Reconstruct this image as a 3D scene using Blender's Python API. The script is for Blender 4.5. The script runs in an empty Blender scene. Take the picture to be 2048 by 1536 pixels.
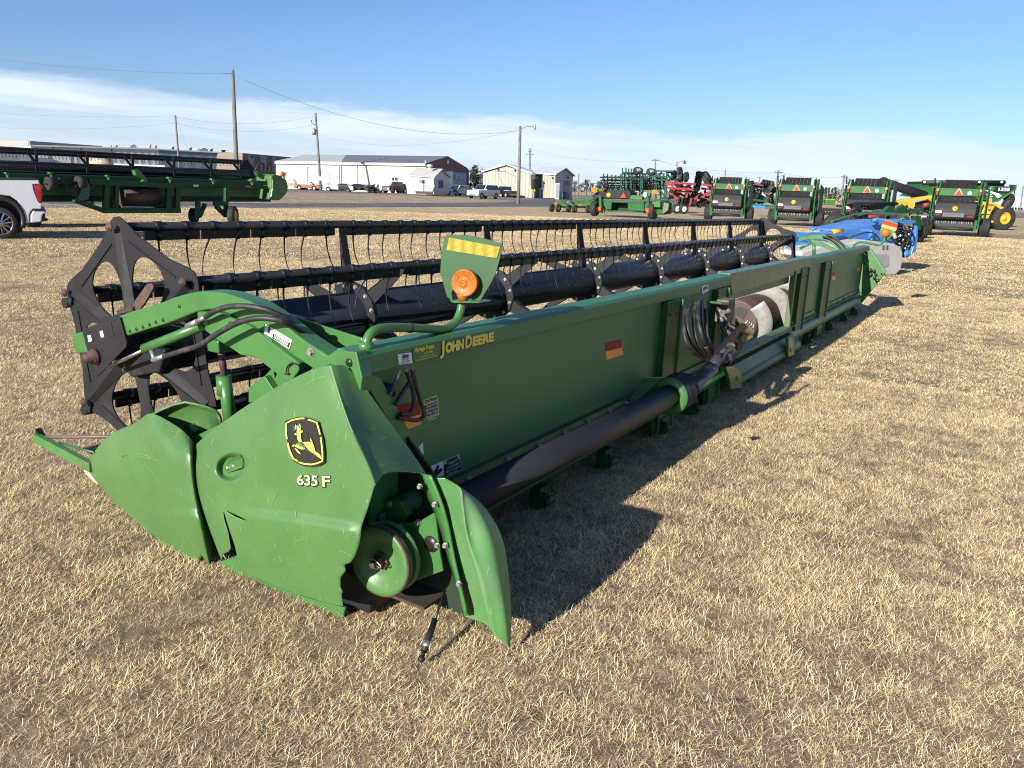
import bpy, bmesh, math, random
from mathutils import Vector, Matrix, noise
random.seed(7)
SC = bpy.context.scene
COL = SC.collection
PI = math.pi
rad = math.radians
# ---------------------------------------------------------------- camera geometry (world: X = long axis of the green header)
F_PX, PITCH, ROLL, YAW, TILT = 1558.5, .2463, .036, .5566, .009
CAM = Vector((0, 0, 1.5))
_cp, _sp, _cr, _sr = math.cos(PITCH), math.sin(PITCH), math.cos(ROLL), math.sin(ROLL)
_M = Matrix(((_cr, -_sr, 0), (_sr, _cr, 0), (0, 0, 1))) @ Matrix(((1, 0, 0), (0, -_sp, -_cp), (0, _cp, -_sp)))
_W = Matrix(((math.sin(YAW), math.cos(YAW), 0), (-math.cos(YAW), math.sin(YAW), 0), (0, 0, 1)))
CW = _W @ _M.transposed()            # camera (x right, y down, z forward) -> world
RH = Matrix.Rotation(TILT, 3, 'Y')   # header frame -> world
CH = RH.transposed() @ CW
def _r(px, py, m): return m @ Vector(((px - 1024) / F_PX, (py - 768) / F_PX, 1))
def A(px, py, X=None, Y=None, Z=None):
    "point of the header frame that lies on a plane of that frame"
    r = _r(px, py, CH)
    k = X / r.x if X is not None else Y / r.y if Y is not None else (Z - 1.5) / r.z
    return r * k + CAM
def g(x):                            # gentle fall of the lot along the header
    x = min(max(x, -2), 15)
    return -.009 * x
GZ = g(15)
def G(px, py, z=GZ):                 # point on the far ground
    r = _r(px, py, CW); return r * ((z - 1.5) / r.z) + CAM
def D(px, py, depth):                # point at a depth along the optical axis
    return _r(px, py, CW) * depth + CAM
def DH(px, py, dist):                # point at a horizontal distance
    r = _r(px, py, CW); return r * (dist / math.hypot(r.x, r.y)) + CAM
def depth_at(px, py): return (G(px, py) - CAM).dot(CW.col[2])
VR = Vector((CW.col[0].x, CW.col[0].y, 0)).normalized()      # camera right, horizontal
VF = Vector((-VR.y, VR.x, 0))                                  # camera forward, horizontal
HEAD = math.atan2(VR.y, VR.x)
# ---------------------------------------------------------------- mesh helpers
class MB:
    def __init__(s): s.v = []; s.f = []; s.sm = []
    def add(s, vs, fs, smooth=False):
        b = len(s.v); s.v += [Vector(v) for v in vs]
        s.f += [tuple(b + i for i in f) for f in fs]; s.sm += [smooth] * len(fs); return s
    def box(s, c, d, rz=0, m=None):
        c = Vector(c); x, y, z = (k / 2 for k in d)
        vs = [Vector((a * x, b * y, e * z)) for a in (-1, 1) for b in (-1, 1) for e in (-1, 1)]
        R = m if m is not None else Matrix.Rotation(rz, 3, 'Z')
        return s.add([c + R @ v for v in vs], [(0, 1, 3, 2), (4, 6, 7, 5), (0, 4, 5, 1), (2, 3, 7, 6), (0, 2, 6, 4), (1, 5, 7, 3)])
    def beam(s, a, b, w, h, up=(0, 0, 1)):
        a = Vector(a); b = Vector(b); d = (b - a); L = d.length; d.normalize()
        u = Vector(up); sd = d.cross(u)
        if sd.length < 1e-4: sd = d.cross(Vector((1, 0, 0)))
        sd.normalize(); u = sd.cross(d)
        m = Matrix((d, sd, u)).transposed()
        return s.box((a + b) / 2, (L, w, h), m=m)
    def tube(s, path, r, n=10, caps=True, closed=False):
        path = [Vector(p) for p in path]; k = len(path)
        rs = r if isinstance(r, (list, tuple)) else [r] * k
        t0 = None; rings = []; u = None
        for i in range(k):
            a = path[max(i - 1, 0)]; b = path[min(i + 1, k - 1)]
            t = (b - a)
            if t.length < 1e-9: t = Vector((0, 0, 1))
            t.normalize()
            if u is None:
                u = t.cross(Vector((0, 0, 1)))
                if u.length < 1e-3: u = t.cross(Vector((1, 0, 0)))
            u = (u - t * u.dot(t)).normalized(); w = t.cross(u)
            rings.append([path[i] + (u * math.cos(2 * PI * j / n) + w * math.sin(2 * PI * j / n)) * rs[i] for j in range(n)])
        vs = [p for q in rings for p in q]; fs = []
        for i in range(k - 1):
            for j in range(n):
                fs.append((i * n + j, i * n + (j + 1) % n, (i + 1) * n + (j + 1) % n, (i + 1) * n + j))
        s.add(vs, fs, True)
        if caps:
            b = len(s.v) - len(vs)
            s.f += [tuple(b + j for j in reversed(range(n))), tuple(b + (k - 1) * n + j for j in range(n))]; s.sm += [False, False]
        return s
    def lathe(s, c, axis, prof, n=32, smooth=True):
        "prof: (along axis, radius)"
        c = Vector(c); ax = Vector(axis).normalized()
        u = ax.cross(Vector((0, 0, 1)))
        if u.length < 1e-3: u = ax.cross(Vector((1, 0, 0)))
        u.normalize(); w = ax.cross(u)
        vs = []; fs = []
        for a, r in prof:
            for j in range(n): vs.append(c + ax * a + (u * math.cos(2 * PI * j / n) + w * math.sin(2 * PI * j / n)) * max(r, 1e-4))
        for i in range(len(prof) - 1):
            for j in range(n): fs.append((i * n + j, (i + 1) * n + j, (i + 1) * n + (j + 1) % n, i * n + (j + 1) % n))
        return s.add(vs, fs, smooth)
    def prism(s, poly, off):
        "closed polygon of 3D points pushed along off"
        n = len(poly); off = Vector(off); P = [Vector(p) for p in poly]
        fs = [tuple(range(n)), tuple(reversed(range(n, 2 * n)))]
        fs += [(i, n + i, n + (i + 1) % n, (i + 1) % n) for i in range(n)]
        return s.add(P + [p + off for p in P], fs)
    def grid(s, rows, smooth=True, skip=None):
        m = len(rows[0]); vs = [p for r in rows for p in r]; fs = []
        for i in range(len(rows) - 1):
            for j in range(m - 1):
                if skip and skip(i, j): continue
                fs.append((i * m + j, i * m + j + 1, (i + 1) * m + j + 1, (i + 1) * m + j))
        return s.add(vs, fs, smooth)
    def ball(s, c, r, n=10, sz=1):
        return s.lathe(Vector(c), (0, 0, 1), [(-r * sz * math.cos(PI * i / n), r * math.sin(PI * i / n)) for i in range(n + 1)], 2 * n)
    def bolt(s, c, ax, r=.011, h=.012):
        s.lathe(c, ax, [(0, r * 1.5), (h * .25, r * 1.5), (h * .25, r), (h, r), (h, .0)], 6, False); return s
    def xf(s, m, a=0):
        for i in range(a, len(s.v)): s.v[i] = m @ s.v[i]
        return s
    def merge(s, o):
        b = len(s.v); s.v += o.v; s.f += [tuple(b + i for i in f) for f in o.f]; s.sm += o.sm; return s

def link(o, parent=None):
    COL.objects.link(o)
    if parent is not None: o.parent = parent
    return o
def bake(name, mb, mat, parent=None, off=(0, 0, 0), bevel=0, solid=0, sub=0, rim=None, merge=0, seg=2):
    me = bpy.data.meshes.new(name); off = Vector(off)
    me.from_pydata([v - off for v in mb.v], [], mb.f); me.update()
    bm = bmesh.new(); bm.from_mesh(me)
    if merge: bmesh.ops.remove_doubles(bm, verts=bm.verts, dist=merge)
    bmesh.ops.recalc_face_normals(bm, faces=bm.faces)
    bm.to_mesh(me); bm.free()
    if len(me.polygons) == len(mb.sm): me.polygons.foreach_set('use_smooth', mb.sm)
    elif any(mb.sm): me.polygons.foreach_set('use_smooth', [True] * len(me.polygons))
    for m in (mat if isinstance(mat, (list, tuple)) else [mat]): me.materials.append(m)
    o = link(bpy.data.objects.new(name, me), parent)
    if sub: 
        m = o.modifiers.new('s', 'SUBSURF'); m.levels = m.render_levels = sub
    if solid:
        m = o.modifiers.new('t', 'SOLIDIFY'); m.thickness = solid; m.offset = -1
        if rim is not None: m.material_offset_rim = rim
    if bevel:
        m = o.modifiers.new('b', 'BEVEL'); m.width = bevel; m.segments = seg; m.limit_method = 'ANGLE'; m.angle_limit = rad(40)
    return o
def plate_mesh(outer, holes=(), th=.01, offset=0.0):
    "2D polygon with holes, extruded in z"
    c = bpy.data.curves.new('c', 'CURVE'); c.dimensions = '2D'; c.fill_mode = 'BOTH'; c.extrude = th / 2
    for poly in [outer] + list(holes):
        sp = c.splines.new('POLY'); sp.points.add(len(poly) - 1)
        for i, p in enumerate(poly): sp.points[i].co = (p[0], p[1], 0, 1)
        sp.use_cyclic_u = True
    o = bpy.data.objects.new('c', c); COL.objects.link(o)
    dg = bpy.context.evaluated_depsgraph_get(); me = bpy.data.meshes.new_from_object(o.evaluated_get(dg))
    vs = [v.co.copy() for v in me.vertices]; fs = [tuple(p.vertices) for p in me.polygons]
    bpy.data.objects.remove(o); bpy.data.curves.remove(c); bpy.data.meshes.remove(me)
    return MB().add(vs, fs)
def text_mesh(txt, size=1, bold=0, th=.0, width=None):
    c = bpy.data.curves.new('t', 'FONT'); c.body = txt; c.size = size; c.offset = bold; c.extrude = th; c.resolution_u = 4
    c.align_x = 'CENTER'; c.align_y = 'CENTER'; c.space_line = .9
    o = bpy.data.objects.new('t', c); COL.objects.link(o)
    dg = bpy.context.evaluated_depsgraph_get(); me = bpy.data.meshes.new_from_object(o.evaluated_get(dg))
    mb = MB().add([v.co.copy() for v in me.vertices], [tuple(p.vertices) for p in me.polygons])
    bpy.data.objects.remove(o); bpy.data.curves.remove(c); bpy.data.meshes.remove(me)
    if width:
        xs = [v.x for v in mb.v]; k = width / (max(xs) - min(xs)); m = (max(xs) + min(xs)) / 2
        for v in mb.v: v.x = (v.x - m) * k
    return mb
def on_plane(mb, c, ex, ey):
    c = Vector(c); ex = Vector(ex).normalized(); ey = Vector(ey).normalized(); ez = ex.cross(ey)
    return mb.xf(Matrix(((ex.x, ey.x, ez.x, c.x), (ex.y, ey.y, ez.y, c.y), (ex.z, ey.z, ez.z, c.z), (0, 0, 0, 1))))
def tag(o, label=None, cat=None, group=None, kind=None):
    if label: o['label'] = label
    if cat: o['category'] = cat
    if group: o['group'] = group
    if kind: o['kind'] = kind
    return o
def thing(name, label, cat, loc=(0, 0, 0), rz=0, group=None):
    o = link(bpy.data.objects.new(name, None)); o.location = loc; o.rotation_euler = (0, 0, rz); o.empty_display_size = .2
    return tag(o, label, cat, group)
def copy_tree(o, loc, rz, label=None, parent=None):
    c = o.copy(); COL.objects.link(c)
    if parent is None:
        c.location = loc; c.rotation_euler = (0, 0, rz); c['label'] = label
    else: c.parent = parent
    for ch in list(o.children): copy_tree(ch, None, None, None, c)
    return c
# ---------------------------------------------------------------- materials
def mat(name, col, rough=.5, metal=0, var=.12, vs=3, dirt=None, dn=.5, ds=6, bump=0, bs=60, spec=.5, coat=0, emis=None, scr=0, alpha=None, coords='Object'):
    m = bpy.data.materials.new(name); m.use_nodes = True; nt = m.node_tree; N = nt.nodes; L = nt.links
    b = N['Principled BSDF']; b.inputs['Roughness'].default_value = rough; b.inputs['Metallic'].default_value = metal
    b.inputs['Specular IOR Level'].default_value = spec; b.inputs['Coat Weight'].default_value = coat
    tc = N.new('ShaderNodeTexCoord'); src = tc.outputs[coords]
    def nz(scale, detail=4, rg=.6):
        n = N.new('ShaderNodeTexNoise'); n.inputs['Scale'].default_value = scale; n.inputs['Detail'].default_value = detail
        n.inputs['Roughness'].default_value = rg; L.new(src, n.inputs['Vector']); return n.outputs['Fac']
    def ramp(f, a, c, lo=(0, 0, 0, 1), hi=(1, 1, 1, 1)):
        r = N.new('ShaderNodeValToRGB'); r.color_ramp.elements[0].position = a; r.color_ramp.elements[1].position = c
        r.color_ramp.elements[0].color = lo; r.color_ramp.elements[1].color = hi; L.new(f, r.inputs['Fac']); return r.outputs['Color']
    def mix(f, a, c):
        x = N.new('ShaderNodeMix'); x.data_type = 'RGBA'
        if isinstance(f, float): x.inputs[0].default_value = f
        else: L.new(f, x.inputs[0])
        for k, q in ((6, a), (7, c)):
            if isinstance(q, tuple): x.inputs[k].default_value = (*q[:3], 1)
            else: L.new(q, x.inputs[k])
        return x.outputs[2]
    c = tuple(col)
    n1 = nz(vs)
    cur = ramp(n1, .3, .7, (*[k * (1 - var) for k in c], 1), (*[min(k * (1 + var), 1) for k in c], 1))
    if dirt:
        n2 = nz(ds, 8, .7); cur = mix(ramp(n2, dn, dn + .18), cur, dirt)
    if scr:
        mp = N.new('ShaderNodeMapping'); mp.inputs['Scale'].default_value = (4, 40, 6); mp.inputs['Rotation'].default_value = (.5, .3, .8); L.new(src, mp.inputs[0])
        v = N.new('ShaderNodeTexNoise'); v.inputs['Scale'].default_value = 3; v.inputs['Detail'].default_value = 6; L.new(mp.outputs[0], v.inputs['Vector'])
        cur = mix(ramp(v.outputs['Fac'], .66, .72), cur, tuple(min(1, k * 1.6 + scr) for k in c))
    L.new(cur, b.inputs['Base Color'])
    rr = N.new('ShaderNodeMapRange'); L.new(nz(vs * 4), rr.inputs['Value'])
    rr.inputs['To Min'].default_value = max(rough - .1, .03); rr.inputs['To Max'].default_value = min(rough + .12, 1); L.new(rr.outputs[0], b.inputs['Roughness'])
    if bump:
        bp = N.new('ShaderNodeBump'); bp.inputs['Strength'].default_value = bump; bp.inputs['Distance'].default_value = .01
        L.new(nz(bs, 6), bp.inputs['Height']); L.new(bp.outputs[0], b.inputs['Normal'])
    if emis: b.inputs['Emission Color'].default_value = (*emis[:3], 1); b.inputs['Emission Strength'].default_value = emis[3]
    return m
GRN = (.04, .14, .032)
M = {}
M['cowl'] = mat('green_plastic', (.07, .158, .045), .4, var=.12, vs=2.5, dirt=(.09, .17, .06), dn=.6, ds=5, scr=.03, bump=.03, bs=14)
M['green'] = mat('green_paint', (.05, .15, .038), .33, var=.12, vs=4, dirt=(.08, .12, .06), dn=.62, ds=7, coat=.1)
M['wallgreen'] = mat('green_panel', (.046, .165, .058), .45, var=.12, vs=1.2, dirt=(.08, .14, .08), dn=.58, ds=1.6, coat=.0, bump=.22, bs=1.6)
M['dgreen'] = mat('dark_green', (.02, .1, .03), .4, dirt=(.06, .07, .04), dn=.6)
M['rgreen'] = mat('worn_green', (.04, .12, .045), .5, dirt=(.12, .07, .045), dn=.5, ds=9)
M['black'] = mat('black_steel', (.015, .0145, .016), .5, spec=.3, var=.25, vs=5, dirt=(.07, .055, .045), dn=.6, ds=5, bump=.05, bs=40)
M['reelblk'] = mat('reel_plate_black', (.017, .016, .017), .55, spec=.25, var=.2, vs=4, dirt=(.04, .033, .028), dn=.58, ds=6, bump=.06, bs=25)
M['bat'] = mat('bat_black', (.012, .012, .014), .3, var=.3, vs=8, dirt=(.06, .04, .028), dn=.62, ds=14)
M['rubber'] = mat('rubber', (.018, .018, .018), .75, dirt=(.07, .06, .05), dn=.55, ds=5, bump=.1, bs=50)
M['hose'] = mat('hose_rubber', (.02, .02, .02), .55, dirt=(.09, .07, .055), dn=.5, ds=12)
M['dusty'] = mat('dusty_hose', (.05, .042, .035), .8, dirt=(.16, .11, .075), dn=.45, ds=18, bump=.3, bs=80)
M['rust'] = mat('rust', (.07, .034, .024), .7, var=.35, vs=20, dirt=(.12, .065, .045), dn=.5, ds=14, bump=.3, bs=60)
M['drumrust'] = mat('auger_drum_rust', (.06, .032, .024), .6, var=.3, vs=6, dirt=(.1, .06, .045), dn=.5, ds=4)
M['flight'] = mat('worn_flight_steel', (.44, .41, .385), .5, metal=.25, var=.12, vs=20, dirt=(.25, .15, .11), dn=.56, ds=16, bump=.15, bs=50)
M['zinc'] = mat('zinc', (.4, .4, .37), .4, metal=.8, var=.15, vs=30)
M['steel'] = mat('polished_steel', (.6, .58, .55), .22, metal=1)
M['yellow'] = mat('decal_yellow', (.75, .66, .09), .45, dirt=(.3, .36, .06), dn=.68, ds=30)
M['paleyel'] = mat('pale_yellow_decal', (.8, .74, .28), .45, var=.04)
M['decblk'] = mat('decal_black', (.018, .016, .014), .4, var=.5, vs=90, dirt=(.06, .06, .03), dn=.6, ds=60)
M['white'] = mat('decal_white', (.72, .72, .7), .5, var=.05)
M['grey'] = mat('grey_text', (.3, .3, .3), .5)
M['redref'] = mat('red_reflector', (.3, .025, .015), .5, var=.1, vs=60, spec=.2)
M['orgref'] = mat('orange_reflector', (.85, .3, .03), .3, var=.1, vs=60)
M['smv'] = mat('slow_vehicle_orange', (.7, .07, .02), .85, var=.06, spec=.05)
M['smvred'] = mat('slow_vehicle_red', (.45, .02, .02), .4, var=.06)
def reflector_yellow():
    m = mat('yellow_reflector', (.5, .4, .05), .25, var=.05); nt = m.node_tree; N = nt.nodes; L = nt.links; b = N['Principled BSDF']
    tc = N.new('ShaderNodeTexCoord'); v = N.new('ShaderNodeTexVoronoi'); v.inputs['Scale'].default_value = 230; v.inputs['Randomness'].default_value = .15
    L.new(tc.outputs['Object'], v.inputs['Vector']); r = N.new('ShaderNodeValToRGB'); L.new(v.outputs['Distance'], r.inputs[0])
    r.color_ramp.elements[0].color = (.5, .42, .09, 1); r.color_ramp.elements[1].color = (.27, .2, .02, 1); r.color_ramp.elements[0].position = .2; r.color_ramp.elements[1].position = .55
    L.new(r.outputs[0], b.inputs['Base Color']); return m
M['yref'] = reflector_yellow()
def amber():
    m = mat('amber_lens', (.42, .115, .003), .5, var=.3, vs=40, spec=.3); b = m.node_tree.nodes['Principled BSDF']; b.inputs['Transmission Weight'].default_value = .15
    b.inputs['Coat Weight'].default_value = .08; b.inputs['Subsurface Weight'].default_value = .0; return m
M['amber'] = amber()
M['tornrim'] = mat('torn_plastic_edge', (.3, .5, .24), .7)

# ---------------------------------------------------------------- camera, sun, sky
cd = bpy.data.cameras.new('camera'); cam = link(bpy.data.objects.new('camera', cd)); SC.camera = cam
cd.sensor_width = 36; cd.lens = F_PX / 2048 * 36; cd.clip_start = .05; cd.clip_end = 4000
mw = Matrix((CW.col[0], -CW.col[1], -CW.col[2])).transposed().to_4x4(); mw.translation = CAM; cam.matrix_world = mw
SUN = Vector((-2.55, .22, 1)).normalized()
sl = bpy.data.lights.new('sun', 'SUN'); sl.energy = 5.0; sl.angle = rad(.55); sl.color = (1, .965, .91)
so = link(bpy.data.objects.new('sun', sl)); so.rotation_euler = SUN.to_track_quat('Z', 'Y').to_euler(); so.location = (0, 0, 30)
w = bpy.data.worlds.new('World'); SC.world = w; w.use_nodes = True; nt = w.node_tree; N = nt.nodes; L = nt.links
bg = N['Background']
sky = N.new('ShaderNodeTexSky'); sky.sky_type = 'NISHITA'; sky.sun_disc = False
sky.sun_elevation = math.asin(SUN.z); sky.sun_rotation = math.atan2(SUN.x, SUN.y); sky.air_density = 1.0; sky.dust_density = .6; sky.ozone_density = 1.6
tc = N.new('ShaderNodeTexCoord'); sp = N.new('ShaderNodeSeparateXYZ'); L.new(tc.outputs['Generated'], sp.inputs[0])
def mth(op, a, b=None, c=None, clamp=False):
    n = N.new('ShaderNodeMath'); n.operation = op; n.use_clamp = clamp
    for i, q in enumerate((a, b, c)):
        if q is None: continue
        if isinstance(q, (int, float)): n.inputs[i].default_value = q
        else: L.new(q, n.inputs[i])
    return n.outputs[0]
# azimuth measured to the left of the view direction
fx, fy = VF.x, VF.y
fwd = mth('ADD', mth('MULTIPLY', sp.outputs[0], fx), mth('MULTIPLY', sp.outputs[1], fy))
rgt = mth('ADD', mth('MULTIPLY', sp.outputs[0], VR.x), mth('MULTIPLY', sp.outputs[1], VR.y))
az = mth('ARCTAN2', rgt, fwd)
hyp = mth('SQRT', mth('ADD', mth('MULTIPLY', sp.outputs[0], sp.outputs[0]), mth('MULTIPLY', sp.outputs[1], sp.outputs[1])))
el = mth('ARCTAN2', sp.outputs[2], hyp)
cv = N.new('ShaderNodeCombineXYZ'); L.new(mth('MULTIPLY', az, 1.0), cv.inputs[0]); L.new(mth('MULTIPLY', el, 4.5), cv.inputs[1])
cn = N.new('ShaderNodeTexNoise'); cn.inputs['Scale'].default_value = 5; cn.inputs['Detail'].default_value = 9; cn.inputs['Roughness'].default_value = .58; L.new(cv.outputs[0], cn.inputs['Vector'])
cn2 = N.new('ShaderNodeTexNoise'); cn2.inputs['Scale'].default_value = 2.2; cn2.inputs['Detail'].default_value = 10; cn2.inputs['Roughness'].default_value = .62; cn2.inputs['Distortion'].default_value = .25
cv2 = N.new('ShaderNodeCombineXYZ'); L.new(mth('MULTIPLY', az, 1.6), cv2.inputs[0]); L.new(mth('ADD', mth('MULTIPLY', el, 16), mth('MULTIPLY', az, .35)), cv2.inputs[1]); cv2.inputs[2].default_value = 3.3
L.new(cv2.outputs[0], cn2.inputs['Vector'])
edge = mth('ADD', mth('SUBTRACT', .084, mth('MULTIPLY', az, .026)), mth('MULTIPLY', mth('SUBTRACT', cn.outputs['Fac'], .5), .075))
cm = N.new('ShaderNodeMapRange'); cm.interpolation_type = 'SMOOTHSTEP'; L.new(mth('SUBTRACT', edge, el), cm.inputs['Value'])
cm.inputs['From Min'].default_value = -.004; cm.inputs['From Max'].default_value = .014
dens = N.new('ShaderNodeMapRange'); L.new(cn2.outputs['Fac'], dens.inputs['Value']); dens.inputs['From Min'].default_value = .38; dens.inputs['From Max'].default_value = .6; dens.inputs['To Min'].default_value = .5; dens.inputs['To Max'].default_value = .98
cl = mth('MULTIPLY', cm.outputs[0], dens.outputs[0])
mx = N.new('ShaderNodeMix'); mx.data_type = 'RGBA'; L.new(cl, mx.inputs[0]); 
SKYK = .077
skm = N.new('ShaderNodeMix'); skm.data_type = 'RGBA'; skm.blend_type = 'MULTIPLY'; skm.inputs[0].default_value = 1; L.new(sky.outputs[0], skm.inputs[6]); skm.inputs[7].default_value = (.66, .82, 1.17, 1)
L.new(skm.outputs[2], mx.inputs[6]); mx.inputs[7].default_value = (6.5, 7.35, 8.6, 1)
L.new(mx.outputs[2], bg.inputs['Color']); bg.inputs['Strength'].default_value = SKYK
SC.view_settings.view_transform = 'Standard'; SC.view_settings.look = 'None'; SC.view_settings.exposure = 0.79; SC.view_settings.gamma = 1
SC.cycles.max_bounces = 6; SC.cycles.transparent_max_bounces = 8
SC.cycles.use_denoising = True; SC.cycles.denoising_prefilter = 'NONE'; SC.cycles.denoising_input_passes = 'RGB_ALBEDO_NORMAL'; SC.cycles.filter_width = 1.1; SC.cycles.sample_clamp_indirect = 1.0; SC.cycles.caustics_reflective = False; SC.cycles.caustics_refractive = False; SC.cycles.blur_glossy = 1.5; SC.cycles.diffuse_bounces = 3; SC.cycles.use_adaptive_sampling = False
# ---------------------------------------------------------------- ground
def ground_mat(name, cols, scale, bump=.4, big=.25, rough=.95, fine=160):
    m = bpy.data.materials.new(name); m.use_nodes = True; nt = m.node_tree; N = nt.nodes; L = nt.links; b = N['Principled BSDF']
    b.inputs['Roughness'].default_value = rough; b.inputs['Specular IOR Level'].default_value = .15
    ge = N.new('ShaderNodeNewGeometry')
    def nz(s, d=5, r=.6, st=None):
        n = N.new('ShaderNodeTexNoise'); n.inputs['Scale'].default_value = s; n.inputs['Detail'].default_value = d; n.inputs['Roughness'].default_value = r
        if st:
            mp = N.new('ShaderNodeMapping'); mp.inputs['Scale'].default_value = st; L.new(ge.outputs['Position'], mp.inputs[0]); L.new(mp.outputs[0], n.inputs['Vector'])
        else: L.new(ge.outputs['Position'], n.inputs['Vector'])
        return n.outputs['Fac']
    r = N.new('ShaderNodeValToRGB'); L.new(nz(scale, 8, .75), r.inputs[0]); e = r.color_ramp.elements
    e[0].position = .36; e[0].color = (*cols[0], 1); e[1].position = .66; e[1].color = (*cols[2], 1); k = e.new(.5); k.color = (*cols[1], 1)
    r2 = N.new('ShaderNodeValToRGB'); L.new(nz(big, 6, .65), r2.inputs[0]); r2.color_ramp.elements[0].position = .35; r2.color_ramp.elements[0].color = (.74, .72, .7, 1); r2.color_ramp.elements[1].position = .6; r2.color_ramp.elements[1].color = (1.06, 1.05, 1.0, 1)
    mu = N.new('ShaderNodeMix'); mu.data_type = 'RGBA'; mu.blend_type = 'MULTIPLY'; mu.inputs[0].default_value = 1; L.new(r.outputs[0], mu.inputs[6]); L.new(r2.outputs[0], mu.inputs[7])
    L.new(mu.outputs[2], b.inputs['Base Color'])
    bp = N.new('ShaderNodeBump'); bp.inputs['Strength'].default_value = bump; bp.inputs['Distance'].default_value = .03; L.new(nz(fine, 6, .7), bp.inputs['Height']); L.new(bp.outputs[0], b.inputs['Normal'])
    return m
M['turf'] = ground_mat('dry_turf', ((.3, .21, .12), (.5, .38, .22), (.62, .49, .3)), 9, .7, .5)
M['asphalt'] = ground_mat('asphalt', ((.11, .11, .115), (.14, .14, .14), (.18, .175, .17)), 2, .2, .3)
M['gravel'] = ground_mat('gravel', ((.16, .13, .1), (.25, .21, .165), (.34, .29, .23)), 1.2, .5, .12)
M['weeds'] = ground_mat('weedy_verge', ((.22, .17, .11), (.4, .31, .2), (.54, .44, .28)), 1.6, .9, .15)
xs = [-400, -200, -100, -50, -20, -8, -2] + [i * .5 for i in range(-3, 31)] + [18, 25, 40, 70, 120, 200, 400, 800, 1500, 2600]
ys = [-2400, -900, -300, -100, -40, -15, -6] + [i for i in range(-4, 13)] + [18, 30, 60, 100, 200, 400, 900, 2400]
gr = MB(); gr.grid([[(x, y, g(x)) for y in ys] for x in xs])
bake('ground', gr, M['turf'])['kind'] = 'structure'
def sheet(name, pix, m, z=.004, kind='structure'):
    return tag(bake(name, MB().add([Vector((p.x, p.y, GZ + z)) for p in (G(*q) for q in pix)], [tuple(range(len(pix)))]), m), kind=kind)
M['thatch'] = ground_mat('dark_thatch', ((.17, .125, .078), (.33, .245, .15), (.48, .37, .23)), 14, .8, .6)
th_ = MB(); nn = 60; th_.grid([[(0 + (VF.x * r_ + VR.x * r_ * s_), (VF.y * r_ + VR.y * r_ * s_), g(VF.x * r_ + VR.x * r_ * s_) + .002) for s_ in [-1 + k * .1 for k in range(21)]] for r_ in [.2 + i * .6 for i in range(78)]])
bake('thatch', th_, M['thatch'])['kind'] = 'structure'
# grass: tiles of blades instanced on points
bm_ = bpy.data.materials.new('dry_grass_blade'); bm_.use_nodes = True; nt = bm_.node_tree; N = nt.nodes; L = nt.links; b = N['Principled BSDF']
b.inputs['Roughness'].default_value = .6; b.inputs['Specular IOR Level'].default_value = .25
at_ = N.new('ShaderNodeAttribute'); at_.attribute_name = 'tint'; at_.attribute_type = 'GEOMETRY'
r = N.new('ShaderNodeValToRGB'); L.new(at_.outputs['Fac'], r.inputs[0]); e = r.color_ramp.elements
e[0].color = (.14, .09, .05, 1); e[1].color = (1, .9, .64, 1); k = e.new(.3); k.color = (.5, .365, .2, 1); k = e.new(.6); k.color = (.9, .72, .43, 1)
ge = N.new('ShaderNodeNewGeometry'); n1 = N.new('ShaderNodeTexNoise'); n1.inputs['Scale'].default_value = 1.1; n1.inputs['Detail'].default_value = 7; n1.inputs['Roughness'].default_value = .72; L.new(ge.outputs['Position'], n1.inputs['Vector'])
r2 = N.new('ShaderNodeValToRGB'); L.new(n1.outputs['Fac'], r2.inputs[0]); r2.color_ramp.elements[0].position = .34; r2.color_ramp.elements[0].color = (.84, .82, .8, 1); r2.color_ramp.elements[1].position = .58; r2.color_ramp.elements[1].color = (1.1, 1.07, 1.02, 1)
mu = N.new('ShaderNodeMix'); mu.data_type = 'RGBA'; mu.blend_type = 'MULTIPLY'; mu.inputs[0].default_value = 1; L.new(r.outputs[0], mu.inputs[6]); L.new(r2.outputs[0], mu.inputs[7]); n3 = N.new('ShaderNodeTexNoise'); n3.inputs['Scale'].default_value = 8; n3.inputs['Detail'].default_value = 5; n3.inputs['Roughness'].default_value = .65; L.new(ge.outputs['Position'], n3.inputs['Vector'])
r3 = N.new('ShaderNodeValToRGB'); L.new(n3.outputs['Fac'], r3.inputs[0]); r3.color_ramp.elements[0].position = .36; r3.color_ramp.elements[0].color = (.8, .77, .74, 1); r3.color_ramp.elements[1].position = .5; r3.color_ramp.elements[1].color = (1.08, 1.05, .98, 1)
m3_ = N.new('ShaderNodeMix'); m3_.data_type = 'RGBA'; m3_.blend_type = 'MULTIPLY'; m3_.inputs[0].default_value = 1; L.new(mu.outputs[2], m3_.inputs[6]); L.new(r3.outputs[0], m3_.inputs[7]); L.new(m3_.outputs[2], b.inputs['Base Color'])
b.inputs['Subsurface Weight'].default_value = 0
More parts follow.
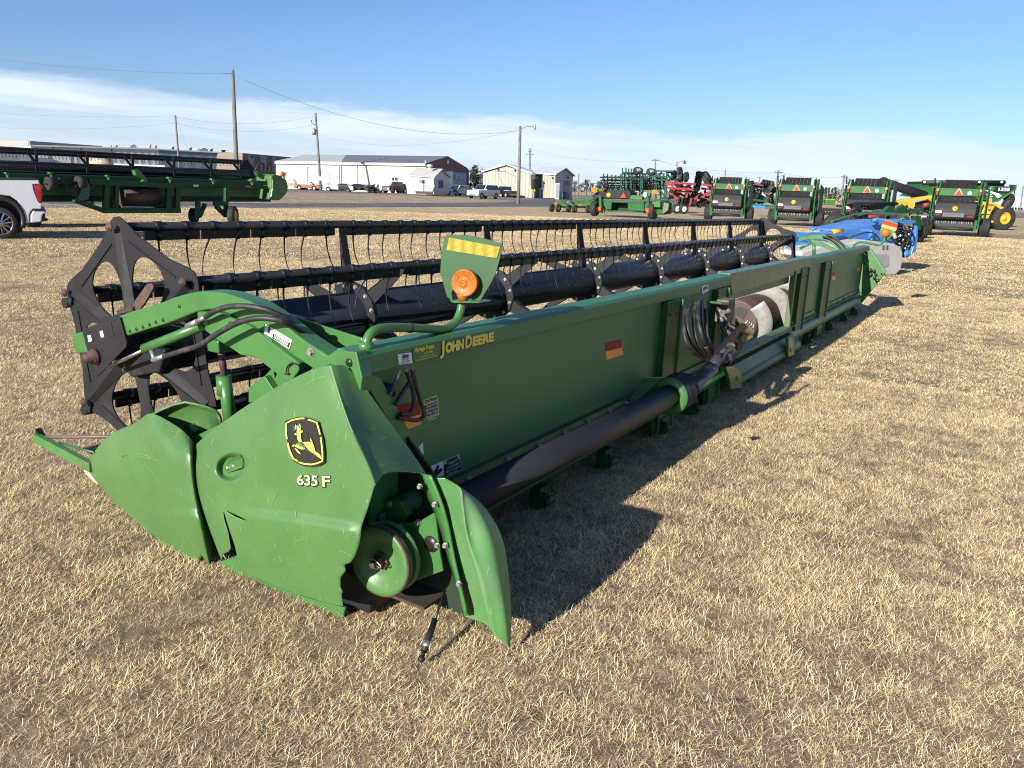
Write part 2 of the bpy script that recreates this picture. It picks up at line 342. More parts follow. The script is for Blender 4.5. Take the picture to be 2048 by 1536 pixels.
def tile(size, n, hl, wd, seed):
    R = random.Random(seed); vs = []; fs = []; tint = []
    for i in range(n):
        x = R.uniform(-.55, .55) * size; y = R.uniform(-.55, .55) * size; a = R.uniform(0, 2 * PI); h = hl * R.uniform(.45, 1.25)
        lay = R.uniform(.7, 1.7); t = R.betavariate(1.3, 1.0)
        dx, dy = math.cos(a), math.sin(a); w_ = wd * R.uniform(.6, 1.2) / 2; px_, py_ = -dy * w_, dx * w_
        p = Vector((x, y, 0)); segs = 3; prev = None; b0 = len(vs); cu = R.uniform(-.3, 1.0); tw = R.uniform(-1.3, 1.3)
        for s_ in range(segs + 1):
            f = s_ / segs; wk = 1 - .75 * f
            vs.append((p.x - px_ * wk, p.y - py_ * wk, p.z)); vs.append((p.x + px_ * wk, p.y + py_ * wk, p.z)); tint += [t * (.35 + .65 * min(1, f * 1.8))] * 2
            ang = lay + cu * f; aa = a + tw * f
            p = p + Vector((math.cos(aa) * math.sin(ang), math.sin(aa) * math.sin(ang), math.cos(ang) * .9 + .02)) * (h / segs)
        for s_ in range(segs): fs.append((b0 + 2 * s_, b0 + 2 * s_ + 1, b0 + 2 * s_ + 3, b0 + 2 * s_ + 2))
    me = bpy.data.meshes.new('grass_tile'); me.from_pydata(vs, [], fs); me.update(); me.materials.append(bm_)
    a_ = me.attributes.new('tint', 'FLOAT', 'POINT'); a_.data.foreach_set('value', tint)
    return me
def scatter(name, tiles, pts):
    me = bpy.data.meshes.new(name); me.from_pydata([p[:3] for p in pts], [], []); o = link(bpy.data.objects.new(name, me)); tag(o, 'short straw coloured dormant grass covering the lot', 'grass', kind='stuff')
    c = bpy.data.collections.new(name + '_tiles')
    for t in tiles: c.objects.link(bpy.data.objects.new('grass_tile', t))
    ng = bpy.data.node_groups.new(name, 'GeometryNodeTree'); ng.interface.new_socket('Geometry', in_out='INPUT', socket_type='NodeSocketGeometry'); ng.interface.new_socket('Geometry', in_out='OUTPUT', socket_type='NodeSocketGeometry')
    n = ng.nodes; l = ng.links; gi = n.new('NodeGroupInput'); go = n.new('NodeGroupOutput'); ip = n.new('GeometryNodeInstanceOnPoints')
    ci = n.new('GeometryNodeCollectionInfo'); ci.inputs[0].default_value = c; ci.inputs['Separate Children'].default_value = True; ci.inputs['Reset Children'].default_value = True
    rv = n.new('FunctionNodeRandomValue'); rv.data_type = 'FLOAT_VECTOR'; rv.inputs[0].default_value = (0, 0, 0); rv.inputs[1].default_value = (0, 0, 6.283)
    rs = n.new('FunctionNodeRandomValue'); rs.data_type = 'FLOAT'; rs.inputs[2].default_value = .7; rs.inputs[3].default_value = 1.35
    ip.inputs['Pick Instance'].default_value = True
    l.new(gi.outputs[0], ip.inputs['Points']); l.new(ci.outputs[0], ip.inputs['Instance']); l.new(rv.outputs[0], ip.inputs['Rotation']); l.new(rs.outputs[1], ip.inputs['Scale']); l.new(ip.outputs[0], go.inputs[0])
    md = o.modifiers.new('scatter', 'NODES'); md.node_group = ng
    return o
def wedge(r0, r1, step, jit):
    pts = []; R = random.Random(3); n = int(r1 / step) + 1
    for i in range(-n, n):
        for j in range(-n, n):
            x = i * step + R.uniform(-jit, jit); y = j * step + R.uniform(-jit, jit); d = math.hypot(x, y)
            if not r0 <= d < r1: continue
            f = x * VF.x + y * VF.y; s_ = abs(x * VR.x + y * VR.y)
            if f < -.5 or s_ > f * .78 + 2.2: continue
            pts.append((x, y, g(x) - .003))
    return pts
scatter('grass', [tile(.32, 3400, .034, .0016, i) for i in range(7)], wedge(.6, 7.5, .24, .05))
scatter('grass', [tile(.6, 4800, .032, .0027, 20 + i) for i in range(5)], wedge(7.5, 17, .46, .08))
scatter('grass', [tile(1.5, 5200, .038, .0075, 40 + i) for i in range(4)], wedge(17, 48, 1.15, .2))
# ---------------------------------------------------------------- the long green grain header (header frame: X along it, Y forward, Z up from the grass)
HO = Vector((7, 2.3, 0))
HB = CAM + RH @ (HO - CAM)
hd = thing('grain_header', 'long green header with black bat reel and torn end shield, nearest machine on the grass', 'grain header', HB)
hd.rotation_euler = (0, TILT, 0)
def hb(name, mb, m, par=hd, **k): return bake(name, mb, m, par, off=HO, **k)
def P(px, py, X): return A(px, py, X=X)
def pl(pts, X, off, mb=None): return (mb or MB()).prism([P(x, y, X) for x, y in pts], off)
def smooth(pts, n=6):
    "Catmull-Rom through 3D points"
    pts = [Vector(p) for p in pts]; out = []
    for i in range(len(pts) - 1):
        p0 = pts[max(i - 1, 0)]; p1 = pts[i]; p2 = pts[i + 1]; p3 = pts[min(i + 2, len(pts) - 1)]
        for k in range(n):
            t = k / n; out.append(.5 * ((2 * p1) + (p2 - p0) * t + (2 * p0 - 5 * p1 + 4 * p2 - p3) * t * t + (3 * p1 - p0 - 3 * p2 + p3) * t ** 3))
    return out + [pts[-1]]
def cr(a, t):
    i = min(int(t), len(a) - 2); f = t - i
    p0 = a[max(i - 1, 0)]; p1 = a[i]; p2 = a[i + 1]; p3 = a[min(i + 2, len(a) - 1)]
    return .5 * ((2 * p1) + (p2 - p0) * f + (2 * p0 - 5 * p1 + 4 * p2 - p3) * f * f + (3 * p1 - p0 - 3 * p2 + p3) * f ** 3)
def patch(cols, nu, nv):
    "cols: list of columns of (px, py, X); returns dense rows of (px, py, X) vectors"
    C_ = [[Vector(p) for p in c] for c in cols]; out = []
    for j in range(nv + 1):
        tv = j / nv * (len(C_[0]) - 1); row = [cr(c, tv) for c in C_]; out.append([cr(row, i / nu * (len(row) - 1)) for i in range(nu + 1)])
    return out
def inpoly(x, y, poly):
    c = False; n = len(poly)
    for i in range(n):
        x1, y1 = poly[i]; x2, y2 = poly[i - 1]
        if (y1 > y) != (y2 > y) and x < (x2 - x1) * (y - y1) / (y2 - y1) + x1: c = not c
    return c
# back wall: sheet panels left and right of the two feeder openings
wall = MB(); YW = 1.79
for x0, x1 in ((1.95, 5.62), (8.02, 12.42)): wall.box(((x0 + x1) / 2, YW, .615), (x1 - x0, .012, .60))
wall.box((6.82, YW + .02, .80), (2.4, .012, .09))
hb('back_panel', wall, M['wallgreen'])
# lower sheet that leans back under the wall, and the floor pan
low = MB(); low.grid([[(x, 1.80, .315) for x in (1.95, 5.8)], [(x, 1.83, .16) for x in (1.95, 5.8)]]); low.grid([[(x, 1.80, .315) for x in (8.0, 12.42)], [(x, 1.83, .16) for x in (8.0, 12.42)]])
hb('lower_panel', low, mat('ground_reflection_green', (.07, .2, .04), .28, var=.1, vs=1, dirt=(.12, .14, .06), dn=.55, ds=2), solid=.006)  # yellowish tint in the colour stands for ground reflected in the sheet
fl = MB(); fl.grid([[(x, y, z) for x in (1.95, 12.6)] for y, z in ((1.83, .17), (2.0, .10), (2.25, .07), (2.6, .09), (3.02, .08), (3.1, .06))])
hb('floor_pan', fl, M['rgreen'], solid=.012)
M['strip'] = mat('strip_green', (.04, .14, .07), .4, dirt=(.1, .13, .08), dn=.6)
for x0, x1 in ((1.98, 4.55), (4.9, 5.6), (8.1, 9.3), (9.75, 12.36)):
    ang = MB(); ang.box(((x0 + x1) / 2, 1.772, .335), (x1 - x0, .012, .05)); ang.box(((x0 + x1) / 2, 1.757, .312), (x1 - x0, .04, .008)); an = hb('bottom_angle_strip', ang, M['strip'], bevel=.002)
for x in (2.52, 2.83, 3.1, 3.36, 3.62, 3.88, 4.12, 4.36, 8.2, 9.9, 10.3, 10.7, 11.1, 11.5, 11.9): hb('bolt', MB().bolt((x, 1.765, .337), (0, -1, 0), .009, .016), M['zinc'])
# top beam with its deeper middle section
tb = MB()
def chan(x0, x1, zb, y=1.755, mb=tb):
    mb.prism([(x0, y, zb), (x0, y, .955), (x0, y + .012, .97), (x0, y + .10, .975), (x0, y + .112, .96), (x0, y + .112, .90), (x0, y + .018, .90), (x0, y + .018, zb)], (x1 - x0, 0, 0))
chan(1.87, 5.93, .893); hb('top_beam', tb, M['wallgreen'], bevel=.003)
tb = MB(); chan(8.75, 12.66, .893, mb=tb); hb('top_beam', tb, M['wallgreen'], bevel=.003)
mb = MB(); mb.prism([(5.86, 1.752, .975), (8.74, 1.752, .975), (8.74, 1.752, .85), (5.99, 1.752, .815), (5.935, 1.752, .88)], (0, .016, 0)); mb.box((7.3, 1.80, .98), (2.86, .1, .012))
hb('feeder_opening_header', mb, mat('mid_beam_green', (.07, .16, .08), .38, var=.1, vs=3, dirt=(.16, .12, .08), dn=.58, ds=5, bump=.03, bs=5), bevel=.003)
# uprights
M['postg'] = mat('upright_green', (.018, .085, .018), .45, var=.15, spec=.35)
def post(x, w=.29, y0=1.742, z0=.03, z1=.89):
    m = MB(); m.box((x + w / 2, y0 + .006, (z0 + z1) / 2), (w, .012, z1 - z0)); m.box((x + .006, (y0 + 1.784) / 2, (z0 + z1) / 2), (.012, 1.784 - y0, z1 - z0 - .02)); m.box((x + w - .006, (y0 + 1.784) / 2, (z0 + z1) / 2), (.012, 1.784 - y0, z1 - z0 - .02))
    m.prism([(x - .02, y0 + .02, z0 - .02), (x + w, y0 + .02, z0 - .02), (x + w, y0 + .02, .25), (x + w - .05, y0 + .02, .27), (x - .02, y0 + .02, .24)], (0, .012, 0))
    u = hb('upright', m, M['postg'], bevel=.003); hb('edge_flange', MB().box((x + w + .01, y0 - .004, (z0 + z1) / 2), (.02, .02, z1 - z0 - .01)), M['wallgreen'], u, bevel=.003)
    for z in (.80, .09): hb('bolt', MB().bolt((x + .06, y0, z), (0, -1, 0), .006, .008), M['decblk'], u); hb('bolt', MB().bolt((x + w - .07, y0, z), (0, -1, 0), .006, .008), M['decblk'], u)
    return u
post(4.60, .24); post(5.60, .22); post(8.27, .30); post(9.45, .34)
mb = MB(); mb.box((8.03, 1.765, .5), (.06, .05, .76)); hb('opening_jamb', mb, mat('jamb', (.04, .13, .03), .5, dirt=(.15, .07, .03), dn=.47, ds=7), bevel=.003)
mb = MB(); mb.box((5.96, 1.86, .66), (.05, .16, .34)); mb.box((5.9, 1.8, .5), (.02, .12, .7)); hb('opening_jamb', mb, M['dgreen'], bevel=.004)
# frame tube, window sill tubes, feet
mb = MB(); mb.tube([(1.98, 1.80, .20), (12.45, 1.80, .20)], .075, 20); ft = hb('frame_tube', mb, M['wallgreen'])
mb = MB(); mb.prism([(5.95, 1.66, .17), (8.02, 1.66, .17), (8.02, 1.70, .26), (5.95, 1.70, .26)], (0, .05, 0)); mb.tube([(5.9, 1.70, .12), (8.2, 1.70, .12)], .055, 14); mb.box((6.95, 1.76, .31), (2.1, .1, .03)); hb('feeder_sill', mb, M['rgreen'], bevel=.004)
M['footg'] = mat('foot_green', (.012, .05, .018), .5, spec=.3)
for x in (3.13, 3.86, 4.7, 5.3, 6.6, 7.4, 9.0, 10.2, 11.2, 12.0):
    m = MB(); m.box((x, 1.76, .07), (.09, .06, .11)); m.box((x - .03, 1.725, .065), (.006, .04, .08)); m.tube([(x - .03, 1.715, .05), (x + .05, 1.715, .05)], .02, 12); hb('foot_bracket', m, M['footg'])
# latch lugs at the opening corners
for X_, pts, hole in ((5.98, [(1452, 735), (1470, 733), (1484, 748), (1484, 776), (1462, 779), (1460, 760)], (1474, 757)), (8.0, [(1577, 675), (1583, 674), (1589, 690), (1589, 710), (1577, 714)], (1582, 700))):
    m = MB().prism([A(x, y, Y=1.62) for x, y in pts], (.0, .03, 0)); lg = hb('latch_lug', m, M['green'], bevel=.004)
    hb('pin_hole', MB().lathe(A(*hole, Y=1.617), (0, 1, 0), [(0, .001), (0, .022), (.006, .022)], 16), M['decblk'], lg)
# auger behind the opening
au = MB(); ay, az_ = 2.17, .38
au.lathe((8.12, ay, az_), (1, 0, 0), [(0, 0), (0, .185), (.0, .2), (.012, .205), (4.3, .205), (4.3, 0)], 40)
ag = hb('auger', au, M['drumrust'])
f = []
for i in range(300):
    x = 7.56 + 4.7 * i / 299; th = (x - 7.66) / .86 * 2 * PI + PI
    f.append([(x + .05 * k, ay + math.cos(th) * (.195 + .14 * k), az_ + math.sin(th) * (.195 + .14 * k)) for k in (0, .5, 1)])
au2 = MB(); au2.lathe((7.62, ay, az_), (1, 0, 0), [(0, .02), (0, .185), (.0, .205), (.5, .205)], 40); hb('drum_end_ring', au2, M['drumrust'], ag)
hb('auger_flight', MB().grid(f), M['flight'], ag, solid=.006)
hb('drum_hatch', MB().prism([(7.612, 2.06, .50), (7.612, 2.16, .52), (7.612, 2.21, .46), (7.612, 2.1, .40)], (.006, 0, 0)), M['decblk'], ag)
for k in range(4): hb('finger', MB().tube([(7.60, 2.03 + .02 * k, .30 + .01 * k), (7.62, 1.99 + .02 * k, .34 + .02 * k), (7.62, 2.0 + .02 * k, .40)], .006, 6), M['steel'], ag)
hb('shroud', MB().box((7.75, 2.55, .45), (4.2, .02, .7)), M['drumrust']) if False else None
# reel ------------------------------------------------------------------
RC = Vector((2.042, 3.266, .766)); RR = .53; PH = .1449; RX1 = 12.62; RS = -.0028
def rz_(x): return RC.z + RS * (x - RC.x)
mb = MB(); mb.tube([(2.10, RC.y, rz_(2.1)), (RX1, RC.y, rz_(RX1))], .135, 36)
reel = hb('reel_tube', mb, mat('reel_tube_black', (.011, .012, .018), .4, var=.1, vs=3, dirt=(.02, .018, .018), dn=.62, ds=3))
def spoke(a): return Vector((0, math.sin(a), math.cos(a)))
def end_plate(x, side):
    def pt(a, r): return (r * math.sin(a), r * math.cos(a))
    out = []
    for k in range(6):
        a = PH + k * PI / 3
        for da, r in ((-.30, .498), (-.10, .556), (-.035, .575), (.035, .575), (.10, .556), (.30, .498)): out.append(pt(a + da, r))
    holes = []
    for k in range(6):
        a = PH + (k + .5) * PI / 3; h = []
        for i in range(28):
            t = 2 * PI * i / 28; u = math.cos(t); v = math.sin(t)
            rr_ = .285 + .14 * (abs(u) ** .9) * (1 if u > 0 else -1); wd_ = .108 + .038 * u
            h.append((math.sin(a) * rr_ + math.cos(a) * v * wd_, math.cos(a) * rr_ - math.sin(a) * v * wd_))
        holes.append(h)
    p = plate_mesh(out, holes, .006)
    on_plane(p, (x, RC.y, rz_(x)), (0, 1, 0), (0, 0, 1))
    ep = hb('reel_end_plate', p, M['reelblk'], reel)
    rb = MB()
    for k in range(6):
        a = PH + k * PI / 3; s_ = spoke(a); t_ = Vector((0, math.cos(a), -math.sin(a)))
        c0 = Vector((x, RC.y, rz_(x)))
        if side < 0: # pressed rib towards the outside
            rb.add([c0 + s_ * .12 + t_ * .045 + Vector((-.004, 0, 0)), c0 + s_ * .52 + t_ * .022 + Vector((-.004, 0, 0)), c0 + s_ * .52 + Vector((-.022, 0, 0)), c0 + s_ * .12 + Vector((-.034, 0, 0)),
                    c0 + s_ * .52 - t_ * .022 + Vector((-.004, 0, 0)), c0 + s_ * .12 - t_ * .045 + Vector((-.004, 0, 0))], [(0, 1, 2, 3), (3, 2, 4, 5), (1, 4, 2), (0, 3, 5)])
        else: rb.beam(c0 + s_ * .12, c0 + s_ * .5, .03, .03, (1, 0, 0))
        m1 = pt(a + .14, .5); m2 = pt(a + PI / 3 - .14, .5)
        rb.beam((x - .005 * 1, RC.y + m1[0] * .93, rz_(x) + m1[1] * .93), (x - .005, RC.y + m2[0] * .93, rz_(x) + m2[1] * .93), .005, .006, (1, 0, 0))
    hb('stiffening_rib', rb, M['reelblk'], ep)
    return ep
ep = end_plate(2.035, -1)
hb('hub_disc', MB().lathe((2.0, RC.y, RC.z), (1, 0, 0), [(0, 0), (0, .11), (.03, .14), (.06, .14)], 32), M['black'], ep)
for k in range(6):
    a = PH + k * PI / 3; c = RC + spoke(a) * RR; hb('pivot_pin', MB().lathe(c + Vector((-.03, 0, 0)), (-1, 0, 0), [(.015, .02), (.02, .02), (.022, .013), (.03, .012), (.031, 0)], 16), M['rust'], ep)
    c2 = c + Vector((-.012, .02, -.055)); 
    if k in (1, 2): hb('crank_end', MB().tube([c2 + Vector((-.02, .02, .0)), c2 + Vector((.06, .02, 0))], .024, 14).beam(c + Vector((-.01, 0, 0)), c2, .04, .02, (1, 0, 0)), M['black'], ep)
for a_ in (.5, 1.6, 2.7, 3.8, 4.9): hb('bolt', MB().bolt(RC + Vector((-.042, 0, 0)) + spoke(a_) * .125, (-1, 0, 0), .01, .01), M['zinc'], ep)
end_plate(12.60, 1)
XS = [3.41, 4.92, 6.42, 7.93, 9.43, 10.9, 12.42]
def spider(x):
    m = MB(); c = Vector((x, RC.y, rz_(x)))
    for k in range(6):
        a = PH + k * PI / 3; s_ = spoke(a); t_ = Vector((0, math.cos(a), -math.sin(a)))
        m.prism([c + s_ * .13 + t_ * .05, c + s_ * .53 + t_ * .022, c + s_ * .55, c + s_ * .53 - t_ * .022, c + s_ * .13 - t_ * .05], (.008, 0, 0))
        m.prism([c + s_ * .15 + t_ * .05, c + s_ * .5 + t_ * .02, c + s_ * .5 + t_ * .02 + Vector((.035, 0, 0)), c + s_ * .15 + t_ * .05 + Vector((.05, 0, 0))], t_ * -.006)
    m.lathe(c - Vector((.012, 0, 0)), (1, 0, 0), [(0, .13), (0, .2), (.03, .2), (.03, .13)], 12, False)
    sp_ = hb('reel_spider', m, M['black'], reel)
    for k in range(12):
        a = PH + k * PI / 6; hb('bolt', MB().bolt(c + spoke(a + .12) * .175 - Vector((.012, 0, 0)), (-1, 0, 0), .009, .01), M['zinc'], sp_)
for x in XS: spider(x)
# bats, tine strips, tines
GEN = Vector((0, 0, 0)); ntine = 0
tine_me = None; rest = MB(); R = random.Random(5); tl = []
def tine_mb():
    m = MB(); p = [(0, -.005, 0), (0, .008, -.05), (0, .012, -.12), (0, -.002, -.19), (0, -.034, -.255)]
    m.tube([(0, 0, .002), (0, .0, -.045)], .011, 8); m.tube(smooth([Vector(q) for q in p], 3), [.0065 - .0004 * i for i in range(13)], 6); return m
tmb = tine_mb()
bats = []
for k in range(6):
    a = PH + k * PI / 3; dv = spoke(a) * RR
    def c(x): return Vector((x, RC.y + dv.y, rz_(x) + dv.z))
    b = MB(); b.tube([c(2.05), c(12.52)], .0205, 14)
    x0 = 2.2
    edges = [2.12] + XS; strips = MB(); clips = b
    for i in range(len(edges) - 1):
        xa, xb = edges[i] + .03, edges[i + 1] - .05; n = 10 if i else 8; st = (xb - xa) / n
        for q in range(n):
            xx = xa + st * (q + .5)
            clips.tube([c(xx - .018), c(xx + .018)], .0255, 12); tl.append((k, xx))
        j = 0
        for s0 in ([0, 2, 4, 6] if n == 8 else [0, 2, 5, 7]):
            s1 = min(([2, 4, 6, 8] if n == 8 else [2, 5, 7, 10])[j], n); j += 1
            u, v_ = c(xa + st * s0 + .006), c(xa + st * s1 - .006)
            strips.prism([u + Vector((0, -.008, -.012)), v_ + Vector((0, -.008, -.012)), v_ + Vector((0, -.004, -.062)), u + Vector((0, -.004, -.062))], (0, .012, 0))
    bat = hb('bat', b, M['bat'], reel); bats.append(bat); hb('tine_strip', strips, M['bat'], bat)['kind'] = 'stuff'
# nearest hundred tines as objects, the rest as one mass
def dist(t): return t[1] + (1.2 if t[0] in (2, 3, 4) else 0)
tl.sort(key=dist)
tine0 = None
for i, (k, x) in enumerate(tl):
    a = PH + k * PI / 3; dv = spoke(a) * RR; c_ = Vector((x, RC.y + dv.y - .002, rz_(x) + dv.z - .02)); tw = R.gauss(0, .07) + (R.random() < .05) * R.uniform(-.5, .5); s_ = R.uniform(.9, 1.04)
    mt = Matrix.Translation(c_ - HO) @ Matrix.Rotation(tw, 4, 'X') @ Matrix.Rotation(tw * .5, 4, 'Y') @ Matrix.Diagonal((1, 1, s_, 1))
    if i < 100:
        if tine0 is None: tine0 = bake('tine', tmb, M['bat'], reel); t = tine0
        else: t = tine0.copy(); COL.objects.link(t)
        t.matrix_local = mt
    else: b0 = len(rest.v); rest.add([mt @ v + HO for v in tmb.v], tmb.f, True)
o = hb('tine', rest, M['bat'], reel); o['kind'] = 'stuff'; 
# date stencil on the tube
t = text_mesh('032023', .06, .001, width=.17); on_plane(t, (2.35, RC.y - .12, .74), (1, 0, .02), (0, .25, 1)); 
ctx = t; 
for v in ctx.v:
    dy, dz = v.y - RC.y, v.z - rz_(v.x); q = .1365 / math.hypot(dy, dz); v.y = RC.y + dy * q; v.z = rz_(v.x) + dz * q
hb('date_stencil', t, M['grey'], reel)
# reel arm, near end -----------------------------------------------------
XA = 1.90
up_ = [(237, 633), (256, 625), (319, 606), (350, 594), (381, 586), (406, 582), (444, 585), (475, 594), (506, 606), (537, 626), (569, 650), (600, 675), (631, 696), (672, 722)]
dn_ = [(640, 745), (628, 739), (569, 700), (537, 675), (491, 647), (459, 629), (428, 619), (397, 623), (375, 631), (334, 647), (294, 659), (253, 672)]
def curve_px(pts, n=4): return [(v.x, v.y) for v in smooth([Vector((x, y, 0)) for x, y in pts], n)]
arm = hb('reel_arm', pl(curve_px(up_) + curve_px(dn_), XA, (.085, 0, 0)), M['green'], bevel=.008, seg=3)
for x, y in ((359, 613), (260, 662), (273, 658), (286, 654), (299, 649), (312, 644), (326, 640)): hb('bolt_hole', MB().lathe(P(x, y, XA - .001), (-1, 0, 0), [(0, .0075), (.0015, .0075), (.0015, 0)], 12), M['decblk'], arm)
hb('bolt', MB().bolt(P(622, 704, XA), (-1, 0, 0), .012, .012), M['zinc'], arm)
hb('arm_end', pl([(142, 669), (166, 663), (178, 705), (152, 707), (147, 700)], XA + .012, (.06, 0, 0)), M['green'], arm, bevel=.006)
hb('arm_gusset', pl([(440, 585), (500, 600), (545, 620), (722, 676), (740, 700), (700, 712), (640, 690), (560, 650)], 2.08, (.012, 0, 0)), M['green'], arm, bevel=.003)
bk = hb('slide_bracket', pl([(164, 663), (166, 659), (232, 633), (239, 635), (253, 686), (252, 694), (246, 700), (196, 752), (191, 753), (187, 747), (187, 735), (178, 715)], XA - .012, (.008, 0, 0)), M['reelblk'], arm, bevel=.002)
hb('slot', pl([(219, 647), (222, 646), (227, 668), (226, 673), (222, 673), (219, 662)], XA - .0135, (.001, 0, 0)), M['decblk'], bk)
for q in ([(175, 671), (181, 670), (184, 682), (177, 684)], [(199, 663), (205, 661), (208, 674), (202, 675)]): hb('white_sticker', pl(q, XA - .0135, (.001, 0, 0)), M['white'], bk)
hb('hub_shaft', MB().lathe(P(193, 713, XA - .012), (-1, 0, 0), [(-.1, .03), (0, .03), (0, .034), (.015, .034), (.017, .028), (.03, .028), (.032, .021), (.055, .021), (.058, 0)], 20), M['rust'], bk)
hb('hub_housing', pl([(200, 637), (238, 627), (262, 640), (275, 690), (330, 700), (318, 745), (260, 755), (240, 720), (200, 690)], 1.97, (.04, 0, 0)), M['black'], arm, bevel=.01)
hb('paddle', pl([(262, 620), (270, 600), (293, 568), (303, 566), (307, 575), (290, 605), (275, 625)], 1.96, (.012, 0, 0)), M['rust'], arm, bevel=.003)
hb('spring', MB().tube([P(236 + .5 * i, 625 - .15 * i, 1.95) + Vector((0, .008 * math.sin(i), .008 * math.cos(i))) for i in range(60)], .003, 5), M['rust'], arm)
lk = hb('lift_link', pl([(394, 623), (440, 626), (500, 652), (597, 726), (597, 742), (583, 762), (573, 764), (512, 716), (480, 710), (466, 700), (437, 682), (402, 656), (394, 640)], XA - .02, (.07, 0, 0)), M['green'], bevel=.006, seg=3)
hb('bolt', MB().bolt(P(412, 643, XA - .02), (-1, 0, 0), .012, .012), M['zinc'], lk)
hb('slot', pl([(456, 646), (460, 643), (472, 651), (470, 654)], XA - .0215, (.001, 0, 0)), M['decblk'], lk)
hb('cable_tie', MB().tube(smooth([P(x, y, XA - .028) for x, y in ((598, 731), (585, 726), (575, 733), (573, 745), (577, 748), (570, 748))], 4), .003, 6), M['decblk'], lk)
cyl = hb('fore_aft_cylinder', MB().tube([P(289, 697, 1.87), P(404, 652, 1.87)], .02, 18), M['green'])
hb('cylinder_rod', MB().tube([P(292, 698, 1.87), P(208, 738, 1.9)], .0085, 12), M['steel'], cyl)
hb('port_elbow', MB().tube([P(302, 697, 1.87), P(308, 715, 1.86), P(309, 718, 1.86)], .01, 10).tube([P(306, 720, 1.85), P(330, 712, 1.85)], .011, 10), M['zinc'], cyl)
hb('end_fitting', MB().tube([P(375, 653, 1.86), P(395, 643, 1.85)], .012, 10).tube([P(392, 644, 1.85), P(412, 634, 1.84)], .009, 10), M['zinc'], cyl)
hs = hb('hydraulic_hose', MB().tube(smooth([P(x, y, X) for x, y, X in ((327, 713, 1.85), (360, 703, 1.83), (400, 690, 1.81), (440, 664, 1.80), (480, 644, 1.80), (520, 636, 1.81), (560, 641, 1.84), (590, 655, 1.9), (620, 672, 1.98), (650, 690, 2.02))], 6), .0105, 10), M['hose'])
hb('hydraulic_hose', MB().tube(smooth([P(x, y, X) for x, y, X in ((411, 634, 1.84), (430, 622, 1.83), (460, 613, 1.83), (500, 613, 1.84), (540, 622, 1.87), (575, 640, 1.92), (605, 662, 2.0))], 6), .0105, 10), M['hose'])
lc = hb('lift_cylinder', MB().tube([P(449, 752, 1.97), P(461, 850, 1.97)], .026, 18).tube([P(447, 750, 1.97), P(450, 790, 1.97)], .03, 18), M['green'])
hb('cylinder_rod', MB().tube([P(441, 694, 1.97), P(449, 756, 1.97)], .014, 12), M['rust'], lc)
hb('rod_clevis', MB().box(P(440, 690, 1.97), (.07, .07, .05)), M['green'], lc, bevel=.006)
sg = pl([(529, 752), (545, 735), (546, 735), (549, 758), (560, 735), (588, 724), (600, 740), (600, 800), (530, 800)], 1.98, (.01, 0, 0)); sg.merge(pl([(497, 775), (529, 752), (560, 800), (497, 805)], 1.95, (.1, 0, 0))); hb('frame_gusset', sg, M['green'], bevel=.002)
hb('end_bracket', pl([(655, 712), (672, 700), (712, 704), (724, 755), (720, 790), (700, 745), (690, 733), (662, 731)], 1.86, (.05, 0, 0)), M['green'], bevel=.004)
hb('bracket_hole', MB().lathe(P(698, 725, 1.858), (-1, 0, 0), [(0, .014), (.002, .014), (.002, 0)], 14), M['decblk'])
wd = hb('warning_decal', pl([(531, 648), (584, 680), (578, 698), (528, 666)], XA - .0015, (.001, 0, 0)), M['white'], arm); hb('decal_field', pl([(547, 666), (580, 686), (577, 695.5), (544, 676)], XA - .003, (.001, 0, 0)), M['decblk'], wd)
hb('decal_heading', pl([(549, 660), (582.5, 680.5), (580.5, 685.5), (547.5, 665)], XA - .003, (.001, 0, 0)), mat('heading_tan', (.55, .45, .28), .5), wd); hb('pictogram', pl([(535, 654), (539, 654), (541, 660), (538, 668), (534, 664), (536, 660)], XA - .003, (.001, 0, 0)), M['decblk'], wd)
for k in range(4): hb('decal_line', pl([(549 - k * .6, 668.3 + k * 2.1), (577 - k * .6, 685 + k * 2.3), (577 - k * .6, 685.8 + k * 2.3), (549 - k * .6, 669.1 + k * 2.1)], XA - .0042, (.001, 0, 0)), M['white'], wd)
# structural end frame, seen as a dark strip beside the shield
hb('end_frame', MB().prism([A(x, y, Y=1.745) for x, y in ((722, 750), (748, 751), (762, 758), (812, 850), (873, 957), (845, 957), (790, 860))], (0, .03, 0)), M['wallgreen'])
hb('inner_wall_sun_block', pl([(726, 752), (873, 957), (925, 985), (975, 1050), (1000, 1180), (1000, 1230), (905, 1235), (680, 1215), (640, 850)], 2.1, (.01, 0, 0)), mat('inner_shade_black', (.008, .022, .01), .7))  # near-black for shade in the torn hole; right part added to block sun
# shields ----------------------------------------------------------------
front = [[(174, 924, 2.03), (174, 928, 2.03), (174, 933, 2.03), (175, 938, 2.03), (177, 943, 2.03)],
         [(215, 873, 1.97), (208, 905, 1.93), (210, 935, 1.91), (214, 965, 1.92), (225, 1003, 1.95)],
         [(271, 845, 1.90), (265, 890, 1.84), (268, 940, 1.82), (275, 990, 1.83), (288, 1064, 1.87)],
         [(303, 827, 1.84), (312, 880, 1.785), (320, 945, 1.77), (330, 1010, 1.775), (345, 1103, 1.82)],
         [(352, 851, 1.83), (352, 905, 1.765), (358, 960, 1.75), (368, 1030, 1.755), (393, 1126, 1.81)],
         [(374, 869, 1.825), (374, 907, 1.765), (381, 970, 1.752), (394, 1040, 1.757), (417, 1135, 1.81)],
         [(384, 880, 1.83), (385, 909, 1.785), (391, 972, 1.775), (405, 1043, 1.78), (424, 1135, 1.83)],
         [(389, 888, 1.88), (391, 912, 1.86), (398, 977, 1.85), (414, 1048, 1.85), (434, 1128, 1.88)]]
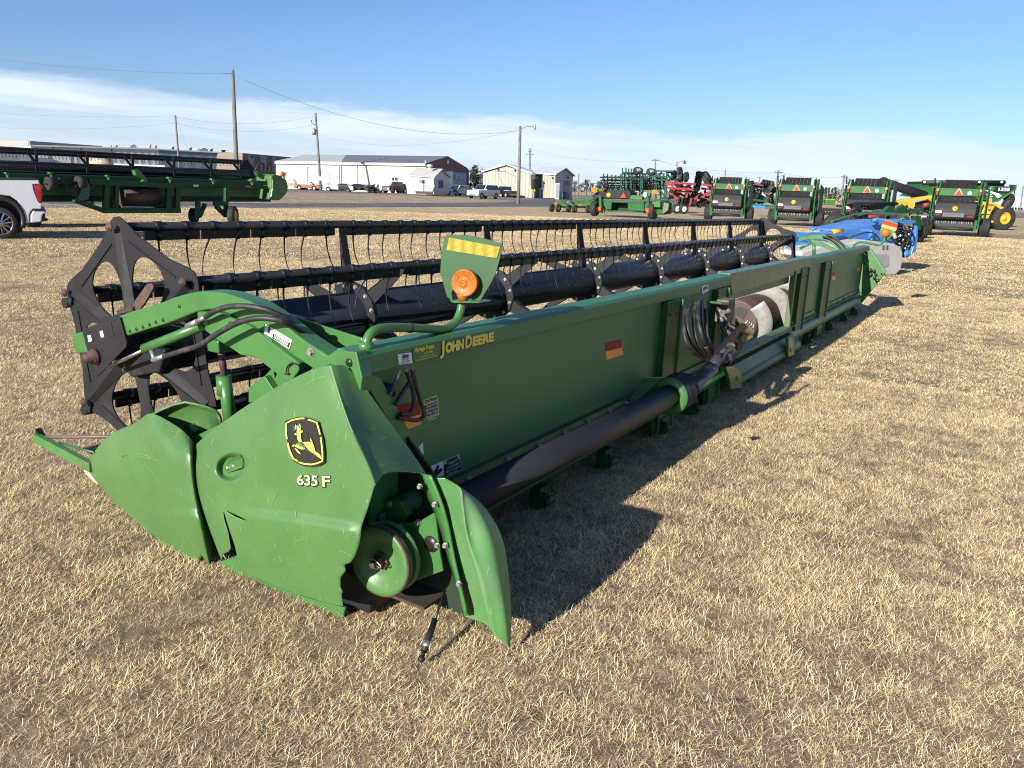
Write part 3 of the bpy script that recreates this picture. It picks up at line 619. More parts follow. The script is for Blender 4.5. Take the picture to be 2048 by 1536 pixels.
def crease(d):
    t = min(1, max(0, (d + 16) / 26)); t = t * t * (3 - 2 * t); return .014 * t * math.exp(-(max(d, 0) / 95) ** 2)
pf = patch(front, 84, 60)
for row in pf:      # pressed crease low on the shield
    for v in row:
        cy = 1016 + 14 * max(0, (v.x - 270) / 120)
        if v.x > 268: v.z -= crease(v.y - cy) * min(1, (v.x - 268) / 50)
holeF = [(395, 1114), (402, 1110), (408, 1117), (414, 1128), (410, 1134), (398, 1127)]
sf = hb('front_shield', MB().grid([[P(v.x, v.y, v.z) for v in r_] for r_ in pf], True, lambda i, j: inpoly(pf[i][j].x, pf[i][j].y, holeF)), [M['cowl'], M['tornrim']], solid=.006, rim=0)
cup = [(303, 827), (322, 818), (345, 808), (370, 802), (392, 806), (415, 812), (432, 818), (442, 830), (446, 848), (446, 868)]
cw = []
for dx, dz, ddy in ((0, 0, 0), (.02, .0, 2), (.03, -.01, 5), (.035, -.1, 0), (.03, -.25, 0)):
    cw.append([P(x, y + ddy, 1.84 + (i / 9) * .2 + dx) + Vector((0, 0, dz)) for i, (x, y) in enumerate(cup)])
cp = hb('shield_cup', MB().grid(cw), M['cowl'], sf, solid=.008)
hb('cup_floor', pl([(315, 835), (440, 850), (440, 900), (330, 905)], 2.02, (.01, 0, 0)), M['dgreen'], sf)
cv_ = MB(); cv_.tube([P(365, 862, 1.93), P(372, 880, 1.93)], .022, 12).tube([P(384, 850, 1.95), P(392, 866, 1.95)], .02, 12); cv_.beam(P(380, 892, 1.9), P(452, 858, 1.9), .03, .05)
hb('shield_latch', cv_, M['green'], sf, bevel=.003)
rear = [[(402, 886, 1.87), (400, 932, 1.86), (409, 987, 1.85), (428, 1052, 1.85), (452, 1116, 1.85)],
        [(391, 893, 1.83), (389, 932, 1.80), (398, 987, 1.785), (418, 1052, 1.785), (443, 1118, 1.80)],
        [(405, 878, 1.82), (403, 930, 1.775), (412, 988, 1.76), (430, 1055, 1.76), (455, 1121, 1.785)],
        [(446, 845, 1.81), (447, 915, 1.755), (455, 988, 1.74), (468, 1062, 1.74), (486, 1145, 1.77)],
        [(540, 782, 1.80), (545, 880, 1.745), (552, 970, 1.73), (560, 1070, 1.725), (572, 1182, 1.76)],
        [(625, 739, 1.79), (636, 850, 1.745), (648, 955, 1.735), (661, 1080, 1.73), (672, 1210, 1.76)],
        [(655, 732, 1.79), (691, 843, 1.75), (735, 945, 1.745), (764, 1060, 1.745), (786, 1216, 1.76)],
        [(667, 731, 1.80), (701, 843, 1.762), (746, 946, 1.757), (778, 1060, 1.76), (800, 1216, 1.77)],
        [(690, 733, 1.84), (740, 843, 1.85), (797, 940, 1.87), (830, 1050, 1.87), (850, 1200, 1.87)],
        [(716, 757, 1.87), (778, 843, 1.93), (856, 957, 2.0), (885, 1050, 2.0), (905, 1200, 2.0)]]
pr = patch(rear, 230, 200)
for row in pr:
    for v in row:
        # pressed crease, latch recess
        cy = 1026 + max(0, (v.x - 490)) * .12 if v.x < 600 else 1039 + (v.x - 600) * .16
        if v.x > 470:
            k = min(1, (v.x - 470) / 40); v.z -= crease(v.y - cy) * k * (1 if v.x < 700 else max(0, 1 - (v.x - 700) / 40))
        d = math.hypot((v.x - 464) / 30, (v.y - 934) / 27 + (v.x - 464) * .004)
        if d < 1.15: v.z += .035 * (1 if d < .62 else .5 + .5 * math.cos(PI * (d - .62) / .53)) if d < 1.15 else 0
tear = [(754, 963), (765, 951), (775, 946), (787, 944), (815, 944), (840, 947), (856, 957), (990, 957), (990, 1280), (687, 1280), (687, 1216), (683, 1190), (686, 1183), (681, 1176), (681, 1155), (692, 1141), (689, 1131), (693, 1127), (700, 1126), (707, 1118), (713, 1105), (718, 1090), (721, 1074), (723, 1054), (728, 1038), (734, 1022), (743, 994), (748, 975)]
bot = [(400, 1300), (443, 1122), (449, 1122), (474, 1113), (477, 1129), (493, 1148), (540, 1166), (571, 1181), (634, 1200), (687, 1215), (690, 1300)]
crack = [(446, 1018), (451, 1030), (455, 1045), (462, 1066), (470, 1090), (475, 1111), (443, 1124), (446, 1108), (458, 1103), (462, 1096), (457, 1066), (449, 1040)]
crack2 = [(446, 1018), (470, 1028), (494, 1040), (490, 1041), (470, 1033)]
def cut(i, j):
    v = (pr[i][j] + pr[i + 1][j + 1]) / 2; return (j > 3 and inpoly(v.x, v.y, tear)) or (j > 3 and (inpoly(v.x, v.y, bot) or inpoly(v.x, v.y, crack) or inpoly(v.x, v.y, crack2)))
def snap(rows, cutf, polys):
    n = len(rows) - 1; m = len(rows[0]) - 1; K = [[cutf(i, j) for j in range(m)] for i in range(n)]
    for i in range(n + 1):
        for j in range(m + 1):
            fs = [K[a][b] for a in (i - 1, i) for b in (j - 1, j) if 0 <= a < n and 0 <= b < m]
            if any(fs) and not all(fs):
                v = rows[i][j]; best = None
                for poly in polys:
                    for q in range(len(poly)):
                        a = Vector(poly[q - 1]); b = Vector(poly[q]); d = b - a; L2 = d.length_squared
                        if L2 == 0: continue
                        p = Vector((v.x, v.y)); t = min(1, max(0, (p - a).dot(d) / L2)); c = a + d * t; e = (p - c).length
                        if best is None or e < best[0]: best = (e, c)
                if best[0] < 5: v.x, v.y = best[1]
    return K
KC = snap(pr, cut, [tear, bot, crack, crack2])
sr = hb('rear_shield', MB().grid([[P(v.x, v.y, v.z) for v in r_] for r_ in pr], True, lambda i, j: KC[i][j]), [M['cowl'], M['tornrim']], solid=.002, rim=1)
def surf(px, py):
    "depth of the pressed rear shield at a picture point"
    best = min((v for r_ in pr[::4] for v in r_[::4]), key=lambda v: (v.x - px) ** 2 + (v.y - py) ** 2)
    return best.z
def dec(name, pts, m, lift=.003, par=sr, th=.0008):
    X_ = min(surf(x, y) for x, y in pts)
    v = [P(x, y, surf(x, y) - lift) for x, y in pts]; return hb(name, MB().prism(v, (-th, 0, 0)), m, par)
lp = dec('latch_plate', [(452, 937), (455, 923), (480, 910), (487, 917), (491, 930), (486, 935), (457, 945)], M['green'], .001, th=.004)
for x, y in ((455, 936), (467, 932), (480, 923)): hb('screw', MB().lathe(P(x, y, surf(x, y) - .006), (-1, 0, 0), [(0, .009), (.005, .007), (.006, 0)], 10), M['zinc'], lp)
dec('front_lower_skid', [(0, 0)], M['green']) if False else None
hb('side_skid', pl([(437, 1124), (474, 1114), (480, 1130), (571, 1182), (634, 1202), (690, 1216), (684, 1240), (568, 1196), (500, 1165)], 1.83, (.012, 0, 0)), mat('scuffed_green', (.045, .15, .035), .5, dirt=(.13, .07, .04), dn=.56, ds=40, bump=.2), bevel=.002)
hb('side_skid', pl([(295, 1068), (330, 1095), (395, 1128), (437, 1140), (437, 1155), (380, 1140), (320, 1112)], 1.87, (.01, 0, 0)), M['dgreen'])
# emblem
def Q(pts, s=9.6, ox=560, oy=820): return [(ox + x / s, oy + y / s) for x, y in pts]
em = dec('emblem_badge', Q([(95, 210), (240, 160), (400, 125), (560, 150), (740, 230), (790, 420), (835, 560), (858, 800), (855, 1010), (760, 1070), (600, 1098), (470, 1085), (330, 1020), (240, 960), (170, 800), (120, 560), (95, 380)]), M['decblk'], .010)
def strip(pts, w):
    out = []; n = len(pts)
    L_ = [Vector((x, y, 0)) for x, y in pts]; l = []; r = []
    for i in range(n):
        t = (L_[min(i + 1, n - 1)] - L_[max(i - 1, 0)]).normalized(); nn = Vector((-t.y, t.x, 0)) * w; l.append(L_[i] + nn); r.append(L_[i] - nn)
    return [(v.x, v.y) for v in l + r[::-1]]
for seg_ in ([(470, 160), (400, 160), (320, 172), (230, 195), (125, 250), (115, 400), (135, 560)], [(150, 630), (190, 780), (260, 935), (340, 980)], [(360, 1000), (470, 1035), (600, 1045), (720, 1020), (825, 975)], [(820, 950), (815, 780), (785, 520)], [(770, 470), (740, 350), (710, 245), (620, 205), (540, 185)]):
    dec('emblem_border', Q(strip(seg_, 13)), M['yellow'], .0125)
for poly in ([(325, 420), (340, 330), (325, 290), (355, 310), (375, 350), (395, 340), (370, 290), (368, 255), (400, 300), (405, 400), (440, 395), (430, 430), (400, 435), (400, 520), (420, 610), (370, 615), (340, 560)],
             [(425, 615), (560, 610), (620, 630), (650, 680), (680, 790), (760, 850), (825, 960), (720, 890), (560, 780), (500, 700)], [(320, 660), (400, 700), (480, 700), (490, 750), (410, 755), (330, 720), (290, 690)],
             [(285, 735), (320, 745), (380, 810), (400, 850), (340, 815)], [(580, 530), (610, 580), (632, 640), (600, 635)], [(240, 680), (285, 655), (275, 700), (250, 705)], [(280, 450), (315, 445), (320, 480), (290, 478)]):
    dec('leaping_deer', Q(poly), M['yellow'], .0125)
for poly in ([(245, 310), (290, 330), (300, 270), (320, 310), (315, 380), (250, 410), (275, 370)], [(300, 650), (370, 615), (420, 640), (500, 740), (540, 770), (480, 750), (380, 690)], [(500, 750), (560, 770), (700, 860), (770, 900), (690, 870)]):
    dec('worn_patch', Q(poly), M['cowl'], .0135)
# outline numerals 635F set along the shield
def cowl_text(txt, p0, p1, hpx, m, name, bold, lift, dx=0):
    t = text_mesh(txt, 1, bold); xs_ = [v.x for v in t.v]; ys_ = [v.y for v in t.v]; x0, x1, y0, y1 = min(xs_), max(xs_), min(ys_), max(ys_); out = MB()
    vs = []
    for v in t.v:
        u = (v.x - x0) / (x1 - x0); w_ = (v.y - y0) / (y1 - y0) - .5; px = p0[0] + (p1[0] - p0[0]) * u + dx - w_ * hpx * .02; py = p0[1] + (p1[1] - p0[1]) * u - w_ * hpx + dx * .5; vs.append(P(px, py, surf(px, py) - lift))
    return hb(name, out.add(vs, t.f), m, sr)
for t_, a_, b_, in (('635', (593, 959.6), (636, 962)), ('F', (643.5, 962.6), (661, 963.4))):
    cowl_text(t_, a_, b_, 25, M['decblk'], 'model_number_shadow', .05, .004, .9); cowl_text(t_, (a_[0] + 1.2, a_[1] - .3), (b_[0] - 1.4, b_[1] - .3), 21, M['paleyel'], 'model_number', .012, .0055)
# pale scuffs on the two shields
def surf2(px, py, rows): return min((v for r_ in rows[::2] for v in r_[::2]), key=lambda v: (v.x - px) ** 2 + (v.y - py) ** 2).z
M['scuff'] = mat('pale_scratch', (.17, .29, .12), .6); R = random.Random(77)
def scuff(pts, w_, rows, par):
    pts = [(v.x, v.y) for v in smooth([Vector((x, y, 0)) for x, y in pts], 3)]; q = strip(pts, w_)
    hb('scratch', MB().add([P(x, y, surf2(x, y, rows) - .004) for x, y in q], [(i, i + 1, len(q) - 2 - i, len(q) - 1 - i) for i in range(len(pts) - 1)]), M['scuff'], par)
for i in range(15):
    x, y = R.uniform(225, 300), R.uniform(900, 925); L_ = R.uniform(8, 42); a_ = R.choice((.35, .3, .5, -.2, 1.2)); scuff([(x, y), (x + L_ * .5, y + L_ * .5 * a_ + R.uniform(-1, 1)), (x + L_, y + L_ * a_)], R.uniform(.12, .26), pf, sf)
for pts in (((588, 1090), (592, 1083), (606, 1078), (614, 1074), (618, 1080)), ((598, 1098), (602, 1094)), ((540, 1015), (548, 998), (555, 982)), ((590, 1015), (592, 1035)), ((680, 1102), (692, 1106), (704, 1112)), ((628, 895 + 60), (650, 940)), ((610, 770), (640, 755), (655, 752)), ((413, 990), (424, 1000), (430, 1006)), ((412, 930), (422, 936)), ((650, 1000), (668, 985)), ((520, 880), (530, 876))): scuff(pts, .38, pr, sr)
for i in range(5): x, y = R.uniform(420, 700), R.uniform(780, 1170); scuff([(x, y), (x + R.uniform(-12, 12), y + R.uniform(-8, 8)), (x + R.uniform(-16, 16), y + R.uniform(-12, 12))], .2, pr, sr) if not inpoly(x, y, tear) and not inpoly(x, y, bot) and y > 1240 - x and x < 660 else None
# torn rear flap
flap = [[(856, 957, 2.0), (871, 979, 2.0), (886, 1008, 2.0), (897, 1060, 2.0), (909, 1116, 2.01), (922, 1170, 2.02), (926, 1210, 2.03), (924, 1232, 2.04)],
        [(866, 957, 1.99), (884, 982, 1.98), (900, 1013, 1.97), (912, 1060, 1.96), (925, 1116, 1.97), (938, 1170, 1.98), (944, 1212, 2.0), (944, 1238, 2.0)],
        [(880, 957, 1.965), (905, 978, 1.93), (916, 1012, 1.915), (926, 1060, 1.905), (940, 1110, 1.91), (955, 1165, 1.92), (966, 1215, 1.94), (972, 1250, 1.96)],
        [(887, 958, 1.95), (918, 976, 1.90), (924, 1010, 1.89), (932, 1063, 1.885), (945, 1115, 1.89), (961, 1165, 1.90), (975, 1226, 1.925), (988, 1269, 1.95)],
        [(890, 958, 1.955), (924, 977, 1.91), (932, 1010, 1.90), (942, 1063, 1.90), (956, 1115, 1.90), (974, 1165, 1.91), (988, 1226, 1.935), (998, 1278, 1.96)],
        [(898, 961, 1.98), (940, 988, 1.95), (960, 1020, 1.94), (978, 1068, 1.94), (990, 1118, 1.945), (1002, 1170, 1.95), (1010, 1230, 1.96), (1014, 1292, 1.985)],
        [(905, 964, 2.02), (952, 997, 2.02), (984, 1034, 2.02), (1005, 1078, 2.02), (1015, 1128, 2.02), (1021, 1186, 2.02), (1023, 1240, 2.01), (1020, 1300, 2.0)]]
pp = patch(flap, 48, 60)
hb('torn_shield_flap', MB().grid([[P(v.x, v.y, v.z) for v in r_] for r_ in pp]), [mat('torn_flap_plastic', (.09, .23, .07), .5, var=.12, vs=4, dirt=(.13, .22, .1), dn=.5, ds=6, scr=.05), M['tornrim']], solid=.007, rim=1)
# structure seen inside the torn hole
bar = [[P(x, y, 2.0 - .05 * k) for x, y in curve_px([(834 + k * 26, 946 + k * 6), (848 + k * 26, 985), (866 + k * 20, 1020), (880 + k * 16, 1060), (893 + k * 12, 1110), (908 + k * 8, 1160), (922 + k * 6, 1212), (930, 1232)])] for k in (0, .5, 1)]
br = hb('curved_edge_bar', MB().grid(bar), M['green'], solid=.008)
for x, y in ((840, 972), (870, 1008), (875, 1090), (891, 1090), (918, 1166)): hb('bolt', MB().bolt(P(x, y, 1.95), (-1, -.3, 0), .007, .014), M['zinc'], br)
bx = hb('gearbox_plate', pl([(796, 1055), (808, 1047), (840, 1042), (870, 1024), (880, 1110), (886, 1142), (838, 1160), (815, 1162), (800, 1120)], 2.0, (.012, 0, 0)).merge(pl([(755, 1010), (775, 1000), (800, 1003), (815, 1030), (800, 1050), (760, 1045)], 2.02, (.03, 0, 0))), M['green'], bevel=.003)
for x, y in ((801, 1052), (838, 1044), (780, 1008)): hb('bolt', MB().bolt(P(x, y, 2.0), (-1, 0, 0), .009, .014), M['zinc'], bx)
hb('access_hole', MB().lathe(P(862, 1088, 1.998), (-1, 0, 0), [(0, .03), (.002, .03), (.002, 0)], 20), M['decblk'], bx)
hb('bottom_plate', MB().box((2.12, 1.75, .06), (.3, .4, .012)), mat('under_plate', (.045, .032, .025), .8), bevel=.002)
hb('inner_shaft', MB().tube([P(740, 1040, 2.0), P(860, 985, 2.15)], .04, 16), M['dgreen'])
pc = P(757, 1124, 1.87); ax = Vector((-1, -.05, .03)).normalized()
pu = hb('drive_pulley', MB().lathe(pc, ax, [(-.075, .118), (-.07, .128), (-.062, .128), (-.05, .105), (-.036, .105), (-.026, .127), (-.008, .129), (0, .126), (.001, .112), (-.004, .09), (-.018, .07), (-.024, .045), (-.02, .03), (-.02, 0)], 48), M['cowl'])
hb('drive_belt', MB().lathe(pc, ax, [(-.055, .106), (-.054, .121), (-.032, .121), (-.031, .106)], 48), M['rubber'], pu)
hb('rusty_rim', MB().lathe(pc, ax, [(-.012, .1292), (-.006, .1302), (.0005, .1272), (.0012, .124)], 48), M['rust'], pu)
hb('hub_bolt', MB().lathe(pc, ax, [(-.02, .034), (-.008, .034), (-.008, .022), (.018, .022), (.018, .012), (.036, .012), (.038, 0)], 6, False), M['rust'], pu)
hb('cotter_pin', MB().tube(smooth([pc + ax * .024 + Vector(v) for v in ((0, .02, .012), (0, .005, .018), (0, -.012, .014), (0, -.03, .004), (0, -.028, -.004), (0, -.01, -.004), (0, .012, -.012))], 5), .0022, 6), M['zinc'], pu)
hb('cutterbar_drive', MB().box((1.98, 1.9, .09), (.2, .35, .14)), M['black'], bevel=.01)
# broken gas strut
s0, s1 = P(890, 1180, 1.98), A(843, 1318, Z=.03); dd = s1 - s0
st = hb('gas_strut', MB().tube([s0 + dd * .45, s0 + dd * .9], .0105, 14), M['black'])
hb('strut_rod', MB().tube([s0, s0 + dd * .47], .0045, 10), M['decblk'], st); hb('strut_band', MB().tube([s0 + dd * .76, s0 + dd * .84], .011, 14), M['zinc'], st)
hb('ball_socket', MB().ball(s1, .012, 8).tube([s0 + dd * .88, s1], .007, 10), M['black'], st)
# divider point with rods
dv_ = hb('divider_point', MB().beam(P(72, 875, 2.05), P(185, 935, 2.0), .035, .05), mat('divider', (.05, .17, .04), .5, dirt=(.25, .1, .06), dn=.48, ds=8), bevel=.005)
hb('point_tip', MB().prism([P(69, 872, 2.05), P(71, 858, 2.05), P(81, 874, 2.05)], (.03, 0, 0)), M['decblk'], dv_)
hb('divider_rod', MB().tube([P(80, 874, 2.06), P(230, 873, 2.1)], .009, 10), mat('rodbrown', (.14, .09, .07), .5), dv_); hb('divider_rod', MB().tube([P(118, 885, 2.06), P(190, 905, 2.0)], .006, 8), M['dgreen'], dv_)
hb('wear_strip', pl([(168, 940), (172, 938), (197, 966), (196, 973), (190, 966), (171, 948)], 2.03, (.006, 0, 0)), mat('worn_yellow', (.6, .55, .3), .6))
# drive line at the back
dl = hb('driveline_tube', MB().tube([(2.16, 1.60, .36), (4.42, 1.60, .352)], .066, 28), mat('driveline_black', (.016, .016, .019), .55, var=.15, vs=4, spec=.35, dirt=(.03, .028, .026), dn=.6, ds=3))
hb('bearing_flange', MB().lathe((4.38, 1.60, .352), (1, 0, 0), [(0, .07), (0, .115), (.02, .115), (.025, .1), (.03, .07)], 30).prism([(4.36, 1.68, .3), (4.1, 1.76, .29), (4.36, 1.77, .45), (4.4, 1.66, .46)], (.01, 0, 0)), M['green'], dl)
jd = Vector((.62, -.62, .46)).normalized(); j0 = Vector((4.42, 1.60, .352)); 
bt = hb('joint_boot', MB().lathe(j0, (jd + Vector((1.4, .3, -.2))).normalized(), [(-.01, .1), (0, .112), (.05, .115), (.07, .108), (.09, .115), (.12, .11), (.14, .09), (.155, .1), (.17, .08), (.19, .085), (.21, .07)], 28), M['rubber'], dl)
e0 = A(1395, 765, Y=1.5); e1 = A(1452, 690, Y=1.46); e2 = A(1474, 655, Y=1.45)
sh = hb('folded_shaft', MB().tube([j0 + Vector((.12, -.03, .03)), e0, A(1425, 735, Y=1.47)], .042, 22).tube([A(1420, 742, Y=1.47), e1], .035, 22), mat('shaft_black', (.035, .035, .045), .35, var=.2, vs=8, dirt=(.09, .07, .06), dn=.55, ds=7), dl)
for q in ([A(x, y, Y=1.43) for x, y in ((1435, 705), (1440, 698), (1462, 672), (1478, 655), (1482, 662), (1470, 680), (1448, 706), (1438, 710))],): hb('shaft_guard', MB().prism(q, (0, .02, 0)), M['black'], dl, bevel=.003)
for c_ in ((1447, 702), (1459, 689)): hb('guard_label', MB().prism([A(c_[0] + dx, c_[1] + dy, Y=1.426) for dx, dy in ((-6, 2), (-2, -3), (4, -5), (5, -1), (0, 3), (-5, 4))], (0, .002, 0)), M['grey'], dl)
# hose bundle and coupler block
R = random.Random(2)
hz = [((1372, 610), (1368, 650), (1375, 690), (1400, 713), (1432, 722), (1452, 720), (1475, 700), (1480, 672), (1468, 645), (1440, 618)),
      ((1392, 605), (1388, 650), (1398, 690), (1420, 712), (1445, 720), (1470, 705), (1484, 680), (1480, 655), (1462, 630), (1450, 610)),
      ((1402, 602), (1402, 640), (1408, 670), (1420, 695), (1440, 715), (1462, 712), (1478, 690), (1470, 665), (1455, 655)),
      ((1380, 607), (1374, 640), (1384, 685), (1408, 710), (1440, 724), (1465, 718), (1482, 695), (1486, 672), (1470, 650), (1448, 640)),
      ((1436, 632), (1440, 650), (1450, 665), (1462, 680), (1474, 682), (1472, 700), (1458, 712), (1445, 716)),
      ((1398, 600), (1396, 630), (1402, 665), (1416, 700), (1442, 719), (1468, 710), (1478, 685), (1474, 668), (1462, 660)),
      ((1410, 598), (1412, 640), (1414, 672), (1428, 700), (1446, 716))]
hbn = None
for i, h_ in enumerate(hz):
    p = smooth([A(x, y, Y=1.70 - .14 * math.sin(PI * min(1, q / 6)) - .02 * (i % 3)) for q, (x, y) in enumerate(h_)], 7); n_ = len(p)
    o = hb('hydraulic_hose', MB().tube(p[:n_ // 3 + 1], .012, 9), M['hose']); hb('dusty_section', MB().tube(p[n_ // 3:], .013, 9), M['dusty'], o)
hb('hose_tie', MB().lathe(A(1448, 718, Y=1.56), (1, .3, .2), [(-.03, .045), (-.02, .055), (.02, .055), (.03, .045)], 14), M['dusty'])
cb = hb('coupler_block', MB().box(A(1450, 620, Y=1.64), (.16, .09, .16)), mat('dusty_block', (.1, .08, .06), .8, dirt=(.2, .15, .1), dn=.5, ds=20), bevel=.01)
hb('coupler_bracket', MB().prism([A(x, y, Y=1.60) for x, y in ((1443, 605), (1468, 604), (1471, 610), (1471, 652), (1463, 648), (1462, 612), (1443, 609))], (0, .1, 0)), M['green'], cb, bevel=.003)
for x, y in ((1436, 617), (1452, 615), (1438, 633), (1452, 642), (1455, 672), (1461, 676)): hb('coupler', MB().tube([A(x, y, Y=1.62), A(x + 6, y + 7, Y=1.58)], .012, 12), M['zinc'], cb)
hb('brass_fitting', MB().tube([A(1484, 655, Y=1.6), A(1500, 665, Y=1.6)], .035, 8).tube([A(1488, 678, Y=1.58), A(1500, 672, Y=1.6)], .025, 8), mat('brass', (.5, .38, .15), .35, metal=.7), cb)
hb('rust_tag', MB().prism([A(x, y, Y=1.6) for x, y in ((1443, 727), (1453, 728), (1452, 735), (1443, 734))], (0, .004, 0)), M['rust'], cb)
# hoses behind the shield
for h_ in (((803, 742), (790, 765), (780, 790)), ((828, 738), (822, 760), (805, 785), (790, 810)), ((824, 738), (832, 770), (840, 800), (848, 830), (835, 840), (812, 838), (795, 835)), ((812, 740), (822, 768), (828, 800), (820, 825), (800, 828))):
    hb('hydraulic_hose', MB().tube(smooth([A(x, y, Y=1.735) for x, y in h_], 6), .0078, 9), M['hose'])
hb('hose_union', MB().lathe(A(781, 778, Y=1.75), (0, 1, 0), [(-.01, 0), (-.01, .012), (.0, .02), (.03, .02), (.03, 0)], 14).ball(A(787, 788, Y=1.74), .01, 8), M['black'])
# decals on wall and beam
def rect(name, q, m, Y, par=None, th=.002): return hb(name, MB().prism([A(x, y, Y=Y) for x, y in q], (0, th, 0)), m, par or hd)
YD = 1.782
r1 = rect('reflector_strip', [(1211, 686), (1243, 678), (1244.5, 695), (1212, 703)], M['redref'], YD); rect('orange_half', [(1212, 703), (1244.5, 695), (1247, 709), (1213, 720)], M['orgref'], YD, r1)
r1 = rect('reflector_strip', [(792, 812), (837, 802), (841, 829), (797, 840)], M['redref'], YD); rect('orange_half', [(797, 840), (841, 829), (843, 848), (815, 859)], M['orgref'], YD, r1)
r1 = rect('reflector_strip', [(1664, 545), (1670.5, 543), (1670.5, 551), (1664, 553)], M['redref'], YD); rect('orange_half', [(1664, 553), (1670.5, 551), (1671, 559), (1665, 561)], M['orgref'], YD, r1)
r1 = rect('reflector_strip', [(1715, 530), (1720, 528.5), (1720, 533.5), (1715, 535)], M['redref'], YD); rect('orange_half', [(1714.5, 535), (1720, 533.5), (1720.5, 542), (1714.5, 543.5)], M['orgref'], YD, r1)
ct = rect('caution_decal', [(847, 800), (874, 790), (878.5, 829), (849, 840)], M['yellow'], YD)
rect('decal_field', [(848.5, 812), (875, 802), (877.3, 828), (850.5, 838)], M['decblk'], YD - .002, ct)
def wtext(txt, c, w_, size, m, Y, par, bold=.0, name='lettering', slant=0):
    t = text_mesh(txt, size, bold, width=w_); on_plane(t, (c[0], Y, c[1]), (1, 0, slant), (0, 0, 1)); return hb(name, t, m, par)
c_ = A(861, 801, Y=YD); wtext('CAUTION', (c_.x, c_.z), .075, .019, M['decblk'], YD - .003, ct, .0012)
c_ = A(862.5, 819.5, Y=YD); wtext('Keep all shields in place\nDisengage and shut off all\nengine and motors before\nservicing or unclogging\nmachine. Keep hands, feet\nand clothing away', (c_.x, c_.z), .078, .0155, M['white'], YD - .005, ct)
wn = rect('warning_decal', [(863, 932), (918.5, 908), (922.5, 941), (864, 958)], M['white'], YD)
rect('decal_field', [(888, 930), (918.8, 917.5), (922.3, 940.5), (889.5, 951)], M['decblk'], YD - .002, wn); rect('decal_heading', [(886, 922.5), (918.5, 908.5), (919.3, 917), (887, 930)], mat('tan_heading', (.5, .4, .26), .5), YD - .002, wn)
c_ = A(903, 919, Y=YD); wtext('WARNING', (c_.x, c_.z), .075, .02, M['decblk'], YD - .005, wn, .001); c_ = A(904, 934, Y=YD); wtext('Rotating driveline\ncontact can cause death\nKeep away. Do not operate\nwithout all shields', (c_.x, c_.z), .09, .017, M['white'], YD - .005, wn)
rect('pictogram', [(869, 944), (876, 930), (879, 932), (876, 940), (884, 936), (885, 941), (874, 951), (871, 950)], M['decblk'], YD - .003, wn)
ws = rect('warning_decal', [(838, 893), (846, 885), (847.5, 908), (843, 910)], M['white'], YD)
YB = 1.7525
jt = M['yellow']
def beamtext(txt, p0, p1, size, m, bold, dz=0, dx=0, Y=YB, name='brand_lettering', hk=1):
    a_ = A(*p0, Y=Y); b_ = A(*p1, Y=Y); w_ = (b_ - a_).x; t = text_mesh(txt, size, bold, width=w_)
    for v in t.v: v.y *= hk
    c = (a_ + b_) / 2; on_plane(t, (c.x + dx, Y, c.z + dz), (1, 0, 0), (0, 0, 1)); return hb(name, t, m)
for dxx, m_, Y_ in ((.006, M['decblk'], YB), (0, M['yellow'], YB - .0015)):
    dz_ = -.004 if dxx else 0
    beamtext('J', (881, 698), (889, 696), .068, m_, .0035, dz_ + .0, dxx, Y_); beamtext('OHN', (891, 697), (928, 689), .05, m_, .0035, dz_, dxx, Y_)
    beamtext('D', (931, 686), (944, 683), .066, m_, .0035, dz_, dxx, Y_); beamtext('EERE', (945, 685), (988, 675.5), .05, m_, .0035, dz_ + .002, dxx, Y_)
wl = rect('dealer_sticker', [(795.5, 708.5), (823, 704.5), (825, 726), (797.5, 729.5)], M['white'], YB - .001)
c_ = A(810, 712, Y=YB); wtext('Gibson', (c_.x, c_.z), .035, .02, M['decblk'], YB - .003, wl, .001); c_ = A(810, 721, Y=YB); wtext('Kansas\n620 000', (c_.x, c_.z), .045, .011, M['decblk'], YB - .003, wl)
hl = rect('dealer_sticker', [(825, 701), (874, 690), (877, 712), (828, 723)], mat('sticker_green', (.03, .17, .03), .4), YB - .001)
c_ = A(850, 696, Y=YB - .003); wtext('Heritage Tractor', (c_.x, c_.z), .115, .022, M['yellow'], YB - .003, hl, .0005); c_ = A(852, 705, Y=YB); wtext('JOHN DEERE', (c_.x + .012, c_.z), .05, .011, M['yellow'], YB - .003, hl)
c_ = A(852, 713, Y=YB); wtext('www.heritagetractor.com\n9 Locations Serving Kansas and Missouri', (c_.x, c_.z), .13, .011, M['yellow'], YB - .003, hl)
ms = rect('warning_decal', [(1403.5, 572), (1417, 569), (1416.5, 582), (1405, 588)], M['white'], YB - .001); rect('pictogram', [(1406, 578), (1409, 574), (1415, 572), (1416, 577), (1411, 579), (1408, 582)], M['decblk'], YB - .003, ms)
# amber lamps on bent arms
def lamp(pts, board, refl, rmat, disc, r_, name='lamp_arm', near=True):
    la = hb(name, MB().tube(smooth(pts, 8), .0165, 14), M['green'])
    return la
LA = [A(x, y, Y=1.80) for x, y in ((731, 702), (736, 676), (752, 660), (790, 655), (850, 657), (888, 658), (910, 645), (920, 625), (923, 608))]
la = lamp(LA, 0, 0, 0, 0, 0)
hb('clamp', MB().tube([A(731, 702, Y=1.8), A(733, 684, Y=1.8)], .026, 14), M['green'], la); hb('cable_tie', MB().tube([A(818, 656, Y=1.8), A(821, 656, Y=1.8)], .019, 12), M['decblk'], la)
XL = 2.5; nb = (A(940, 540, X=XL) - CAM).normalized()
bd = curve_px([(893, 470), (900, 469.5), (925, 470), (950, 473), (975, 479), (998, 486), (1002.5, 492), (1001, 508), (996, 530), (988, 553), (978, 572), (958, 604), (951, 606), (945, 600), (940, 580), (905, 580), (905, 601), (899, 597), (893, 590), (885, 560), (881, 545), (882, 520), (886, 490), (889, 476)], 3)
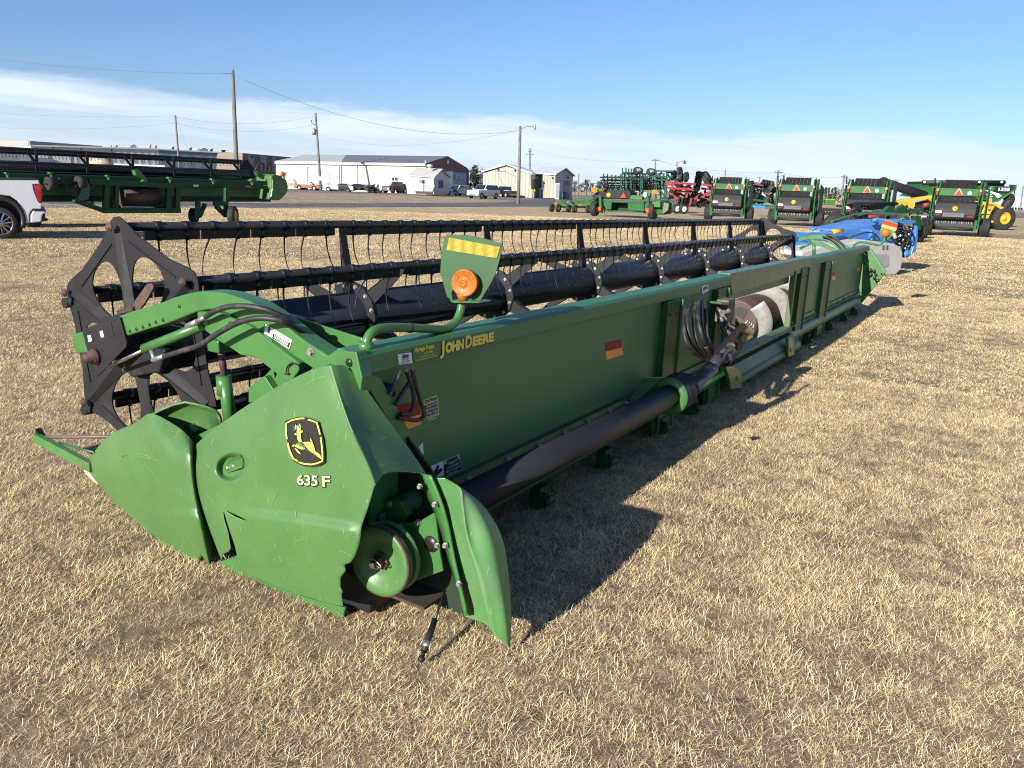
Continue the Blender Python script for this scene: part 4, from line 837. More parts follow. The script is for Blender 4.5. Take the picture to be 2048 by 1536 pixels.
hb('lamp_board', MB().prism([A(x, y, X=XL + (x - 940) * .0002) for x, y in bd], (.004, 0, 0)), mat('board_green', (.025, .085, .022), .5), la)
hb('reflective_band', MB().prism([A(x, y, X=XL - .0035 + (x - 940) * .0002) for x, y in ((898, 475), (1000, 494), (994, 516.5), (893, 500))], (.001, 0, 0)), M['yref'], la)
hb('lamp_base_plate', MB().prism([A(x, y, X=XL - .04) for x, y in ((899, 601), (952, 603), (958, 606), (905, 606))], (.09, 0, 0)), M['green'], la, bevel=.002)
lcn = A(928, 566, X=XL - .045); la_ax = Vector((-1, -.25, .05)).normalized()
hb('amber_lens', MB().lathe(lcn, la_ax, [(-.04, .035), (-.035, .050), (-.004, .054), (.0, .052), (.001, .047), (.0, .046), (.003, .038), (.002, .037), (.005, .028), (.004, .027), (.006, .014), (.009, .0125), (.008, .011), (.005, .008), (.008, .003), (.009, 0)], 40), M['amber'], la)
hb('lamp_stem', MB().tube([A(927, 585, X=XL - .025), A(926, 603, X=XL - .025)], [.03, .017], 14), M['amber'], la)
hb('lamp_rear_shell', MB().lathe(lcn, la_ax, [(-.075, .02), (-.07, .045), (-.045, .047)], 30), M['decblk'], la)
LB = [A(1706, 497, X=12.45), A(1710, 489, X=12.5), A(1722, 484, X=12.53), A(1745, 488, X=12.56), A(1758, 490, X=12.6), A(1767, 483, X=12.6), A(1769, 474, X=12.6)]
lb = hb('lamp_arm', MB().tube(smooth(LB, 6), .0165, 12), M['green'])
hb('lamp_board', MB().prism([A(x, y, X=12.62) for x, y in ((1768, 438), (1796, 446), (1794, 458), (1780, 475), (1776, 477), (1762, 474), (1760, 461))], (.005, 0, 0)), M['green'], lb)
b_ = hb('reflective_band', MB().prism([A(x, y, X=12.61) for x, y in ((1766.5, 440), (1795, 448), (1793.5, 456), (1764.5, 448))], (.001, 0, 0)), M['redref'], lb); hb('orange_half', MB().prism([A(x, y, X=12.61) for x, y in ((1764.5, 448), (1793.5, 456), (1791.5, 462), (1762, 454))], (.001, 0, 0)), M['orgref'], lb)
hb('amber_lens', MB().lathe(A(1771, 466, X=12.58), (-1, -.1, .05), [(-.05, .03), (-.04, .06), (0, .06), (.01, .035), (.012, 0)], 24), M['amber'], lb)
# far end plate and arm
fe = hb('far_end_plate', pl([(1727, 507), (1739, 500), (1742, 502), (1757, 522), (1770, 545), (1749, 573), (1722, 607), (1724, 560)], 12.42, (.015, 0, 0)), M['green'], bevel=.003)
hb('edge_flange', MB().beam(A(1741, 499, X=12.4), A(1771, 545, X=12.4), .05, .03), M['wallgreen'], fe)
for x, y, r_ in ((1740, 540, .03), (1748, 542, .025), (1741, 549, .03), (1752, 549, .02), (1749, 556, .02), (1755, 561, .03), (1730, 526, .012), (1763, 547, .01)): hb('fitting', MB().lathe(A(x, y, X=12.41), (-1, 0, 0), [(0, r_), (.03, r_), (.03, 0)], 10), M['decblk'], fe)
hb('hydraulic_hose', MB().tube(smooth([A(x, y, Y=1.74) for x, y in ((1728, 508), (1736, 516), (1740, 526), (1732, 530))], 4), .01, 8), M['hose'], fe)
af = hb('reel_arm', MB().prism([A(x, y, X=12.66) for x, y in curve_px([(1596, 476), (1612, 472), (1630, 469), (1650, 470), (1672, 479), (1700, 497)], 3) + curve_px([(1680, 500), (1665, 489), (1650, 481), (1630, 478), (1612, 480), (1597, 484)], 3)], (.08, 0, 0)), M['green'], bevel=.006)
hb('lift_link', MB().prism([A(x, y, X=12.64) for x, y in ((1620, 478), (1632, 480), (1675, 500), (1670, 504), (1645, 494), (1625, 488))], (.06, 0, 0)), M['green'], bevel=.005)
hb('lift_cylinder', MB().tube([A(1628, 486, X=12.66), A(1628, 512, X=12.66)], .025, 10), M['green'])
hb('fore_aft_cylinder', MB().tube([A(1600, 497, X=12.66), A(1622, 486, X=12.66)], .02, 10), M['green'])
for q in ((1655, 477), (1662, 474)): hb('hydraulic_hose', MB().tube(smooth([A(q[0] - 10 + k * 12, q[1] - 4 + k * k * 2.6, X=12.6) for k in range(5)], 4), .014, 8), M['hose'])
hb('far_shield', pl([(1700, 500), (1740, 498), (1771, 545), (1722, 607)], 12.7, (.12, 0, 0)), M['cowl'], bevel=.02)
# knife guards along the cutterbar
kg = MB()
for i in range(138): x = 2.05 + i * .0762; kg.prism([(x - .012, 3.08, .06), (x + .012, 3.08, .06), (x + .002, 3.2, .05), (x - .002, 3.2, .05)], (0, 0, .02))
o = hb('knife_guard', kg, M['black']); o['kind'] = 'stuff'
# strays on the grass
bl = thing('dry_leaf', 'curled tan fallen leaf lying on sunlit grass right of the header shadow', 'leaf', G(1497, 888, -.04))
for a_ in (0, .9, 2.1): 
    f = [[(math.cos(a_) * u * .05 - math.sin(a_) * v * .018 * math.sin(PI * min(1, u + .1)), math.sin(a_) * u * .05 + math.cos(a_) * v * .018 * math.sin(PI * min(1, u + .1)), .04 + .02 * u * u + .012 * v * v) for v in (-1, -.4, .4, 1)] for u in (0, .25, .5, .75, 1)]
    bake('leaf_lobe', MB().grid(f), mat('leaf', (.36, .26, .17), .8), bl, solid=.001)
# ================================================================ everything beyond the header
class VP:
    "a vertical plane in the world through two plan points given as (picture x, depth)"
    def __init__(s, a, b, z=1.0, ox=0, oy=0):
        s.a = D(a[0], 380, a[1]); s.b = D(b[0], 380, b[1]); t = s.b - s.a; t.z = 0; s.t = t.normalized(); s.n = Vector((-s.t.y, s.t.x, 0))
        if s.n.dot(VF) < 0: s.n = -s.n
        s.z, s.ox, s.oy = z, ox, oy; s.up = Vector((0, 0, 1))
    def zoom(s, z, ox, oy): s.z, s.ox, s.oy = z, ox, oy; return s
    def __call__(s, x, y, off=0):
        px, py = s.ox + x / s.z, s.oy + y / s.z; r = _r(px, py, CW); o = s.a + s.n * off
        return CAM + r * ((o - CAM).dot(s.n) / r.dot(s.n))
    def poly(s, pts, th=.05, off=0, mb=None): return (mb or MB()).prism([s(x, y, off) for x, y in pts], s.n * th)
    def bar(s, x0, y0, x1, y1, w, d=None, off=0, mb=None): return (mb or MB()).beam(s(x0, y0, off), s(x1, y1, off), d or w, w, s.up)
    def tube(s, pts, r, off=0, n=8, mb=None): return (mb or MB()).tube([s(*p[:2], off + (p[2] if len(p) > 2 else 0)) for p in pts], r, n)
def face(px, d, z=1, ox=0, oy=0): return VP((px, d), (px + 60, d), z, ox, oy)
def root_at(name, label, cat, p, rz=0, group=None):
    return thing(name, label, cat, (p.x, p.y, GZ), rz, group)
def T(name, mb, m, root, **k):
    top = root
    while top.parent: top = top.parent
    return bake(name, mb, m, root, off=top.location, **k)
def ribbed(name, col, d, pitch, depth=.12, rough=.5, dirt=None, metal=0):
    m = mat(name, col, rough, metal, var=.04, vs=.3, dirt=dirt, dn=.6, ds=.4); nt = m.node_tree; N = nt.nodes; L = nt.links; b = N['Principled BSDF']
    ge = N.new('ShaderNodeNewGeometry'); dp = N.new('ShaderNodeVectorMath'); dp.operation = 'DOT_PRODUCT'; L.new(ge.outputs['Position'], dp.inputs[0]); dp.inputs[1].default_value = tuple(Vector(d) * (2 * PI / pitch))
    sn = N.new('ShaderNodeMath'); sn.operation = 'SINE'; L.new(dp.outputs['Value'], sn.inputs[0])
    r = N.new('ShaderNodeMapRange'); L.new(sn.outputs[0], r.inputs['Value']); r.inputs['From Min'].default_value = .55; r.inputs['From Max'].default_value = .95; r.inputs['To Min'].default_value = 0; r.inputs['To Max'].default_value = depth
    src = b.inputs['Base Color'].links[0].from_socket; mx = N.new('ShaderNodeMix'); mx.data_type = 'RGBA'; L.new(r.outputs[0], mx.inputs[0]); L.new(src, mx.inputs[6]); mx.inputs[7].default_value = (*[k * .45 for k in col], 1)
    L.new(mx.outputs[2], b.inputs['Base Color']); bp = N.new('ShaderNodeBump'); bp.inputs['Strength'].default_value = .6; bp.inputs['Distance'].default_value = .04; L.new(sn.outputs[0], bp.inputs['Height']); L.new(bp.outputs[0], b.inputs['Normal'])
    return m
# ---- ground sheets
sheet('verge', [(-400, 345), (300, 366), (700, 380), (1080, 389), (1100, 397), (1060, 405), (1000, 405), (600, 407), (300, 404), (-400, 398)], M['weeds'], .004)
sheet('gravel_lot', [(560, 378), (760, 382), (1085, 388.5), (1180, 391), (1430, 403), (1400, 414), (1200, 420), (1090, 407), (1040, 402), (1010, 400), (900, 394), (760, 389), (560, 383)], M['gravel'], .008)
sheet('road', [(-400, 399), (300, 404.5), (600, 407), (1000, 405), (1090, 397), (1170, 399), (1150, 413), (1000, 413.5), (600, 415), (300, 415.5), (-400, 418)], M['asphalt'], .012)
sheet('gravel_track', [(1180, 408), (1450, 414), (1700, 425), (2048, 436), (2500, 455), (2500, 446), (2048, 427), (1700, 417), (1450, 408), (1300, 404)], M['gravel'], .016)
M['fwhite'] = mat('white_siding', (.5, .5, .49), .6); M['glass'] = mat('dark_glass', (.02, .025, .03), .08, spec=.8); M['carw'] = mat('white_car_paint', (.62, .61, .58), .25, coat=.6, var=.03)
M['carp'] = mat('pearl_white_paint', (.54, .54, .56), .28, coat=.6, var=.04); M['carb'] = mat('black_car_paint', (.012, .012, .013), .15, coat=.8); M['chrome'] = mat('chrome', (.6, .6, .6), .15, metal=1)
M['tail'] = mat('red_lamp', (.35, .01, .02), .15, coat=.8); M['trustb'] = mat('rust_brown_body', (.075, .032, .026), .6, dirt=(.13, .05, .03), dn=.5, ds=3); M['tank'] = mat('tan_paint', (.4, .3, .2), .6, dirt=(.15, .09, .05), dn=.5, ds=2)
M['orange'] = mat('faded_orange', (.3, .07, .035), .5, dirt=(.2, .08, .05), dn=.58, ds=2); M['junkblk'] = mat('scorched_body', (.03, .025, .024), .6, dirt=(.11, .05, .035), dn=.5, ds=3)
M['wood'] = mat('pole_wood', (.17, .15, .13), .85, var=.2, vs=2, dirt=(.1, .088, .078), dn=.5, ds=1.5); M['wire'] = mat('wire', (.2, .21, .23), .6); M['galv'] = mat('galvanised', (.4, .41, .42), .4, metal=.6)
M['jdy'] = mat('wheel_yellow', (.65, .45, .02), .4); M['mach'] = mat('machine_green', (.02, .1, .025), .6, var=.15, spec=.25); M['machd'] = mat('machine_dark', (.012, .013, .012), .6)
M['impl'] = mat('implement_green', (.012, .085, .045), .5, var=.2, vs=4); M['ired'] = mat('implement_red', (.3, .035, .04), .5, var=.2, vs=3); M['blue'] = mat('machine_blue', (.045, .2, .5), .35, var=.08, coat=.3)
M['ywl'] = mat('machine_yellow', (.62, .33, .03), .4, var=.08); M['beige'] = mat('grey_beige_plastic', (.5, .48, .43), .45, var=.06)
M['bhood'] = mat('black_hood', (.022, .022, .024), .6, var=.2, spec=.25); M['canvas'] = mat('rubber_flap', (.02, .018, .017), .8, var=.2, spec=.12); M['amb2'] = mat('amber_marker', (.75, .2, .02), .3); M['fl_o'] = mat('orange_red_part', (.65, .1, .03), .4)
# ---- buildings
def bld(name, label, p, group=None): return root_at(name, label, 'building', p, 0, group)
ZB = 9.0   # zoom used for the far left buildings
# long grey plant building
pa = VP((-120, 126), (484, 158))
wl_ = ribbed('white_corrugated', (.42, .44, .45), pa.t, 1.2, .2); bl_ = ribbed('blue_grey_panel', (.12, .16, .21), pa.t, 2.4, .05); gd = mat('grey_panel', (.22, .22, .22), .6)
b1 = bld('factory_building', 'long flat-roofed factory with blue-grey wall and many roof vents behind the raised header', pa(300, 366))
T('corrugated_wall', pa.poly([(62, 292), (318, 299), (318, 368), (62, 362)], 14), wl_, b1); T('blue_wall', pa.poly([(318.3, 299), (484, 308.5), (484, 368), (318.3, 368)], 14), bl_, b1)
T('parapet', pa.poly([(60, 289.5), (318, 296.5), (318, 299.5), (60, 292.5)], .6, -.3), M['fwhite'], b1); T('parapet', pa.poly([(318.2, 297), (484, 306), (484, 308.6), (318.2, 299.8)], .6, -.3), M['fwhite'], b1)
T('entrance_bay', pa.poly([(-150, 296), (64, 300), (64, 362), (-150, 356)], .5, -1.2), gd, b1)
T('window', pa.poly([(41, 307), (62, 308), (62, 322), (41, 321)], .1, -1.35), M['galv'], b1)
for x0, x1 in ((75, 98), (110, 142)): T('loading_door', pa.poly([(x0, 308), (x1, 309), (x1, 330), (x0, 329)], .1, -.1), M['fwhite'], b1)
for x in (107, 162, 223): T('wall_post', pa.poly([(x, 290), (x + 1, 290), (x + 1, 306), (x, 306)], .1, -.12), M['machd'], b1)
for x, y, w_, h_, kk in ((233, 296, 3, 6, 0), (266, 297, 6, 8, 1), (301, 297, 1.2, 8, 0), (312, 298, 1.2, 8, 0), (346, 300, 3.5, 7, 0), (381, 302, 4, 7.5, 0), (405, 304, 11, 8, 1), (423, 305, 4, 8, 0), (447, 306, 6, 6, 2)):
    o_ = MB(); a = pa(x, y, 3); r_ = abs(pa(x + w_, y, 3).x - a.x) * .55 + .15; h = pa(x, y - h_, 3).z - a.z
    if kk == 1: o_.box(a + Vector((0, 0, h * .5)), (r_ * 2.4, r_ * 2, h * .6), math.atan2(pa.t.y, pa.t.x))
    o_.tube([a - Vector((0, 0, .3)), a + Vector((0, 0, h * .7)), a + Vector((0, 0, h * .72)), a + Vector((0, 0, h))], [r_ * .7, r_ * .7, r_, r_], 12); T('roof_vent', o_, M['machd'] if kk == 2 else M['galv'], b1)
pb = VP((484, 152), (600, 168)); brn = mat('brown_panel', (.2, .155, .11), .7); gry = mat('pale_grey_panel', (.3, .31, .34), .7)
b2 = bld('office_building', 'flat-roofed building with brown and pale grey vertical wall stripes left of the white sheds', pb(530, 368))
T('wall', pb.poly([(485, 306), (577, 314), (600, 317), (600, 375), (485, 372)], 12), brn, b2)
for x0, x1 in ((497, 508), (521, 533), (545, 552)): T('wall_stripe', pb.poly([(x0, 307 + (x0 - 485) * .1), (x1, 307 + (x1 - 485) * .1), (x1, 343), (x0, 343)], .1, -.1), gry, b2)
for x0, x1 in ((508, 512), (536, 541), (522, 527)): T('window', pb.poly([(x0, 333), (x1, 333), (x1, 343), (x0, 343)], .1, -.2), M['glass'], b2)
T('wall_lamp', pb.poly([(503.5, 312), (507, 312), (506, 316)], .3, -.4), M['machd'], b2)
pc_ = VP((-200, 168), (57, 176)); pd = VP((57, 176), (205, 250))
b3 = bld('warehouse', 'low pale grey warehouse rising behind the factory at the far left', pc_(40, 340))
T('front_wall', pc_.poly([(-200, 278), (57, 281.5), (57, 340), (-200, 335)], .3), mat('cream_wall', (.5, .48, .43), .6), b3); T('side_wall', pd.poly([(57.2, 281.5), (202, 292), (202, 345), (57.2, 340)], .3), mat('grey_wall_b', (.24, .24, .24), .6), b3)
# white metal shed with red gable
pe = VP((552, 150), (852, 138)); pg = VP((852, 138), (935, 160))
rw = ribbed('white_ribbed', (.52, .52, .5), pe.t, .9, .55); rc = ribbed('cream_ribbed', (.55, .52, .43), pe.t, .9, .5); rg = ribbed('grey_ribbed', (.3, .32, .35), pg.t, .8, .1)
b4 = bld('metal_shed', 'long white and cream metal shed with grey roof and dark red gable end', pe(700, 385))
bot_ = 388
T('white_wall', pe.poly([(552, 323), (682, 327), (682, bot_), (552, bot_ - 4)], .2), rw, b4); T('cream_wall', pe.poly([(682, 327), (852, 331), (852, bot_ + 2), (682, bot_)], .2), rc, b4)
e0_, e1_ = pe(550, 323.5, -.3), pe(852.5, 328, -.3); rd0 = Vector(e0_); 
ga = pg(852.5, 328), pg(896, 313.8), pg(935.5, 338)
rdg1 = ga[1]; rdg0 = rdg1 + (e0_ - e1_); fr = ga[2]; fr0 = fr + (e0_ - e1_)
def roofmat(n, c, dirt=None): return ribbed(n, c, pe.t, 1.1, .18, .65, dirt, 0)
tf = .56
def lerp(a, b, t): return a + (b - a) * t
q0, q1 = lerp(e0_, e1_, .46), lerp(rdg0, rdg1, .30)
rm1, rm2 = roofmat('pale_roof', (.4, .4, .38)), roofmat('slate_roof', (.15, .15, .155), (.2, .2, .19))
T('pale_roof', MB().prism([e0_, q0, q1, rdg0], (0, 0, .15)), rm1, b4); T('slate_roof', MB().prism([q0, e1_, rdg1, q1], (0, 0, .15)), rm2, b4); T('far_roof_slope', MB().prism([rdg0, rdg1, fr, fr0], (0, 0, .15)), rm2, b4)
T('fascia', MB().beam(e0_ + Vector((0, 0, -.15)), e1_ + Vector((0, 0, -.15)), .25, .4), M['fwhite'], b4)
mar = mat('maroon_siding', (.17, .018, .022), .6)
T('gable_end', pg.poly([(852.5, 329), (896, 314), (935.5, 338.5), (935.5, 346), (852.5, 340)], .2), mar, b4); T('end_wall', pg.poly([(852.5, 340), (935, 346), (935, 394), (852.5, 390)], .15, .02), rg, b4)
T('door', pg.poly([(893, 342.5), (906, 343), (906, 392), (893, 391)], .1, -.12), M['galv'], b4)
T('corner_post', pg.poly([(934.5, 338), (938, 340), (938, 394), (934.5, 394)], .3, -.1), M['trustb'], b4)
sg_ = T('wall_sign', pg.poly([(911, 350), (924, 350.5), (924, 358.5), (911, 358)], .08, -.15), M['fwhite'], b4)
T('sign_lettering', pg.poly([(915, 352.3), (922.6, 352.6), (922.6, 354.2), (915, 353.9)], .02, -.18).merge(pg.poly([(917, 355.4), (920.6, 355.5), (920.6, 357.2), (917, 357)], .02, -.18)), mat('sign_ink', (.08, .12, .22), .5), b4)
T('vent_louvre', pg.poly([(894.5, 322), (896, 319.5), (898, 322), (898, 327), (894, 327)], .06, -.1), M['galv'], b4)
T('flue', pe.tube([(851, 331), (851, 320)], .14, -.4), M['galv'], b4)
T('roller_door', pe.poly([(585, 334), (614, 334.5), (614, 366), (585, 365)], .1, -.15), M['fwhite'], b4); T('roller_door_frame', pe.poly([(583, 333), (616, 333.7), (616, 334.8), (583, 334)], .1, -.2).merge(pe.poly([(583, 334), (585, 334), (585, 368), (583, 368)], .1, -.18)), M['galv'], b4)
T('door', pe.poly([(648, 348), (658, 348), (658, 372), (648, 372)], .1, -.12), M['fwhite'], b4); T('door_frame', pe.poly([(646.5, 347), (658.5, 347), (658.5, 348), (646.5, 348)], .1, -.15).merge(pe.poly([(646.5, 348), (648, 348), (648, 372), (646.5, 372)], .1, -.15)), M['galv'], b4)
for x in (677, 680.5, 712): T('downspout', pe.poly([(x, 326), (x + 1.5, 326), (x + 1.5, 380), (x, 380)], .15, -.2), M['galv'], b4)
wdw = T('window', pe.poly([(782.5, 354), (796, 354), (796, 362), (782.5, 362)], .1, -.12), M['galv'], b4); T('pane', pe.poly([(784, 355), (788, 355), (788, 361), (784, 361)], .05, -.16).merge(pe.poly([(790, 355), (795, 355), (795, 361), (790, 361)], .05, -.16)), M['glass'], wdw)
# small shed with rusty roof (zoom 10.24, off 760,300)
ps = VP((815, 128), (869, 122)).zoom(10.24, 760, 300); psg = VP((869, 122), (901, 130)).zoom(10.24, 760, 300)
b5 = bld('small_shed', 'small white shed with rust-streaked metal roof beside the red-gabled shed', ps(1100, 900))
T('front_wall', ps.poly([(620, 540), (1100, 565), (1100, 900), (620, 880)], .2), M['fwhite'], b5); T('gable_wall', psg.poly([(1100, 565), (1290, 410), (1405, 560), (1405, 900), (1100, 900)], .2), M['fwhite'], b5)
a, b_, c, d = ps(570, 530, -.3), ps(1115, 572, -.3), psg(1285, 402, -.3), None; d = c + (a - b_)
rr = ribbed('rusted_roof', (.5, .47, .42), ps.t, .62, .6, .5, (.22, .1, .05)); T('roof', MB().prism([a, b_, c, d], (0, 0, .12)), rr, b5, )
T('back_roof_slope', MB().prism([c, psg(1455, 570, -.3), psg(1455, 570, -.3) + (a - b_), d], (0, 0, .12)), rr, b5)
w5 = T('window', psg.poly([(1208, 620), (1298, 620), (1298, 775), (1208, 775)], .1, -.06), M['machd'], b5); w5 = T('window', ps.poly([(800, 608), (918, 612), (918, 700), (800, 695)], .1, -.1), M['galv'], b5); T('pane', ps.poly([(862, 618), (905, 620), (905, 690), (862, 688)], .05, -.13), M['glass'], w5)
T('roof_vent', MB().lathe(ps(1018, 385, 1.0), (0, 0, 1), [(0, .25), (.3, .25), (.3, .5), (.55, .5), (.7, .2), (.7, 0)], 14), M['fwhite'], b5)
# tan metal building pair (zoom 6.827, off 900,200)
p1_ = VP((967, 146), (1061, 136)).zoom(6.827, 900, 200); p2_ = VP((1061, 136), (1086, 148)).zoom(6.827, 900, 200); p3_ = VP((1086, 139), (1111, 135.5)).zoom(6.827, 900, 200); p4_ = VP((1111, 135.5), (1146, 144)).zoom(6.827, 900, 200)
tn = ribbed('tan_ribbed', (.42, .39, .31), p1_.t, .95, .6); tng = ribbed('taupe_ribbed', (.4, .38, .34), p4_.t, .9, .1); whr = mat('white_roof', (.62, .63, .64), .45)
b6 = bld('metal_building', 'tan ribbed metal building with white roof, two gables and yellow bollards at its doors', p1_(1100, 1330))
T('gable_wall', p1_.poly([(460, 990), (765, 905), (1100, 1012), (1100, 1335), (460, 1300)], .2), tn, b6); T('recess_wall', p2_.poly([(1100, 1015), (1265, 1020), (1265, 1335), (1100, 1335)], .2), tng, b6)
T('side_wall', p3_.poly([(1270, 1025), (1435, 1030), (1435, 1340), (1270, 1338)], .2), tn, b6); T('end_gable_wall', p4_.poly([(1437, 1028), (1592, 950), (1680, 1040), (1665, 1348), (1437, 1342)], .2), tng, b6)
T('corner_trim', p1_.poly([(456, 990), (470, 988), (470, 1300), (456, 1300)], .1, -.1).merge(p1_.poly([(1088, 1010), (1100, 1012), (1100, 1335), (1088, 1335)], .1, -.1)).merge(p3_.poly([(1422, 1028), (1436, 1030), (1436, 1340), (1422, 1340)], .1, -.1)).merge(p2_.poly([(1248, 1020), (1266, 1020), (1266, 1200), (1248, 1200)], .3, -.3)), M['fwhite'], b6)
a = p1_(430, 985, -.5); b_ = p1_(765, 886, -.5); c = p1_(1112, 1008, -.5); bk_ = p1_.n * 20
T('roof_slope', MB().prism([b_, c, c + p2_.t * 12, b_ + p2_.t * 12], (0, 0, .2)), whr, b6); T('roof_slope', MB().prism([a, b_, b_ + p2_.t * 12, a + p2_.t * 12], (0, 0, .2)), whr, b6)
e = p3_(1268, 1012, -.4); f_ = p4_(1450, 1022, -.4); h_ = p4_(1590, 936, -.4); i_ = h_ + (e - f_) * 1.9; j_ = p4_(1712, 1044, -.4)
T('roof_slope', MB().prism([e + (e - f_) * .9, f_, h_, i_], (0, 0, .15)), mat('dull_white_roof', (.5, .51, .53), .4), b6); T('roof_slope', MB().prism([h_, j_, j_ + (e - f_) * 1.9, i_], (0, 0, .15)), whr, b6)
T('doorway', p2_.poly([(1130, 1080), (1222, 1080), (1222, 1333), (1130, 1333)], .1, -.06), mat('brown_door', (.13, .1, .08), .7), b6)
T('entry_door', p4_.poly([(1560, 1100), (1635, 1102), (1635, 1168), (1560, 1165)], .1, -.06), mat('red_door', (.25, .02, .04), .5), b6); T('blue_door', p4_.poly([(1555, 1170), (1632, 1172), (1632, 1345), (1555, 1343)], .1, -.05), mat('blue_door_paint', (.07, .1, .2), .4), b6)
T('red_panel', p4_.poly([(1595, 1265), (1630, 1266), (1630, 1346), (1595, 1345)], .05, -.09), mat('red_panel', (.2, .02, .03), .5), b6)
w6 = T('window', p4_.poly([(1480, 1170), (1512, 1170), (1512, 1245), (1480, 1243)], .06, -.08), M['fwhite'], b6); T('pane', p4_.poly([(1488, 1178), (1505, 1178), (1505, 1238), (1488, 1236)], .03, -.1), M['glass'], w6)
for p_, x, y in ((p2_, 1188, 1030), (p4_, 1612, 1058), (p3_, 1402, 1066), (p1_, 890, 960), (p1_, 660, 950)): T('wall_light', MB().ball(p_(x, y, -.2), .18, 6), M['machd'], b6)
T('wall_cable', p1_.tube([(650, 975), (770, 975), (780, 990), (900, 1045)], .03, -.1, 5).merge(p1_.tube([(640, 985), (700, 1110), (770, 1190)], .03, -.1, 5)), M['wire'], b6)
T('vent_pipe', p4_.tube([(1298, 980), (1298, 950)], .08, 3), M['galv'], b6)
bolm = mat('bollard_yellow', (.75, .52, .03), .5)
for i, (x, y0, y1, pp, lb) in enumerate(((1115, 1200, 1335, p1_, 'thick yellow steel bollard at the left corner of the brown doorway'), (1149, 1200, 1333, p2_, 'yellow bollard behind the blue gas cylinder at the brown doorway'), (1252, 1200, 1335, p2_, 'yellow bollard under the white downpipe right of the brown doorway'))):
    bo = root_at('bollard', lb, 'bollard', pp(x, y1, -1), 0, 'yellow bollards at the tan building'); T('post', MB().tube([Vector((bo.location.x, bo.location.y, GZ)), Vector((bo.location.x, bo.location.y, 1.3))], .14, 14).ball(Vector((bo.location.x, bo.location.y, 1.3)), .14, 6), bolm, bo)
gc = root_at('gas_cylinder', 'blue gas cylinder standing beside the yellow bollard', 'gas cylinder', p2_(1142, 1335, -1.3)); T('bottle', MB().lathe(gc.location, (0, 0, 1), [(0, .2), (1.1, .2), (1.25, .08), (1.35, .08), (1.35, 0)], 14), mat('teal_cylinder', (.03, .13, .18), .4), gc)
bn = root_at('trash_bin', 'dark green wheeled trash bin outside the grey gable door', 'trash bin', p4_(1552, 1345, -1)); T('bin_body', MB().box(bn.location + Vector((0, 0, .6)), (.6, .6, 1.1), HEAD), mat('bin_green', (.02, .09, .08), .5), bn, bevel=.04); T('bin_lid', MB().box(bn.location + Vector((0, 0, 1.2)), (.66, .66, .08), HEAD), M['machd'], bn)
ic = root_at('ice_chest', 'tall white cabinet standing against the grey gable wall', 'cabinet', p4_(1460, 1342, -.8)); T('cabinet_body', MB().box(ic.location + Vector((0, 0, 1.35)), (.7, .7, 2.7), HEAD), M['fwhite'], ic, bevel=.03); T('cabinet_door', MB().box(ic.location + Vector((0, 0, 1.4)) - VF * .37, (.55, .04, 2.3), HEAD), M['galv'], ic)
# far pale building at the right edge
pf_ = face(2020, 190); b7 = bld('pale_warehouse', 'pale blue-grey warehouse on the horizon at the right edge', pf_(2030, 417))
T('upper_wall', pf_.poly([(1996, 392), (2300, 400), (2300, 424), (1996, 407)], 8), mat('pale_blue_wall', (.42, .46, .48), .6), b7); T('lower_wall', pf_.poly([(1990, 407), (2300, 419), (2300, 433), (1990, 417)], .3, -.4), M['fwhite'], b7)
for i in range(9): T('dock_door', pf_.poly([(2000 + i * 6, 413.5 + i * .25), (2003.5 + i * 6, 413.6 + i * .25), (2003.5 + i * 6, 417.4 + i * .25), (2000 + i * 6, 417.2 + i * .25)], .1, -.6), M['machd'], b7)
# ---- poles and wires
def pole(x0, y0, x1, y1, d, w, label, arm=None, lampx=None, extra=None, group='wooden utility poles'):
    top = D(x0, y0, d); gy = D(x1, y1, d); base = Vector((gy.x, gy.y, GZ)) if y1 is not None else None
    t = root_at('utility_pole', label, 'utility pole', base, 0, group); r_ = w * d / F_PX / 2
    T('shaft', MB().tube([base - Vector((0, 0, .3)), top], [r_ * 1.15, r_ * .8], 12), M['wood'], t)
    if arm:
        for ay_, hw in arm:
            c_ = D(x0 + (x1 - x0) * (ay_ - y0) / (y1 - y0), ay_, d) - VF * r_; k = hw * d / F_PX
            ar = T('crossarm', MB().beam(c_ - VR * k, c_ + VR * k, .12, .14), M['wood'], t)
            for q in (-.9, -.35, .35, .9): T('insulator', MB().tube([c_ + VR * k * q, c_ + VR * k * q + Vector((0, 0, .28))], .06, 6), M['galv'], ar)
    if lampx:
        a0 = D(x0 + (x1 - x0) * (lampx[1] + 5 - y0) / (y1 - y0), lampx[1] + 5, d); a1 = D(lampx[0] - 2, lampx[1], d); la_ = T('lamp_arm', MB().tube(smooth([a0, lerp(a0, a1, .55) + Vector((0, 0, .15)), a1], 4), .05, 8), M['galv'], t)
        T('lamp_head', MB().lathe(a1 + VR * .1, (0, 0, 1), [(-.32, .05), (-.3, .14), (-.1, .13), (.03, .08), (.2, .06), (.2, 0)], 14), M['bhood'] if d > 90 else M['galv'], la_)
    if extra: extra(t, top, d, r_)
    return top
def transf(t, top, d, r_):
    c = D(628.5, 264, d) - VF * .2; T('transformer', MB().lathe(c - Vector((0, 0, .5)), (0, 0, 1), [(0, 0), (0, .32), (.9, .32), (1.0, .15), (1.15, .12), (1.15, 0)], 14), M['galv'], t)
    T('fuse_bracket', MB().tube([D(631, 250, d), D(624, 247, d), D(623, 240, d)], .06, 6), M['machd'], t); T('meter_box', MB().box(D(640, 357, d) - VF * .3, (.5, .3, .7), HEAD), M['galv'], t)
pole(465, 140, 473.5, 352, 64, 8.6, 'tallest bare wooden pole, standing behind the raised green header', group=None)
pole(350.5, 231, 360, 350, 118, 4.2, 'thin wooden pole with two wires in front of the grey factory')
